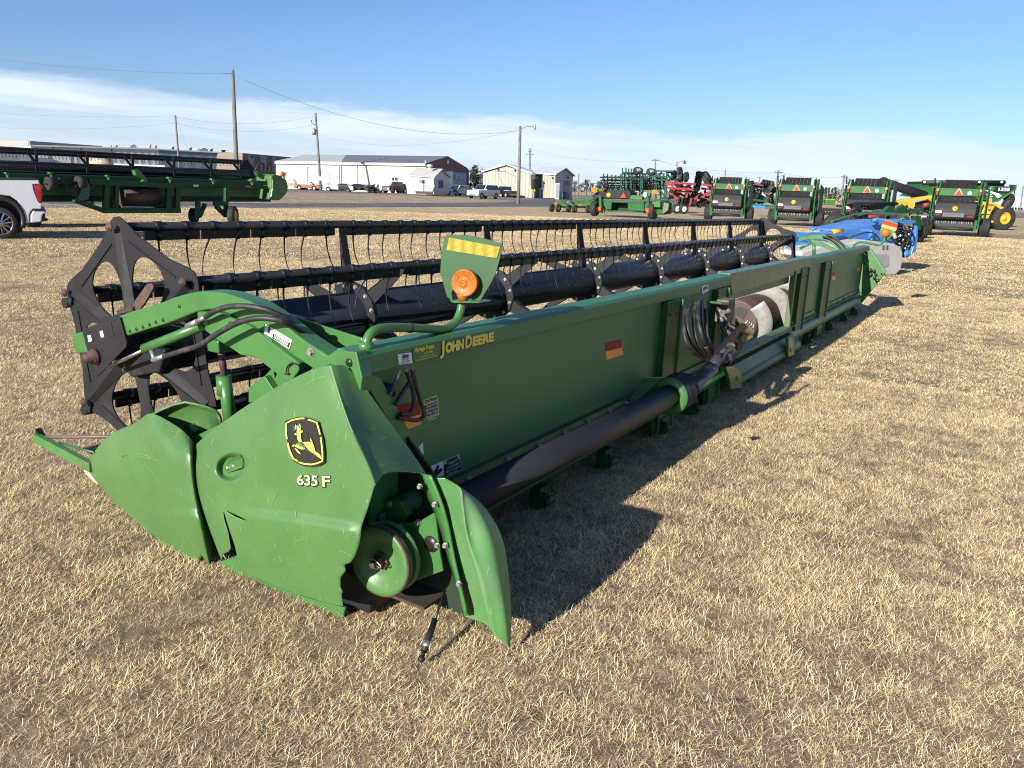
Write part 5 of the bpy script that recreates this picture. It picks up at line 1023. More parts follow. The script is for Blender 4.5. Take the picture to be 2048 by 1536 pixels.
pole(631, 226, 642, 382, 132, 5, 'leaning dark pole with transformer can in front of the white shed', extra=transf)
pole(1040.5, 253, 1036.5, 405.5, 84, 6.5, 'wooden pole with a curved street-lamp arm before the tan building', lampx=(1070, 253))
pole(1060, 297, 1059, 392, 175, 3.6, 'pole with crossarm and transformers rising behind the tan building roof', arm=[(309, 8), (303, 4)])
pole(1158, 347, 1156, 386, 210, 2.4, 'short distant pole right of the tan building')
pole(1311, 319, 1309.5, 400, 120, 3.4, 'crossarm pole above the folded green cultivator', arm=[(321, 7.5)])
pole(1354, 323, 1352.5, 402, 100, 3, 'lamp pole with curved arm above the red tillage tool', lampx=(1370, 323))
pole(1450.6, 339, 1450, 405, 150, 2.2, 'plain pole tip behind the first round baler from the left')
pole(1518.7, 354, 1517.5, 405, 190, 2.2, 'small pole with crossarm between the two leftmost balers', arm=[(355.5, 4)])
pole(1557, 341, 1549, 408, 118, 4, 'crossarm pole with lamp arm just left of the second baler', arm=[(345, 7.5)], lampx=(1568.5, 351.5))
pole(1636.6, 366, 1631, 410, 190, 2.4, 'small pole just right of the second baler', arm=[(368, 4)])
pole(1688.5, 350, 1681.5, 414, 125, 3.8, 'crossarm pole with lamp arm above the green planters', arm=[(353.6, 6.7)], lampx=(1700.5, 359.5))
pole(1791.4, 360, 1786, 415, 140, 3.2, 'crossarm pole beside the black loading auger', arm=[(362, 6.2)])
for x, y, l in ((1656, 375, 'left'), (1667, 378, 'middle'), (1676, 374, 'right')): pole(x, y, x - 3, 412, 230, 1.6, l + 'most' * (l != 'middle') + ' of three thin far poles before the pine trees')
pole(2046.5, 372, 2041, 420, 170, 2.6, 'pole in front of the pale warehouse at the right edge')
def wire(label, a, b, da, db, sag, r_=.018):
    r_ *= .6
    A0, B0 = D(*a, da), D(*b, db); p = []
    for i in range(21): t = i / 20; p.append(lerp(A0, B0, t) - Vector((0, 0, sag * 4 * t * (1 - t))))
    tag(bake('power_line', MB().tube(p, r_, 4), M['wire']), label, 'power line', 'overhead wires')
wire('highest overhead wire, running from the left edge to the tallest pole', (-60, 111), (462, 147), 60, 64, .35, .025)
wire('wire sloping down right from the tallest pole to the street-lamp pole', (468, 151), (1037, 261), 64, 84, 1.9, .022)
wire('upper wire crossing the left sky to the thin pole by the factory', (-40, 225), (350, 232), 118, 118, .3, .022); wire('lower wire crossing the left sky to the thin pole by the factory', (-40, 253), (351, 246), 118, 118, .6, .022)
wire('upper wire between the thin factory pole and the transformer pole', (351, 234), (630, 232), 118, 132, 1.1, .02); wire('lower wire between the thin factory pole and the transformer pole', (352, 247), (626, 250), 118, 132, 1.1, .02)
wire('guy wire slanting down right from the thin factory pole', (354, 240), (377, 305), 118, 122, 0, .02); wire('long wire from the transformer pole to the street-lamp pole', (633, 270), (1038, 261), 132, 84, 1.6, .02)
wire('wire from the tan building pole to the crossarm pole above the cultivator', (1062, 298), (1311, 321), 175, 120, 1.0, .025); wire('wire between the cultivator crossarm pole and the second-baler pole', (1311, 320), (1557, 344), 120, 118, .7, .022)
wire('lower wire right of the cultivator crossarm pole', (1318, 322), (1564, 346), 120, 118, 1.0, .022); wire('wire from the second-baler pole to the planter pole', (1560, 344), (1688, 353), 118, 125, .5, .022); wire('wire from the planter pole to the auger pole', (1690, 353), (1791, 362), 125, 140, .5, .022)
wire('wire sloping down from the lamp pole behind the red tillage tool', (1355, 327), (1400, 352), 100, 104, .3, .018)
# ---- trees
leafm = {}
def tree(name, label, px, py, d, w, h, col, n, seed, conifer=False, trunk=True, group=None, bare=False):
    R = random.Random(seed); u = d / F_PX; base = D(px, 400, d); base.z = GZ; t = root_at(name, label, 'tree', base, 0, group); H = D(px, py, d).z - GZ; W = w * u / 2
    key = tuple(col); leafm.setdefault(key, mat('foliage', col, .7, var=.5, vs=1.2)); tk = MB(); tk.tube([base, base + Vector((0, 0, H * .55)), base + Vector((.1, 0, H * .85))], [H * .03, H * .02, H * .006], 8); br_ = []
    for i in range(14):
        z0 = H * R.uniform(.2, .75); a = R.uniform(0, 2 * PI); e = base + Vector((math.cos(a) * W * .8, math.sin(a) * W * .8, min(H * .95, z0 + H * R.uniform(.05, .3)))); tk.tube([base + Vector((0, 0, z0)), lerp(base + Vector((0, 0, z0)), e, .5) + Vector((0, 0, .2)), e], [H * .01, H * .007, H * .002], 5); br_.append(e)
        if bare:
            for q in range(7): tk.tube([lerp(base + Vector((0, 0, z0)), e, R.uniform(.4, 1)), e + Vector((R.gauss(0, W * .4), R.gauss(0, W * .4), R.uniform(0, H * .2)))], [H * .004, H * .001], 3)
    T('trunk', tk, M['wood'], t); c = MB(); cs = []
    for i in range(26):
        if conifer: z = R.uniform(.12, .95); rr_ = W * (1.05 - z) * R.uniform(.5, 1.05)
        else: z = R.uniform(.3, .88); rr_ = W * math.sqrt(max(.05, 1 - ((z - .55) / .45) ** 2)) * R.uniform(.3, .8)
        a = R.uniform(0, 2 * PI); cs.append(base + Vector((math.cos(a) * rr_, math.sin(a) * rr_, z * H)))
    sz = H * .05
    for i in range(n):
        k = R.choice(cs); p = k + Vector((R.gauss(0, W * .2), R.gauss(0, W * .2), R.gauss(0, H * .05))); s_ = sz * R.uniform(.4, 1.2)
        if p.z < GZ + .2 or p.z > GZ + H: continue
        u1 = Vector((R.gauss(0, 1), R.gauss(0, 1), R.gauss(0, .5))).normalized() * s_; u2 = Vector((R.gauss(0, 1), R.gauss(0, 1), R.gauss(0, 1))).normalized() * s_ * .6
        c.add([p - u1, p + u2, p + u1, p - u2], [(0, 1, 2, 3)])
    T('crown', c, leafm[key], t)
DG = (.03, .045, .022); BR = (.11, .075, .05)
tree('pine_tree', 'dark green pine directly right of the maroon gable', 948, 331, 168, 26, 60, DG, 1600, 1, True); tree('bare_tree', 'bare brown tree between the red-gabled shed and the tan building', 960, 345, 172, 34, 50, BR, 500, 2, bare=True); tree('bare_tree', 'wispy leafless tree showing above the left eave of the tan building', 972, 336, 190, 26, 50, BR, 260, 3, bare=True)
R = random.Random(8)
for i, x in enumerate((1149, 1161, 1172, 1183, 1196, 1208)): tree('pine_tree', 'dark round-topped tree of the far row left of the folded cultivator', x, 361 + R.uniform(-3, 5) + (i == 2) * -2, 250, 15, 20, (.05, .05, .035), 420, 20 + i, group='far trees right of the tan building')
for i in range(11): tree('pine_tree', 'dark pine of the far row behind the green planters', 1630 + i * 6.4, 374 + R.uniform(-3, 5) + (i > 7) * 3, 260, 11, 18, DG, 420, 40 + i, True, group='pines behind the planters')
# ---- vehicles
def heading(al): h = -VF * math.cos(rad(al)) - VR * math.sin(rad(al)); return math.atan2(h.y, h.x)
def car(name, label, px, py, al, L_, W_, zb, zbelt, zh, top, gx, m, R_=.36, wx=(.95, None), cat='car', wheels=True, glass=None, group=None, front=True, zt=None):
    "x forward from the middle of the rear bumper; gx: rear base, rear roof, front roof, windscreen base"
    p = G(px, py); t = thing(name, label, cat, (p.x, p.y, GZ), heading(al), group); xr = wx[0]; xf = wx[1] or L_ - .95; o = Vector((L_ / 2, 0, 0)); h = W_ / 2; zt = zt or zbelt - .02
    P_ = [(.04, zb)]
    for xc in (xr, xf):
        P_ += [(xc + R_ * 1.18 * math.cos(PI - i * PI / 8), max(zb, R_ + R_ * 1.18 * math.sin(PI - i * PI / 8))) for i in range(9)]
    P_ += [(L_ - .08, zb), (L_, zb + .2), (L_ - .02, zh - .14), (L_ - .14, zh - .02), (gx[3] + .05, zbelt), (gx[0] - .02, zbelt), (gx[0] - .1, zt), (.05, zt), (0, zt - .15), (0, zb + .22)]
    bmb = MB().prism([(x, -h, z) for x, z in P_], (0, W_, 0)).xf(Matrix.Translation(-o)); bake('body', bmb, m, t, bevel=.06, seg=2)
    k = .2; q = [Vector((gx[0], -h + .04, zbelt)), Vector((gx[1], -h + k, top)), Vector((gx[2], -h + k, top)), Vector((gx[3], -h + .04, zbelt))]; q2 = [Vector((v.x, -v.y, v.z)) for v in q]
    c = MB().add(q + q2, [(0, 1, 2, 3), (7, 6, 5, 4), (0, 4, 5, 1), (1, 5, 6, 2), (2, 6, 7, 3), (0, 3, 7, 4)]).xf(Matrix.Translation(-o)); bake('cabin', c, m, t, bevel=.04)
    gm = glass or M['glass']
    def pane(a, b, c_, d, e): 
        cc = (a + b + c_ + d) / 4; vs = [cc + (v - cc) * .88 - o + e for v in (a, b, c_, d)]; bake('window', MB().prism(vs, e * .5), gm, t)
    if glass is not False:
        n_ = max(1, int((gx[2] - gx[1]) / .8)); ee = Vector((0, -.03, .008))
        for s_ in (q, q2):
            for i in range(n_):
                f0, f1 = i / n_, (i + 1) / n_; e = Vector((0, -.03 if s_ is q else .03, .0)); cc = [lerp(s_[0], s_[3], f0), lerp(s_[1], s_[2], f0), lerp(s_[1], s_[2], f1), lerp(s_[0], s_[3], f1)]; pane(*cc, e)
        pane(q[3], q[2], q2[2], q2[3], Vector((.04, 0, .01))); pane(q[0], q[1], q2[1], q2[0], Vector((-.04, 0, .01)))
    if wheels:
        for xc in (xr, xf):
            for sg_ in (-1, 1):
                w_ = bake('wheel', MB().lathe((xc - L_ / 2, sg_ * (h - .22), R_), (0, sg_, 0), [(0, 0), (0, R_ - .02), (.02, R_), (.2, R_), (.225, R_ - .04), (.225, R_ * .66), (.2, R_ * .64)], 24), M['rubber'], t)
                bake('rim', MB().lathe((xc - L_ / 2, sg_ * (h - .02), R_), (0, sg_, 0), [(-.02, R_ * .66), (.0, R_ * .62), (-.03, R_ * .5), (-.01, R_ * .2), (.0, 0)], 10, False), M['galv'], w_)
    if front:
        for sg_ in (-1, 1):
            bake('headlight', MB().box((L_ / 2 - .02, sg_ * (h - .25), zh - .26), (.06, .34, .2)), M['galv'], t, bevel=.02); bake('taillight', MB().box((-L_ / 2 + .02, sg_ * (h - .12), zbelt - .25), (.06, .16, .34)), M['tail'], t, bevel=.01)
        bake('grille', MB().box((L_ / 2 + .0, 0, zh - .27), (.04, W_ * .5, .26)), M['galv'], t, bevel=.01); bake('bumper', MB().box((L_ / 2 - .02, 0, zb + .12), (.16, W_ * .98, .22)), m, t, bevel=.05)
        bake('lower_grille', MB().box((L_ / 2 + .06, 0, zb + .12), (.03, W_ * .6, .1)), M['machd'], t)
    return t
s1 = car('sport_utility_vehicle', 'white long SUV with grey grille, nearest of the cars outside the tan building', 967, 397.5, 32, 5.5, 2.0, .42, 1.22, 1.15, 1.93, (.15, .45, 3.2, 3.95), M['carw'], .4)
for sg_ in (-1, 1): bake('mirror', MB().box((.95, sg_ * 1.1, 1.3), (.15, .22, .18)), M['carw'], s1, bevel=.03)
s2 = car('sport_utility_vehicle', 'white SUV with smashed front corner, parked beside the small shed', 916, 391.2, 38, 4.95, 2.0, .4, 1.15, 1.12, 1.8, (.1, .45, 2.8, 3.6), M['carw'], .39)
bake('crumpled_corner', MB().prism([(2.5, 1.03, .5), (2.35, 1.03, .95), (1.9, 1.03, 1.08), (1.5, 1.03, .95), (1.9, 1.03, .75)], (.0, -.3, 0)).prism([(2.3, 1.02, .4), (2.5, .3, .45), (2.52, .3, .75), (2.35, 1.02, .9)], (.06, 0, 0)), M['machd'], s2)
car('sport_utility_vehicle', 'white SUV roof showing just behind the smashed white SUV', 922, 388.8, 38, 4.95, 2.0, .4, 1.15, 1.12, 1.85, (.1, .45, 2.8, 3.6), M['carw'], .39)
s4 = car('pickup_truck', 'black pickup seen from behind, parked right of the long white SUV', 1009, 394.5, 148, 5.8, 2.0, .5, 1.15, 1.15, 1.85, (2.0, 2.1, 3.4, 4.1), M['carb'], .42, cat='pickup truck')
bake('bed_cover', MB().box((-2.0, 0, 1.17), (1.7, 1.85, .05)), M['carw'], s4); bake('tailgate', MB().box((-2.93, 0, .88), (.06, 1.6, .5)), M['junkblk'], s4); bake('bumper', MB().box((-2.98, 0, .5), (.15, 1.9, .2)), M['chrome'], s4)
s5 = car('vintage_truck', 'dark brown vintage truck with chrome grille, left of the rusty truck', 791, 386.5, 35, 5.0, 1.9, .5, 1.3, 1.25, 2.0, (1.3, 1.5, 2.5, 2.9), M['trustb'], .42, cat='truck', front=False)
bake('chrome_grille', MB().prism([(2.52, -.75, .5), (2.52, .75, .5), (2.5, .6, 1.0), (2.5, -.6, 1.0)], (.06, 0, 0)), M['chrome'], s5, bevel=.03); bake('bumper', MB().box((2.62, 0, .48), (.12, 1.95, .18)), M['chrome'], s5, bevel=.04)
for sg_ in (-1, 1): bake('headlight', MB().lathe((2.4, sg_ * .72, 1.05), (1, 0, 0), [(0, .14), (.08, .13), (.1, 0)], 12), M['chrome'], s5); bake('fender', MB().lathe((1.6, sg_ * .8, .55), (0, sg_, 0), [(0, .62), (.22, .55), (.3, .3)], 20), M['trustb'], s5)
s6 = car('vintage_truck', 'rusty brown vintage truck behind the tilting dumpster', 823, 387, 30, 4.6, 1.8, .5, 1.3, 1.2, 1.95, (1.2, 1.4, 2.3, 2.7), mat('red_rust_body', (.16, .06, .04), .7, dirt=(.09, .04, .03), dn=.5, ds=3), .4, cat='truck', front=False)
for sg_ in (-1, 1): bake('headlight', MB().lathe((2.25, sg_ * .62, .8), (1, 0, 0), [(0, .13), (.08, .12), (.1, 0)], 12), M['fwhite'], s6)
bake('grille', MB().box((2.32, 0, .75), (.05, .8, .5)), M['rust'], s6)
pdm = face(850, 118, 10.24, 760, 300); dp_ = root_at('dumpster', 'rust-bottomed cream and grey metal dumpster in front of the small shed', 'dumpster', pdm(900, 905)); dst = mat('dumpster_cream', (.6, .53, .38), .6, dirt=(.3, .15, .08), dn=.58, ds=1.5)
T('cream_end', pdm.poly([(718, 675), (888, 690), (888, 848), (722, 840)], .5), dst, dp_); T('grey_side', pdm.poly([(890, 712), (1125, 722), (1075, 855), (890, 850)], 1.8, .1), mat('dumpster_grey', (.36, .36, .35), .6, dirt=(.2, .15, .12), dn=.6, ds=2), dp_, bevel=.03)
T('rusty_base', pdm.poly([(722, 842), (1080, 856), (1060, 905), (730, 895)], 1.2, .05), M['rust'], dp_)
s7 = car('pickup_truck', 'old tan pickup behind the end of the raised green header', 585, 378.5, -90, 4.8, 1.8, .5, 1.15, 1.1, 1.85, (1.5, 1.6, 2.7, 3.1), M['tank'], .4, cat='pickup truck', front=False, glass=M['galv'])
s8 = car('wrecked_car', 'faded orange wrecked car leaning among the junk cars', 617, 380.5, -82, 4.6, 1.8, .3, .98, .9, 1.45, (.7, 1.3, 2.6, 3.2), M['orange'], .36, front=False, glass=M['galv'])
bake('loose_tyre', MB().lathe((-1.2, .0, 1.2), (.1, 0, 1), [(0, .2), (0, .36), (.2, .36), (.2, .2)], 18), M['rubber'], s8); bake('grey_block', MB().box((-1.3, .95, .3), (1.6, .3, .6)), M['galv'], s8)
car('wrecked_car', 'stripped brown car body directly right of the dark transformer pole', 652, 381, -85, 4.4, 1.8, .3, .95, .9, 1.35, (.8, 1.3, 2.6, 3.2), M['trustb'], .34, front=False, glass=M['galv'])
s9 = car('wrecked_car', 'white-fendered classic car with a dark door among the junk cars', 678, 383.5, 88, 5.1, 1.85, .3, 1.0, 1.0, 1.4, (.6, 1.1, 2.3, 3.0), M['carw'], .36, front=False); bake('dark_door', MB().box((-.9, .95, .66), (1.7, .03, .62)), M['bhood'], s9); bake('dark_door', MB().box((-.9, -.95, .66), (1.7, .03, .62)), M['bhood'], s9)
car('wrecked_car', 'burnt black car without wheels, right of the white-fendered car', 709, 384.5, 80, 4.6, 1.8, .2, .95, .9, 1.4, (.7, 1.2, 2.4, 3.1), M['junkblk'], .34, wheels=False, front=False); car('wrecked_car', 'grey-roofed stripped car at the right end of the junk cars', 728, 385, 60, 4.4, 1.8, .2, .9, .85, 1.35, (.7, 1.2, 2.4, 3.1), mat('greyjunk', (.09, .085, .08), .6, dirt=(.12, .06, .04), dn=.5, ds=3), .34, wheels=False, front=False, glass=M['galv'])
jp = face(750, 128); R = random.Random(9); dbm = MB()
for i in range(60):
    x = 736 + 30 * R.random() ** 1.3; y = 386 - (18 - (x - 736) * .5) * R.random(); p = jp(x, y, R.uniform(0, 2)); a = Vector((R.gauss(0, 1), R.gauss(0, .5), R.gauss(0, .4))).normalized() * R.uniform(.3, .9); dbm.beam(p - a, p + a, R.uniform(.08, .4), R.uniform(.03, .15))
jo = root_at('scrap_pile', 'heap of dark scrap metal right of the junk cars', 'scrap pile', jp(748, 386)); o = T('scrap', dbm, M['junkblk'], jo); o['kind'] = 'stuff'
rt = face(200, 95); rk = root_at('storage_tank', 'rust-stained cream storage tank seen through the raised reel', 'tank', rt(202, 340)); T('tank_shell', MB().tube([rt(182, 324), rt(222, 325)], rt(200, 317).z - rt(200, 325).z if False else .5, 16), mat('rusty_tank', (.45, .33, .24), .6, dirt=(.18, .08, .05), dn=.48, ds=1), rk); T('tank_saddle', rt.poly([(190, 330), (214, 330), (214, 362), (190, 362)], .6), M['rust'], rk)
bv = face(275, 100); bt_ = root_at('box_trailer', 'white flat trailer standing beyond the raised header', 'trailer', bv(280, 362)); T('deck', bv.poly([(228, 327), (330, 331), (330, 341), (228, 337)], 2), M['fwhite'], bt_, bevel=.05)
for x in (245, 258, 312): T('wheel', MB().lathe(bv(x, 350, -.2), bv.n, [(0, 0), (0, .5), (.3, .5), (.3, 0)], 18), M['rubber'], bt_)
# white pickup at the left edge (zoom 9.6, off 0,340)
pw = VP((-400, 16.33), (95, 18.6)).zoom(9.6, 0, 340); wt = root_at('pickup_truck', 'white pickup whose bed and rear wheel enter at the left edge', 'pickup truck', pw(-400, 1335)); 
bedp = [(-2600, 160), (740, 185), (752, 205), (760, 262), (806, 300), (816, 480), (797, 756), (640, 750), (590, 790), (562, 860), (560, 1018), (452, 1030), (440, 900), (400, 730), (330, 590), (200, 505), (0, 480), (-200, 505), (-330, 590), (-400, 730), (-440, 900), (-460, 1040), (-2600, 1010)]
T('bed', pw.poly(bedp, 1.95), M['carp'], wt, bevel=.03, seg=3); T('wheel_arch_trim', MB().grid([[pw(0 + rr_ * math.cos(a), 990 - rr_ * .98 * math.sin(a), -.015) for rr_ in (405, 500)] for a in [PI * k / 20 - .12 for k in range(-1, 23)]]), M['decblk'], wt, solid=.02)
T('wheel_well', MB().grid([[pw(rr_ * math.cos(a), 990 - rr_ * math.sin(a), o_) for rr_, o_ in ((440, .0), (430, .5))] for a in [PI * k / 20 - .2 for k in range(0, 24)]]).merge(pw.poly([(-430, 600), (430, 600), (430, 1200), (-430, 1200)], .02, .5)), M['decblk'], wt)
T('cab', pw.poly([(-1100, 160), (-1250, -220), (-2300, -230), (-2600, 160)], 1.7, .12), M['carp'], wt, bevel=.05)
T('mud_flap', pw.poly([(380, 900), (445, 900), (438, 1130), (380, 1140)], .3, .05), M['decblk'], wt)
wc = pw(0, 1025, -.0); wh = T('wheel', MB().lathe(wc + pw.n * .28, -pw.n, [(0, 0), (0, .36), (.03, .372), (.25, .372), (.28, .345), (.28, .262)], 40), M['rubber'], wt)
rim = MB().lathe(wc + pw.n * .0, -pw.n, [(-.08, .262), (.0, .262), (.005, .245), (-.03, .238)], 40)
for k in range(12):
    a = k * PI / 6 + .1; u_ = pw.t * math.cos(a) + pw.up * math.sin(a); rim.beam(wc - pw.n * .0 + u_ * .04, wc - pw.n * -.02 + u_ * .245, .018 if k % 2 else .03, .02, pw.n)
rim.lathe(wc, -pw.n, [(-.02, .05), (.01, .045), (.015, 0)], 16); T('rim', rim, M['chrome'], wh); T('brake_disc', MB().lathe(wc + pw.n * .1, -pw.n, [(0, 0), (0, .24)], 30), M['machd'], wh)
tl_ = T('taillight', pw.poly([(615, 270), (740, 262), (785, 290), (812, 400), (812, 600), (790, 632), (745, 630), (715, 590), (640, 400)], .1, -.02), M['machd'], wt, bevel=.01); T('red_lens', pw.poly([(652, 290), (770, 280), (798, 400), (802, 590), (785, 612), (750, 612), (690, 450)], .05, -.03), M['tail'], tl_, bevel=.008)
T('bumper', pw.poly([(585, 1018), (590, 860), (640, 775), (878, 770), (886, 832), (850, 840), (812, 880), (800, 1000)], 1.9, -.02), M['carp'], wt, bevel=.03); T('bumper_step', pw.poly([(640, 758), (700, 750), (880, 768), (878, 800), (640, 790)], 1.8, -.03).merge(pw.poly([(812, 880), (870, 830), (860, 940), (925, 945), (925, 975), (806, 990)], .5, .4)), M['decblk'], wt, bevel=.01)
T('bed_rail_cap', pw.poly([(-2600, 150), (560, 160), (740, 182), (740, 190), (-2600, 168)], 1.95, -.01), M['decblk'], wt)
# ---- raised header on its transport wheels (zoom 3.413, off 0,260)
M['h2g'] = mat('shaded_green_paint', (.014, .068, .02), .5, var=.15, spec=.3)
ph = VP((-40, 21.4), (575, 29.6)).zoom(3.413, 0, 260); h2 = root_at('grain_header', 'second green header raised on small wheels, crossing behind the white pickup', 'grain header', ph(1400, 640))
K = 3.413
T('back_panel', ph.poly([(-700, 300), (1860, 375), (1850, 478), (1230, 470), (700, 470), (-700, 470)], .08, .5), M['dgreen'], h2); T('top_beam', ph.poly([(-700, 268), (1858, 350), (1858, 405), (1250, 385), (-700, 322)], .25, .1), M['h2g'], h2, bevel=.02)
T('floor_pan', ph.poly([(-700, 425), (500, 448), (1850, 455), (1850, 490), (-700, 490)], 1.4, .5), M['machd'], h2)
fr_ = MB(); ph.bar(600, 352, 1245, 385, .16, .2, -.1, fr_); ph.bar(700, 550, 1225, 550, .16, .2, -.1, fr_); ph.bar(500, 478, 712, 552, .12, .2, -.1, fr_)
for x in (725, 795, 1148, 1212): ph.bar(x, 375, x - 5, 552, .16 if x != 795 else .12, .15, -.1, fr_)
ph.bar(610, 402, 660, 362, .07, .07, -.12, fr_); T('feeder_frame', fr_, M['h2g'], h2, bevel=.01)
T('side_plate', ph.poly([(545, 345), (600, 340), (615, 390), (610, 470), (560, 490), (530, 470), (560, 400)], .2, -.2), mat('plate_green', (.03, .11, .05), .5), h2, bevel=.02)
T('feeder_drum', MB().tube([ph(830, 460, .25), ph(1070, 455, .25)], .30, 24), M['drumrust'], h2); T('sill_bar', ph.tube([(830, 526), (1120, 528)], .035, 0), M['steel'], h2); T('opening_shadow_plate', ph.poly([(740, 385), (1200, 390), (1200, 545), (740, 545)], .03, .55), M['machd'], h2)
for x, y in ((335, 365), (540, 360)): T('drive_coupler', MB().tube([ph(x - 15, y, -.1), ph(x + 35, y, -.1)], .19, 18), M['rubber'], h2)
T('drive_shaft', ph.tube([(300, 362), (540, 362)], .05, -.1), M['machd'], h2)
for pts in (((400, 330), (440, 360), (470, 410), (540, 460)), ((520, 450), (560, 490), (620, 500), (640, 480)), ((540, 470), (580, 505), (640, 500)), ((1740, 280), (1770, 230), (1800, 235), (1800, 280))): T('hydraulic_hose', MB().tube(smooth([ph(x, y, -.15) for x, y in pts], 5), .03, 8), M['hose'], h2)
rl = T('reel_tube', MB().tube([ph(-700, 222, .9), ph(1690, 308, .9)], .14, 14), M['bat'], h2)
for ya, yb, o_ in ((80, 212, 1.0), (108, 226, 1.6), (185, 282, .2), (255, 336, .7), (210, 300, 1.7)):
    b_ = T('bat', MB().tube([ph(-700, ya, o_), ph(1700, yb, o_)], .032, 8), M['bat'], rl)
    s_ = MB(); s_.prism([ph(-700, ya + 6, o_), ph(1690, yb + 4, o_), ph(1690, yb + 12, o_), ph(-700, ya + 20, o_)], ph.n * .02); T('tine_strip', s_, M['bat'], b_); tn_ = MB()
    for i in range(96):
        x = -650 + i * 24.4; f = (x + 700) / 2400; y = ya + (yb - ya) * f; l = 50 - 24 * f; tn_.tube([ph(x, y, o_), ph(x + 4, y + l * .6, o_), ph(x + 9, y + l, o_)], .009, 4)
    T('tine', tn_, M['bat'], b_)['kind'] = 'stuff'
for x in (-150, 248, 595, 905, 1187, 1440, 1640):
    f = (x + 700) / 2400; y0 = 80 + 132 * f; y1 = 185 + 97 * f; y2 = 250 + 80 * f; m_ = MB(); ph.bar(x, y0, x + 3, y1 + 10, .07, .04, .8, m_); ph.bar(x - 70 + 20 * f, y0 + 18, x + 2, y1 + 8, .07, .04, .8, m_); ph.bar(x + 3, y1, x + 5, y2, .07, .04, .6, m_); T('reel_spider', m_, M['black'], rl)
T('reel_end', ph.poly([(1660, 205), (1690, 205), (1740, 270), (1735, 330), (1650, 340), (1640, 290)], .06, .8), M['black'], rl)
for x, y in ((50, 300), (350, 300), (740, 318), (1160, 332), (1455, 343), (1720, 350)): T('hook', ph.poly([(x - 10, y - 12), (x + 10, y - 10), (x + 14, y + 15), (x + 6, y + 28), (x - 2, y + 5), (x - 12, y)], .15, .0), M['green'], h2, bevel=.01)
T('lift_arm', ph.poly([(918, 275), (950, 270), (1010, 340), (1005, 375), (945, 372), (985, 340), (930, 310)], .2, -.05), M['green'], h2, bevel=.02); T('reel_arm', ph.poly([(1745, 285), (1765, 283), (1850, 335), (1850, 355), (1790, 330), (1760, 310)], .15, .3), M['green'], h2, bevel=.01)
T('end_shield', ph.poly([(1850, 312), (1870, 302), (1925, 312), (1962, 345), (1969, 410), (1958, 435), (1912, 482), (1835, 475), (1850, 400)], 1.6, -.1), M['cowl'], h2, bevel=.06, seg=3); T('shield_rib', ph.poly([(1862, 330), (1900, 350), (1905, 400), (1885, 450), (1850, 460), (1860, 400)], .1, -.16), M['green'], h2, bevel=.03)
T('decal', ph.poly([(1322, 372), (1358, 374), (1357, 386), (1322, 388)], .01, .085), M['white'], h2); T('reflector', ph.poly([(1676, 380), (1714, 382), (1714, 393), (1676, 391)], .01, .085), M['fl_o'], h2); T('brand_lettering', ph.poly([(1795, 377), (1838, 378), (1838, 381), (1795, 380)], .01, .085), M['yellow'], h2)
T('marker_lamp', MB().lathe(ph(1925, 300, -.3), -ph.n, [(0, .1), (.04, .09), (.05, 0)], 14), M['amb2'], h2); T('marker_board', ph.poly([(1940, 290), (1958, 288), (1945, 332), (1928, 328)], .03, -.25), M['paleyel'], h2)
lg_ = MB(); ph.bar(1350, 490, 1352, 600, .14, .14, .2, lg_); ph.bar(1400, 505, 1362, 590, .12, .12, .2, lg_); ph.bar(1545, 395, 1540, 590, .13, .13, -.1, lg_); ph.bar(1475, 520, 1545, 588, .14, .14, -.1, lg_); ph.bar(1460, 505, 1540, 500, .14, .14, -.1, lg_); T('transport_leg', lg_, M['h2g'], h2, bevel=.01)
for x, y, o_ in ((1322, 584, 1.3), (1590, 601, -.25), (225, 632, .2)):
    y = 601 if x == 1590 else y; r_ = {1322: .27, 1590: .34, 225: .4}[x]; c_ = ph(x, y, o_); c_.z = GZ + r_; ax_ = -(ph.n * .8 - ph.t * .6).normalized()
    w_ = T('wheel', MB().lathe(c_, ax_, [(-.12, 0), (-.12, r_ * .8), (-.08, r_), (.08, r_), (.12, r_ * .85), (.12, r_ * .55)], 24), M['rubber'], h2); T('rim', MB().lathe(c_, ax_, [(.06, r_ * .56), (.11, r_ * .55), (.08, r_ * .4), (.09, r_ * .15), (.13, 0)], 20), M['jdy'], w_)
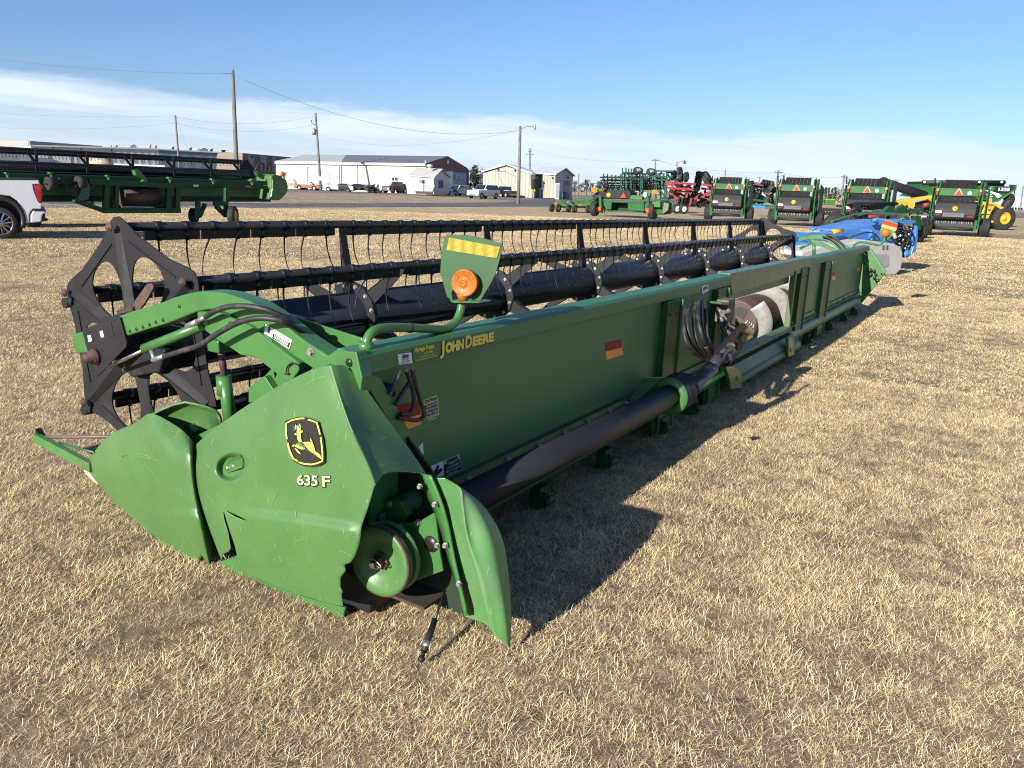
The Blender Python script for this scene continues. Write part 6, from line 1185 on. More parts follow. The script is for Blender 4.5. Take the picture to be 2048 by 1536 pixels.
# ---- round balers
def baler():
    t = thing('round_baler', 'x', 'round baler', (0, 0, 0), 0, 'green round balers parked in a row'); B = lambda n, m, mt, p=t, **k: bake(n, m, mt, p, **k)
    for s_ in (-1, 1):
        fr_ = MB(); fr_.prism([(s_ * .92, 0, .5), (s_ * .92, -.02, 1.9), (s_ * .9, .3, 2.75), (s_ * .9, .8, 2.82), (s_ * .9, 2.4, 2.3), (s_ * .92, 3.0, 1.2), (s_ * .92, 2.6, .5)], (s_ * .06, 0, 0)); B('side_panel', fr_, M['mach'], bevel=.02)
    for s_ in (-1, 1):
        sd = MB(); sd.beam((s_ * 1.1, .1, .4), (s_ * 1.08, .15, 2.1), .08, .1); sd.beam((s_ * 1.08, .15, 2.1), (s_ * 1.08, .6, 2.75), .08, .1); sd.beam((s_ * 1.1, .1, 1.2), (s_ * 1.1, 2.2, 1.6), .06, .08); sd.prism([(s_ * 1.25, .6, .6), (s_ * 1.25, .7, 2.5), (s_ * 1.25, 2.4, 2.3), (s_ * 1.25, 2.6, .6)], (s_ * .04, 0, 0)); B('side_frame', sd, M['mach'], bevel=.01)
    R = random.Random(4)
    for s_ in (-1, 1):
        mech = MB()
        for i in range(14): p = Vector((s_ * R.uniform(.98, 1.2), R.uniform(.0, .6), R.uniform(.7, 2.6))); mech.tube([p, p + Vector((R.uniform(-.05, .05), R.uniform(-.1, .1), R.uniform(.1, .4)))], R.uniform(.015, .05), 6)
        B('side_mechanism', mech, M['machd'])
    rp = MB(); n = 7
    for i in range(n): x0 = -.77 + 1.54 * i / n; x1 = x0 + 1.54 / n - .012; k = .96; rp.prism([(x0, .06, 2.42), (x1, .06, 2.42), (x1 * k, .5, 2.86), (x0 * k, .5, 2.86)], (0, .05, -.03))
    B('roof_panel', rp, M['canvas'], bevel=.01)
    B('cross_panel', MB().prism([(-.9, -.05, 2.04), (.9, -.05, 2.04), (.9, .03, 2.42), (-.9, .03, 2.42)], (0, .08, 0)), M['mach'], bevel=.015)
    sm = B('slow_vehicle_sign', MB().prism([(-.19, -.08, 2.07), (.19, -.08, 2.07), (.21, -.07, 2.1), (.03, -.03, 2.42), (-.03, -.03, 2.42), (-.21, -.07, 2.1)], (0, -.01, 0)), M['smvred']); B('orange_triangle', MB().prism([(-.15, -.1, 2.1), (.15, -.1, 2.1), (0, -.06, 2.38)], (0, -.01, 0)), M['smv'], sm)
    B('speed_sign', MB().lathe((.5, -.05, 2.19), (0, -1, .1), [(0, .1), (.012, .1), (.012, 0)], 20), M['white'])
    fl = MB()
    for i in range(7): x0 = -.8 + 1.6 * i / 7; fl.prism([(x0, .0, 1.72), (x0 + .22, .0, 1.72), (x0 + .22, .03, 2.04), (x0, .03, 2.04)], (0, .05, 0))
    B('rubber_curtain', fl, M['canvas'])
    prof = [(0, 1.78), (-.12, 1.76), (-.3, 1.68), (-.42, 1.4), (-.46, 1.1), (-.42, .92), (-.3, .84), (0, .84)]; B('tailgate_hood', MB().prism([(-.95, y, z) for y, z in prof], (1.9, 0, 0)), M['bhood'], bevel=.04, seg=3)
    B('hood_recess', MB().prism([(-.55, -.465, .98), (.45, -.465, .98), (.42, -.455, 1.18), (-.52, -.455, 1.18)], (0, .02, 0)), M['decblk'])
    lg = B('round_emblem', MB().lathe((-.02, -.42, 1.4), (0, -1, .15), [(0, .12), (.02, .12), (.02, 0)], 20), M['jdy']); B('emblem_figure', MB().prism([(-.08, -.445, 1.36), (-.02, -.445, 1.41), (0, -.445, 1.47), (.03, -.445, 1.41), (.07, -.445, 1.35), (0, -.445, 1.37)], (0, -.01, 0)), M['mach'], lg)
    B('number_plate', MB().box((-.75, -.465, 1.22), (.3, .02, .12)), M['white']); B('reflector', MB().box((.72, -.475, 1.02), (.3, .02, .06)), M['tail']); B('reflector', MB().box((-.78, -.475, 1.06), (.25, .02, .05)), M['tail'])
    for s_ in (-1, 1): B('rear_lamp', MB().box((s_ * .98, -.08, 2.32), (.1, .08, .14)), M['amb2'], bevel=.01); B('stop_lamp', MB().box((s_ * .98, -.08, 2.14), (.09, .08, .16)), M['tail'], bevel=.01)
    ch = MB(); ch.box((0, .4, .6), (1.8, .9, .5)); B('bale_chamber', ch, M['machd']); ti = MB()
    for i in range(15): x = -.8 + i * .114; ti.tube([(x, -.08, .82), (x + R.uniform(-.08, .08), -.1, .56)], .012, 5)
    B('pickup_fingers', ti, M['galv'])['kind'] = 'stuff'; rl_ = MB(); rl_.tube([(-1.0, -.05, .38), (1.0, -.05, .38)], .09, 14); rl_.box((0, .0, .85), (1.9, .06, .05)); B('lower_roller', rl_, M['machd']); pp = MB()
    for s_ in (-1, 1): pp.beam((s_ * 1.0, -.1, .3), (s_ * 1.0, -.1, .85), .1, .12); pp.ball((s_ * .9, -.12, .5), .08, 6)
    B('corner_post', pp, M['mach'], bevel=.01)
    for s_ in (-1, 1):
        w_ = B('wheel', MB().lathe((s_ * 1.36, 1.0, .48), (s_, 0, 0), [(-.27, 0), (-.27, .3), (-.25, .44), (-.2, .48), (-.13, .485), (-.125, .47), (-.1, .47), (-.095, .487), (-.02, .487), (-.015, .47), (.01, .47), (.015, .487), (.09, .487), (.095, .47), (.12, .47), (.125, .485), (.2, .48), (.25, .44), (.27, .3), (.22, .26)], 36), M['rubber']); B('rim', MB().lathe((s_ * 1.36, 1.0, .48), (s_, 0, 0), [(.2, .27), (.22, .26), (.1, .22), (.08, .1), (.14, .08), (.14, 0)], 24), M['jdy'], w_)
    return t
bal = baler(); first = True
for px, py, lab, ex, uu in ((1452, 437, 'green round baler nearest the red tillage tool, leftmost of four', 8, .0338), (1585, 446, 'green round baler with bright yellow emblem, second from the left', 8, .0305), (1724, 455, 'round baler half hidden behind the green arms and black disc', 7, .0283), (1904, 466, 'nearest round baler, in front of the green grain cart', 4, .0262)):
    d = uu * F_PX; p = D(px, py, d); phi = math.atan((px - 1024) / F_PX); rz = HEAD - phi - rad(ex)
    if first: bal.location = (p.x, p.y, GZ); bal.rotation_euler = (0, 0, rz); bal['label'] = lab; first = False
    else: copy_tree(bal, (p.x, p.y, GZ), rz, lab)
def wheel(root, c, ax, r, w, rimm, name='wheel', rr=.55):
    w_ = T(name, MB().lathe(c, ax, [(-w / 2, 0), (-w / 2, r * .8), (-w * .35, r), (w * .35, r), (w / 2, r * .85), (w / 2, r * rr)], 28), M['rubber'], root); T('rim', MB().lathe(c, ax, [(w * .4, r * rr), (w * .45, r * rr * .95), (w * .1, r * rr * .8), (w * .15, r * .2), (w * .4, r * .16), (w * .4, 0)], 20), rimm, w_)
# ---- mower conditioner (zoom 8.533, off 1180,330)
pm = VP((1183, 52), (1300, 49.5)).zoom(8.533, 1180, 330); mc = root_at('mower_conditioner', 'green pull-type mower with black rear shield and orange warning triangle', 'mower', pm(560, 890))
T('rear_shield', pm.poly([(30, 520), (95, 470), (260, 430), (640, 428), (690, 470), (695, 540), (640, 580), (240, 575), (150, 550), (95, 600), (60, 600)], .9, .2), M['bhood'], mc, bevel=.05); T('deck', pm.poly([(200, 605), (920, 625), (915, 655), (205, 635)], 1.5, .1), M['mach'], mc, bevel=.03)
T('discharge_hood', pm.poly([(205, 630), (370, 640), (355, 760), (270, 755)], .1, .1).merge(pm.poly([(640, 650), (915, 655), (930, 790), (900, 795), (650, 765)], .1, .1)), M['mach'], mc, bevel=.02); T('chamber', pm.poly([(210, 620), (920, 630), (930, 810), (230, 790)], .1, 1.0), M['machd'], mc); T('swath_board', pm.poly([(240, 770), (900, 795), (930, 825), (230, 800)], .5, .3), M['dgreen'], mc)
T('left_panel', pm.poly([(20, 600), (110, 600), (180, 640), (190, 700), (30, 720)], 1.2, .4), M['mach'], mc, bevel=.03); T('right_box', pm.poly([(1040, 610), (1200, 600), (1250, 650), (1245, 830), (1130, 850), (1120, 735), (1040, 730)], 1.3, .3), M['mach'], mc, bevel=.04); T('grey_flap', pm.poly([(1260, 640), (1345, 660), (1330, 770), (1240, 835)], .08, .2), mat('tarp', (.16, .15, .12), .7), mc)
T('tool_box', pm.poly([(1060, 625), (1195, 620), (1195, 725), (1060, 720)], .3, -.05), M['green'], mc, bevel=.03)
for x in (180, 985): T('wheel_strut', pm.bar(x, 520, x + 10, 820, .2, .2, -.1), M['mach'], mc, bevel=.02); T('orange_sleeve', pm.tube([(x - 12 if x < 500 else x, 715 if x < 500 else 740), (x - 12 if x < 500 else x, 790 if x < 500 else 830)], .1, -.25, 12), M['fl_o'], mc)
T('crossbar', pm.bar(100, 430, 240, 425, .18, .2, .3).merge(pm.bar(930, 460, 1150, 460, .2, .2, .0)).merge(pm.bar(690, 545, 910, 560, .25, .3, .4)), M['green'], mc, bevel=.02)
for x, y in ((70, 415), (78, 445), (1118, 445), (1115, 475)): T('marker_lamp', MB().box(pm(x, y, -.15), (.35, .1, .14), HEAD), M['amb2'], mc, bevel=.02)
for x, y in ((240, 415), (942, 440)): T('red_lamp', MB().tube([pm(x, y + 12, 0), pm(x, y - 12, 0)], .12, 10), M['tail'], mc)
sm = T('slow_vehicle_sign', pm.poly([(518, 560), (572, 470), (615, 560)], .02, -.02 + .1), M['smv'], mc); T('round_emblem', MB().lathe(pm(318, 512, .18), -pm.n, [(0, .15), (.03, .15), (.03, 0)], 16), M['jdy'], mc); T('speed_sign', MB().lathe(pm(940, 507, -.2), -pm.n, [(0, .15), (.03, .15), (.03, 0)], 16), M['white'], mc)
for x, yb, r_ in ((75, 877, .5), (1062, 920, .56)): c_ = pm(x, yb, .3); c_.z = GZ + r_; wheel(mc, c_, (VR * .85 - VF * .5).normalized(), r_, .42, M['jdy'])
# ---- folding rotary cutter (zoom 6.024, off 1080,320)
pr_ = face(1140, 58, 6.024, 1080, 320); rc_ = root_at('rotary_cutter', 'low green rotary cutter on a row of small wheels, left of the black-shielded mower', 'rotary cutter', pr_(350, 600)); fb = MB()
for a in ((195, 500, 270, 490), (195, 540, 400, 548), (240, 490, 250, 545), (400, 480, 620, 490), (400, 540, 620, 545), (330, 500, 380, 540), (420, 470, 440, 540), (520, 480, 560, 540), (590, 470, 620, 540)): pr_.bar(*a, .18, .5, .5, fb)
T('frame', fb, M['green'], rc_, bevel=.02); T('deck', pr_.poly([(200, 550), (620, 555), (620, 580), (200, 575)], 2.0, .5), M['dgreen'], rc_); T('hydraulic_hose', pr_.tube([(335, 480), (370, 510), (420, 530)], .06, .3), M['hose'], rc_); T('marker', pr_.poly([(178, 505), (198, 505), (198, 545), (178, 540)], .05, -.1), M['fl_o'], rc_); T('marker', pr_.poly([(455, 537), (500, 537), (500, 547), (455, 545)], .05, -.1), M['fl_o'], rc_)
for x, y in ((140, 608), (218, 612), (340, 620), (415, 625), (577, 635)): c_ = pr_(x, y, 0); c_.z = GZ + .29; wheel(rc_, c_, (VR * .8 - VF * .6).normalized(), .29, .2, mat('dullyel', (.35, .25, .05), .5) if x == 140 else M['jdy'])
# ---- folded green cultivator (zoom 8.533)
pq = face(1290, 66, 8.533, 1180, 330); cu_ = root_at('field_cultivator', 'tall folded green field cultivator bristling with black shanks', 'cultivator', pq(800, 760)); gb = MB(); kb = MB(); R = random.Random(12)
for x, y0, y1 in ((230, 150, 420), (300, 150, 430), (372, 165, 430), (440, 170, 430), (525, 150, 440), (555, 50, 200), (613, 45, 200), (660, 60, 300), (708, 60, 300), (790, 60, 420), (720, 220, 560), (850, 160, 560), (900, 150, 560), (1040, 160, 560), (1130, 90, 560), (1210, 240, 560), (1310, 120, 700), (980, 200, 560), (1280, 300, 560)): pq.bar(x, y0, x - 3, y1 + 30, .11, .12, R.uniform(0, 3), gb)
for x0, x1, y in ((200, 540, 208), (545, 780, 130), (600, 900, 140), (900, 1110, 150), (1110, 1420, 100), (1110, 1330, 255), (560, 1000, 255), (1300, 1420, 255), (900, 1320, 190), (900, 1300, 400), (1230, 1560, 565), (1300, 1450, 130)): pq.bar(x0, y, x1, y + (x1 - x0) * .02, .12, .12, R.uniform(0, 3), gb)
for a in ((1300, 120, 1380, 250), (1420, 110, 1350, 280), (1230, 100, 1180, 200), (1480, 170, 1540, 240), (1560, 170, 1500, 240), (1320, 300, 1300, 420), (1320, 560, 1440, 640), (1440, 600, 1860, 720), (1200, 430, 1300, 560)): pq.bar(*a, .12, .12, .5, gb)
for i in range(26):
    x = 560 + i * 28 + R.uniform(-8, 8); y0 = R.uniform(130, 220); pq.bar(x, y0, x + R.uniform(-4, 4), y0 + R.uniform(160, 330), .09, .09, R.uniform(0, 4), gb)
for i in range(16):
    x = R.uniform(560, 1150); y = R.uniform(150, 470); pq.bar(x, y, x + R.uniform(100, 260), y + R.uniform(-5, 9), .09, .09, R.uniform(0, 4), gb)
T('frame', gb, M['impl'], cu_)
for i in range(520):
    x = R.uniform(165, 1120) if R.random() < .8 else R.uniform(1120, 1300); top = 205 if x < 530 else 150 if x < 900 else 230; y = R.choice([top + k * 55 for k in range(7)]) + R.uniform(-6, 6)
    if y > 500: continue
    o_ = R.uniform(0, 3.5); l = R.uniform(15, 40); pq.tube([(x, y, o_), (x + l * .6, y + 4, o_), (x + l, y + R.choice((-16, 16)), o_)], .05, 0, 4, kb)
for k, y in enumerate((215, 268, 318, 345, 378, 250, 300, 400)): pq.bar(165 + (k % 3) * 60, y, 1000 + (k % 2) * 150, y + 14, .1, .1, .4 * k, kb)
T('shank', kb, M['machd'], cu_)['kind'] = 'stuff'
for x, y, ax_ in ((820, 98, Vector((0, 0, 1))), (1045, 120, Vector((0, 0, 1))), (1430, 175, VR), (1530, 120, VR), (1640, 205, VR), (1550, 215, VR), (1510, 315, Vector((0, 0, 1))), (1395, 490, VR)): wheel(cu_, pq(x, y, .8), (ax_ * .8 - VF * .6).normalized(), .42, .26, M['galv'])
for x, y in ((1478, 765), (1595, 765)): c_ = pq(x, y, 0); c_.z = GZ + .42; wheel(cu_, c_, (VR * .25 - VF).normalized(), .42, .26, M['white'])
# ---- red disk harrow, and another folded disk behind the balers
def harrow(name, label, px, d, z, ox, oy, beams, gangs, mb_m, wheels, ground, col2=None):
    pl_ = face(px, d, z, ox, oy); t = root_at(name, label, 'disk harrow', pl_(*ground)); b_ = MB(); R = random.Random(px)
    for a in beams: pl_.bar(*a[:4], .16, .16, R.uniform(0, 2), b_)
    T('frame', b_, mb_m, t); dk = MB()
    for (x0, y0, x1, y1, n) in gangs:
        a0, a1 = pl_(x0, y0, R.uniform(0, 1.5)), pl_(x1, y1, R.uniform(0, 1.5)); ax_ = (a1 - a0).normalized()
        for i in range(n): dk.lathe(lerp(a0, a1, i / (n - 1)), (ax_ + VF * R.uniform(-.5, .5)).normalized(), [(0, 0), (.03, .15), (.07, .29)], 9)
        dk.tube([a0, a1], .05, 5)
    T('disc_gang', dk, M['machd'], t)['kind'] = 'stuff'
    for x, y in wheels: wheel(t, pl_(x, y, .5), (VR * .6 - VF * .3 + Vector((0, 0, .5))).normalized(), .42, .3, M['rust'])
    return t
harrow('disk_harrow', 'red folded disk harrow left of the first round baler', 1375, 60, 8.533, 1180, 330,
       [(1290, 290, 1800, 330), (1330, 390, 1760, 420), (1440, 570, 1960, 690), (1900, 250, 1790, 560), (1690, 340, 1640, 560), (1400, 400, 1640, 550), (1560, 400, 1720, 340), (1900, 400, 2060, 420), (1880, 540, 2060, 460), (1960, 430, 1980, 560), (1880, 600, 2060, 590), (1730, 560, 1700, 690), (1550, 290, 1560, 430), (1860, 690, 2060, 700), (1600, 690, 1850, 680), (1420, 290, 1400, 420), (2010, 300, 2060, 420), (1300, 330, 1420, 340), (1480, 450, 1700, 460), (1330, 470, 1600, 600), (1780, 590, 1900, 470), (1900, 330, 2060, 350), (1650, 640, 2060, 650), (1940, 500, 2060, 520), (1500, 520, 1500, 650), (1850, 560, 2060, 640)],
       [(1870, 120, 1820, 400, 13), (1940, 135, 2010, 300, 8), (1700, 360, 1640, 640, 13), (1810, 420, 1740, 660, 11), (1560, 330, 1480, 500, 8), (1990, 250, 2060, 350, 6), (1500, 600, 1880, 670, 14), (1850, 480, 1950, 650, 8), (2000, 480, 2060, 680, 8)],
       M['ired'], ((1510, 310), (1980, 260), (2020, 300), (2010, 200)), (1700, 740))
h3 = harrow('disk_harrow', 'dark green and black folded disk harrow between the first and second balers', 1525, 66, 6.024, 1380, 320,
       [(740, 330, 820, 520), (860, 350, 830, 500), (900, 480, 1040, 540), (860, 350, 1000, 360), (740, 540, 1020, 560), (960, 380, 900, 520), (1000, 330, 990, 520), (790, 400, 960, 480), (760, 480, 940, 500)],
       [(735, 260, 760, 520, 14), (790, 270, 850, 500, 12), (870, 270, 980, 290, 8), (850, 300, 1000, 330, 8), (900, 350, 1010, 500, 9), (760, 400, 880, 500, 8), (950, 340, 1010, 360, 5)], M['impl'], ((880, 340), (930, 400)), (880, 600))
pz = face(1510, 66, 6.024, 1380, 320); T('blue_part', pz.bar(730, 340, 740, 380, .3, .2, 0).merge(pz.bar(760, 560, 900, 570, .25, .2, 0)), M['blue'], h3); T('red_part', pz.bar(780, 290, 880, 310, .12, .12, -.1).merge(pz.bar(900, 400, 960, 420, .12, .12, -.1)), M['ired'], h3)
# ---- planters
for i, (x0, x1, lb) in enumerate(((1495, 1620, 'left green seed planter with yellow lid in the far row'), (1625, 1765, 'right green seed planter with yellow lid in the far row'))):
    pp_ = face(1640 + i * 22, 84, 6.024, 1380, 320); t = root_at('planter', lb, 'planter', pp_((x0 + x1) / 2, 590), 0, 'green planters behind the balers'); T('hopper', pp_.poly([(x0, 475), (x1, 475), (x1 - 8, 540), (x0 + 8, 540)], 1.5), M['green'], t, bevel=.05); T('lid', pp_.poly([(x0 + 10, 470), (x1 - 15, 470), (x1 - 15, 478), (x0 + 10, 478)], 1.3, .05), M['jdy'], t); rk_ = MB()
    for k in range(9): pp_.bar(x0 + 6 + k * (x1 - x0 - 12) / 8, 440, x0 + 8 + k * (x1 - x0 - 12) / 8, 472, .05, .05, .8, rk_)
    T('seed_unit', rk_, M['machd'], t)['kind'] = 'stuff'
    for k in range(4): c_ = pp_(x0 + 15 + k * (x1 - x0 - 30) / 3, 570, .1); c_.z = GZ + .35; wheel(t, c_, (-VF + VR * .4).normalized(), .35, .25, M['jdy'])
    T('marker', pp_.poly([(x1 - 15, 515), (x1, 515), (x1, 530), (x1 - 15, 530)], .05, -.05), M['fl_o'], t)
pt_ = face(1684, 82, 6.024, 1380, 320); t = root_at('seed_drill', 'tan and black seed drill just left of the half-hidden baler', 'seed drill', pt_(1820, 590)); b_ = MB(); R = random.Random(3)
for i in range(40): x, y = R.uniform(1770, 1870), R.uniform(440, 560); pt_.bar(x, y, x + R.uniform(-25, 25), y + R.uniform(-30, 30), .09, .09, R.uniform(0, 1), b_)
T('frame', b_, M['tank'], t); T('toolbar', pt_.bar(1770, 555, 1870, 560, .2, .3), M['machd'], t)
for x in (1770, 1800, 1830, 1850): c_ = pt_(x, 570, .1); c_.z = GZ + .35; wheel(t, c_, (-VF + VR * .4).normalized(), .35, .25, M['jdy'])
# ---- grain cart and yellow loader (zoom 8.982, off 1820,345)
pk = face(1930, 60, 8.982, 1820, 345); gcart = root_at('grain_cart', 'big green grain cart with black tarp roll behind the nearest baler', 'grain cart', pk(1200, 1000))
T('rear_hopper', pk.poly([(215, 200), (1700, 205), (1700, 260), (1240, 470), (520, 470), (90, 420), (190, 350)], 2.6, .5), M['mach'], gcart, bevel=.05); T('tarp_roll', MB().tube([pk(225, 180, .3), pk(1700, 180, .3)], .17, 12).merge(pk.poly([(220, 160), (1700, 162), (1700, 205), (220, 200)], 2.4, .6)), M['machd'], gcart)
for x in (265, 505, 852, 1248, 1650): T('tarp_clip', MB().ball(pk(x, 172, .1), .1, 6), M['white'], gcart)
T('front_hopper', pk.poly([(1260, 235), (1920, 255), (1890, 320), (1560, 520), (1480, 545), (1400, 500), (1240, 490)], 2.4, -.6), M['mach'], gcart, bevel=.05); T('black_side_panel', pk.poly([(1285, 245), (1850, 262), (1905, 285), (1790, 350), (1660, 365), (1480, 330), (1290, 290)], .1, -.72), M['bhood'], gcart); T('white_stripe', pk.poly([(1270, 295), (1330, 300), (1600, 380), (1650, 420), (1575, 465), (1520, 400), (1400, 345)], .05, -.78), M['white'], gcart)
T('rim_corner', pk.poly([(1850, 218), (1915, 222), (1915, 280), (1860, 265)], .5, -.8), M['impl'], gcart); t_ = text_mesh('1325', .3, .012, width=.85); on_plane(t_, pk(1690, 306, -.75), VR, (0, 0, 1)); T('model_number', t_, M['white'], gcart); T('round_emblem', MB().lathe(pk(1475, 300, -.75), -VF, [(0, .25), (.02, .25), (.02, 0)], 16), M['green'], gcart); T('brand_plate', pk.poly([(235, 215), (345, 215), (345, 242), (235, 242)], .03, .45), M['fwhite'], gcart); T('decal', pk.poly([(1380, 388), (1475, 390), (1475, 402), (1380, 400)], .03, -.65).merge(pk.poly([(1425, 425), (1490, 427), (1490, 436), (1425, 434)], .03, -.65)), M['white'], gcart)
T('unload_spout', MB().tube(smooth([pk(1740, 440, -.5), pk(1790, 470, -.5), pk(1770, 530, -.5), pk(1690, 650, -.5)], 5), .36, 16), M['bhood'], gcart); T('brace', pk.bar(1900, 300, 1560, 520, .12, .12, -.8).merge(pk.bar(1880, 330, 1850, 540, .06, .06, -.5)), M['green'], gcart)
T('loading_auger', MB().tube([pk(-470, 178, 0), pk(-300, 230, 0), pk(270, 420, 0)], .33, 16), M['bhood'], gcart); T('auger_head', MB().ball(pk(-480, 182, 0), .42, 8), M['machd'], gcart)
T('frame', pk.bar(80, 400, 80, 470, .4, .4, .5).merge(pk.bar(1240, 500, 1700, 700, .3, .3, -.2)), M['mach'], gcart); wheel(gcart, Vector((*pk(600, 900, .5).xy, GZ + .9)), -VF, .9, .6, M['jdy'])
py_ = face(1960, 53, 8.982, 1820, 345); sc = root_at('land_scraper', 'yellow scraper with large yellow-rimmed tyre right of the nearest baler', 'scraper', py_(1660, 1000))
T('side_plate', py_.poly([(1245, 510), (1555, 552), (1440, 755), (1290, 740), (1220, 790), (1150, 870), (1165, 790)], 2.4, -.2), M['ywl'], sc, bevel=.04); T('rear_blade', py_.poly([(1250, 780), (1440, 760), (1370, 900), (1340, 870), (1190, 870)], .3, -.25), M['ywl'], sc, bevel=.03); T('mast', py_.bar(1432, 460, 1440, 540, .17, .17, -.1), M['ywl'], sc); T('wheel_arm', py_.bar(1550, 590, 1690, 680, .2, .3, .2).merge(py_.bar(1390, 880, 1640, 885, .14, .2, .2)), M['ywl'], sc, bevel=.02)
t_ = text_mesh('ICON', .2, .008, width=.42); on_plane(t_, py_(1445, 588, -.23), VR, (0, 0, 1)); T('brand_lettering', t_, M['decblk'], sc); T('emblem', py_.poly([(1300, 570), (1318, 585), (1336, 568), (1322, 600), (1318, 618), (1312, 598)], .02, -.22), M['decblk'], sc); T('label', py_.bar(1400, 672, 1455, 675, .07, .02, -.22), M['decblk'], sc)
c_ = py_(1665, 850, .3); c_.z = GZ + .8; wheel(sc, c_, (-VF * .95 + VR * .1).normalized(), .8, .5, M['ywl'], rr=.52); wheel(sc, Vector((*py_(1390, 930, 1.8).xy, GZ + .8)), -VF, .8, .5, M['galv'])
pl2 = face(1850, 50, 8.982, 1820, 345); ld = root_at('loader_frame', 'yellow implement frame left of the nearest baler, partly hidden by the green machine', 'implement', pl2(200, 900))
T('boom', pl2.poly([(-220, 500), (440, 405), (460, 470), (440, 560), (330, 480), (-30, 540), (-220, 560)], .5), M['ywl'], ld, bevel=.03); T('post', pl2.poly([(-190, 540), (95, 545), (90, 660), (-60, 620), (-190, 600)], .4), M['ywl'], ld, bevel=.03); T('white_end', pl2.poly([(425, 408), (460, 405), (462, 485), (430, 485)], .05, -.05), M['white'], ld)
T('dark_mechanism', pl2.poly([(100, 560), (330, 500), (400, 560), (430, 720), (100, 720)], .6, .5), M['machd'], ld); T('red_cylinder', MB().tube([pl2(240, 590, -.1), pl2(330, 575, -.1)], .13, 10), M['ired'], ld)
# ---- black-disc mower with green arms (zoom 9.309, off 1640,400)
pn = VP((1660, 25), (1850, 31)).zoom(9.309, 1640, 400); bd_ = root_at('disc_header', 'green framed header with a big black disc, behind the blue machine', 'header', pn(1700, 700))
T('black_disc', MB().lathe(pn(650, 340, .3), -pn.n, [(0, 0), (0, .52), (.04, .52), (.04, 0)], 48), M['bhood'], bd_); bl2 = MB()
for x, y in ((560, 120), (545, 155), (535, 185), (580, 178), (610, 172), (640, 155), (685, 212), (780, 155), (810, 148), (848, 145), (875, 172), (560, 215)): bl2.ball(pn(x, y, .24), .011, 5)
T('rivet', bl2, M['zinc'], bd_)['kind'] = 'stuff'; T('lower_plate', pn.poly([(360, 480), (700, 330), (990, 300), (1010, 420), (760, 500), (400, 555)], .08, .15), M['bhood'], bd_, bevel=.01); T('canvas_top', pn.poly([(870, 100), (1050, 55), (1450, 40), (1480, 80), (1300, 150), (960, 190)], .8, 1.0), M['canvas'], bd_, bevel=.02)
fb = MB(); pn.bar(215, 400, 700, 245, .05, .06, -.1, fb); pn.bar(240, 480, 545, 365, .07, .08, -.1, fb); pn.bar(215, 395, 245, 490, .08, .08, -.1, fb); pn.bar(370, 390, 540, 330, .03, .03, -.1, fb); T('side_rail', fb, M['green'], bd_, bevel=.008)
T('main_arm', pn.poly([(700, 275), (870, 205), (1000, 222), (1500, 240), (1700, 320), (1640, 345), (1490, 300), (1180, 290), (1000, 280), (885, 258), (720, 310)], .12, .1), M['green'], bd_, bevel=.015); T('upper_arm', pn.poly([(1180, 230), (1300, 110), (1340, 120), (1400, 200), (1560, 90), (1620, 150), (1900, 220), (1890, 260), (1600, 240), (1500, 260), (1200, 250)], .15, .6), M['mach'], bd_, bevel=.015)
T('brace', pn.bar(1330, 380, 1610, 285, .05, .06, -.1).merge(pn.bar(1600, 280, 1670, 380, .06, .06, -.1)), M['green'], bd_); T('end_column', pn.poly([(1780, 300), (1880, 300), (1890, 560), (1830, 560), (1800, 420)], .2, .2), M['mach'], bd_, bevel=.02); T('gear_hub', MB().lathe(pn(605, 395, .1), -pn.n, [(0, .14), (.06, .12), (.08, .06), (.1, 0)], 14), M['drumrust'], bd_)
R = random.Random(31); mm = MB(); m2 = MB()
for i in range(60): x, y = R.uniform(1450, 2150), R.uniform(120, 430); pn.bar(x, y, x + R.uniform(-70, 70), y + R.uniform(-60, 60), R.uniform(.03, .07), .05, R.uniform(.2, 1.2), mm if i % 2 else m2)
T('linkage', mm, M['mach'], bd_); T('linkage_dark', m2, M['machd'], bd_); T('coil_spring', MB().tube([pn(1890 + k * 1.6, 315 + 18 * math.sin(k * .9), .0) for k in range(60)], .01, 5), M['white'], bd_)
T('hydraulic_hose', MB().tube(smooth([pn(x, y, -.05) for x, y in ((1880, 430), (1900, 380), (1980, 360), (2030, 400), (1990, 450), (1900, 460))], 5), .025, 8), M['hose'], bd_)
for x, y, o_, r_ in ((1858, 690, .5, .46), (1935, 620, 1.7, .46), (2010, 560, 2.9, .46)): c_ = pn(x, y, o_); c_.z = GZ + r_; wheel(bd_, c_, (-VF * .55 + VR * .85).normalized(), r_, .32, M['jdy'], rr=.6)
c_ = pn(325, 290, 3.0); c_.z = GZ + .48; wheel(bd_, c_, -VF, .6, .35, M['machd'])
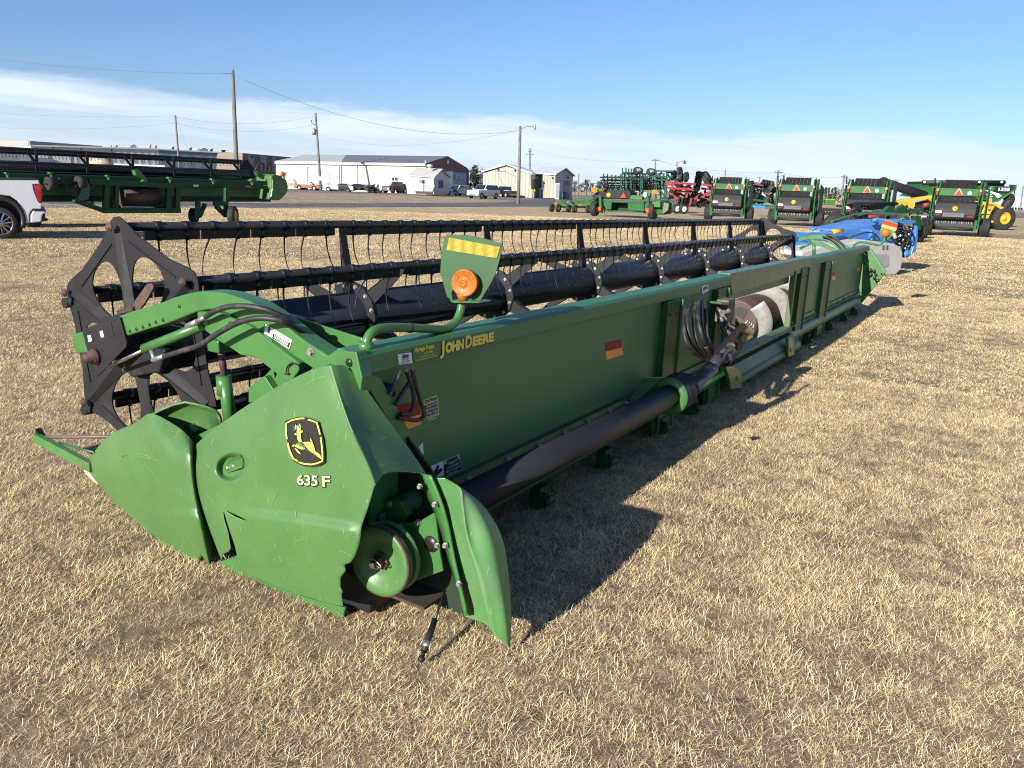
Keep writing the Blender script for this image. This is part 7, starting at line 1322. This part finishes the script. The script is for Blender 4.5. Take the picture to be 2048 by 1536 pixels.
# ---- blue machine with beige end shield, next in the row (same zoom)
pu_ = VP((1640, 16.2), (1860, 18.5)).zoom(9.309, 1640, 400); bm2 = root_at('blue_header', 'bright blue harvesting header with grey-beige end shield behind the far lamp', 'header', pu_(1500, 1080))
T('blue_deck', pu_.poly([(430, 560), (760, 500), (1130, 415), (1450, 385), (1560, 470), (1110, 560), (740, 605), (430, 600)], .9, .3), mat('scuffed_blue', (.09, .22, .48), .45, var=.15), bm2, bevel=.02); T('blue_frame', pu_.poly([(-350, 690), (-200, 610), (60, 630), (430, 585), (740, 600), (980, 560), (1110, 560), (1390, 790), (1390, 830), (1000, 800), (600, 830), (300, 780), (-60, 760), (-80, 960), (-420, 960), (-200, 800)], .4, .1), M['blue'], bm2, bevel=.02)
T('blue_rib', pu_.poly([(965, 560), (990, 545), (1020, 600), (985, 750), (965, 750)], .5, .02), M['blue'], bm2, bevel=.01); T('blue_top', pu_.poly([(1440, 375), (1470, 365), (1790, 385), (1795, 410), (1700, 460), (1560, 455), (1450, 420)], .5, .0), M['blue'], bm2, bevel=.015); T('blue_edge', pu_.poly([(1800, 480), (1830, 490), (1820, 720), (1790, 960), (1700, 1010), (1740, 880), (1790, 620)], .15, .0), M['blue'], bm2, bevel=.01)
T('machine_core', pu_.poly([(1420, 560), (1560, 480), (1770, 480), (1780, 640), (1740, 980), (1640, 1060), (1555, 1080), (1540, 900), (1420, 820)], .6, .25), M['machd'], bm2, bevel=.02); R = random.Random(5); mm = MB(); m2 = MB(); m3 = MB()
for i in range(70):
    x, y = R.uniform(1430, 1760), R.uniform(500, 1020); (mm, m2, m3)[i % 3].tube([pu_(x, y, R.uniform(0, .2)), pu_(x + R.uniform(-45, 45), y + R.uniform(-60, 60), R.uniform(0, .2))], R.uniform(.008, .022), 6)
T('fittings', mm, M['zinc'], bm2)['kind'] = 'stuff'; T('hose_tangle', m2, M['hose'], bm2)['kind'] = 'stuff'; T('black_brackets', m3, M['bhood'], bm2)['kind'] = 'stuff'
for pts in (((540, 712), (700, 650), (850, 605), (980, 612), (1060, 670), (1110, 745)), ((1580, 600), (1640, 700), (1620, 820), (1570, 830), (1540, 760)), ((1640, 520), (1740, 640), (1720, 790), (1660, 740)), ((1560, 470), (1600, 560), (1580, 680)), ((1200, 700), (1260, 760), (1340, 790))): T('hydraulic_hose', MB().tube(smooth([pu_(x, y, -.05) for x, y in pts], 6), .016, 8), M['hose'], bm2)
T('control_card', pu_.poly([(1350, 630), (1400, 610), (1435, 700), (1390, 720)], .02, -.05), M['white'], bm2); T('silver_plate', pu_.poly([(1560, 440), (1660, 520), (1690, 570), (1600, 560)], .05, .0), M['galv'], bm2); T('drive_hub', MB().lathe(pu_(1605, 1000, -.1), -pu_.n, [(0, .09), (.03, .09), (.03, .05), (.05, .05), (.05, 0)], 16), M['blue'], bm2)
shp = [(-350, 1040), (-330, 960), (0, 870), (560, 800), (850, 742), (1100, 775), (1400, 818), (1500, 868), (1548, 960), (1538, 1180), (1500, 1320), (1400, 1405), (1200, 1410), (900, 1380), (0, 1300)]
es = T('end_shield', pu_.poly(shp, .55, -.35), M['beige'], bm2, bevel=.13, seg=5); T('shield_recess', pu_.poly([(700, 985), (1250, 1010), (1290, 1040), (1285, 1200), (1240, 1250), (720, 1230)], .02, -.365), mat('beige_inset', (.33, .32, .285), .5), es, bevel=.008)
for x in (1185, 1255): T('handle_slot', pu_.poly([(x - 18, 850), (x + 18, 845), (x + 12, 930), (x - 20, 925)], .02, -.36), mat('slot_shadow', (.12, .12, .11), .6), es)
T('yellow_cylinder', pu_.tube([(245, 585), (420, 580)], .045, -.05, 14), M['ywl'], bm2); T('cylinder_rod', pu_.tube([(185, 580), (300, 640)], .02, -.05), M['steel'], bm2); T('red_cylinder', pu_.tube([(920, 308), (1190, 304)], .032, .1, 12), M['ired'], bm2); T('reel_hub', pu_.tube([(1020, 330), (1020, 400)], .075, .1, 14).merge(pu_.tube([(-125, 545), (-125, 510)], .075, .1, 14)), M['blue'], bm2); T('hub_arm', pu_.tube([(-130, 560), (-60, 530)], .02, .1).merge(pu_.tube([(1020, 410), (1080, 430)], .03, .1)), M['blue'], bm2)
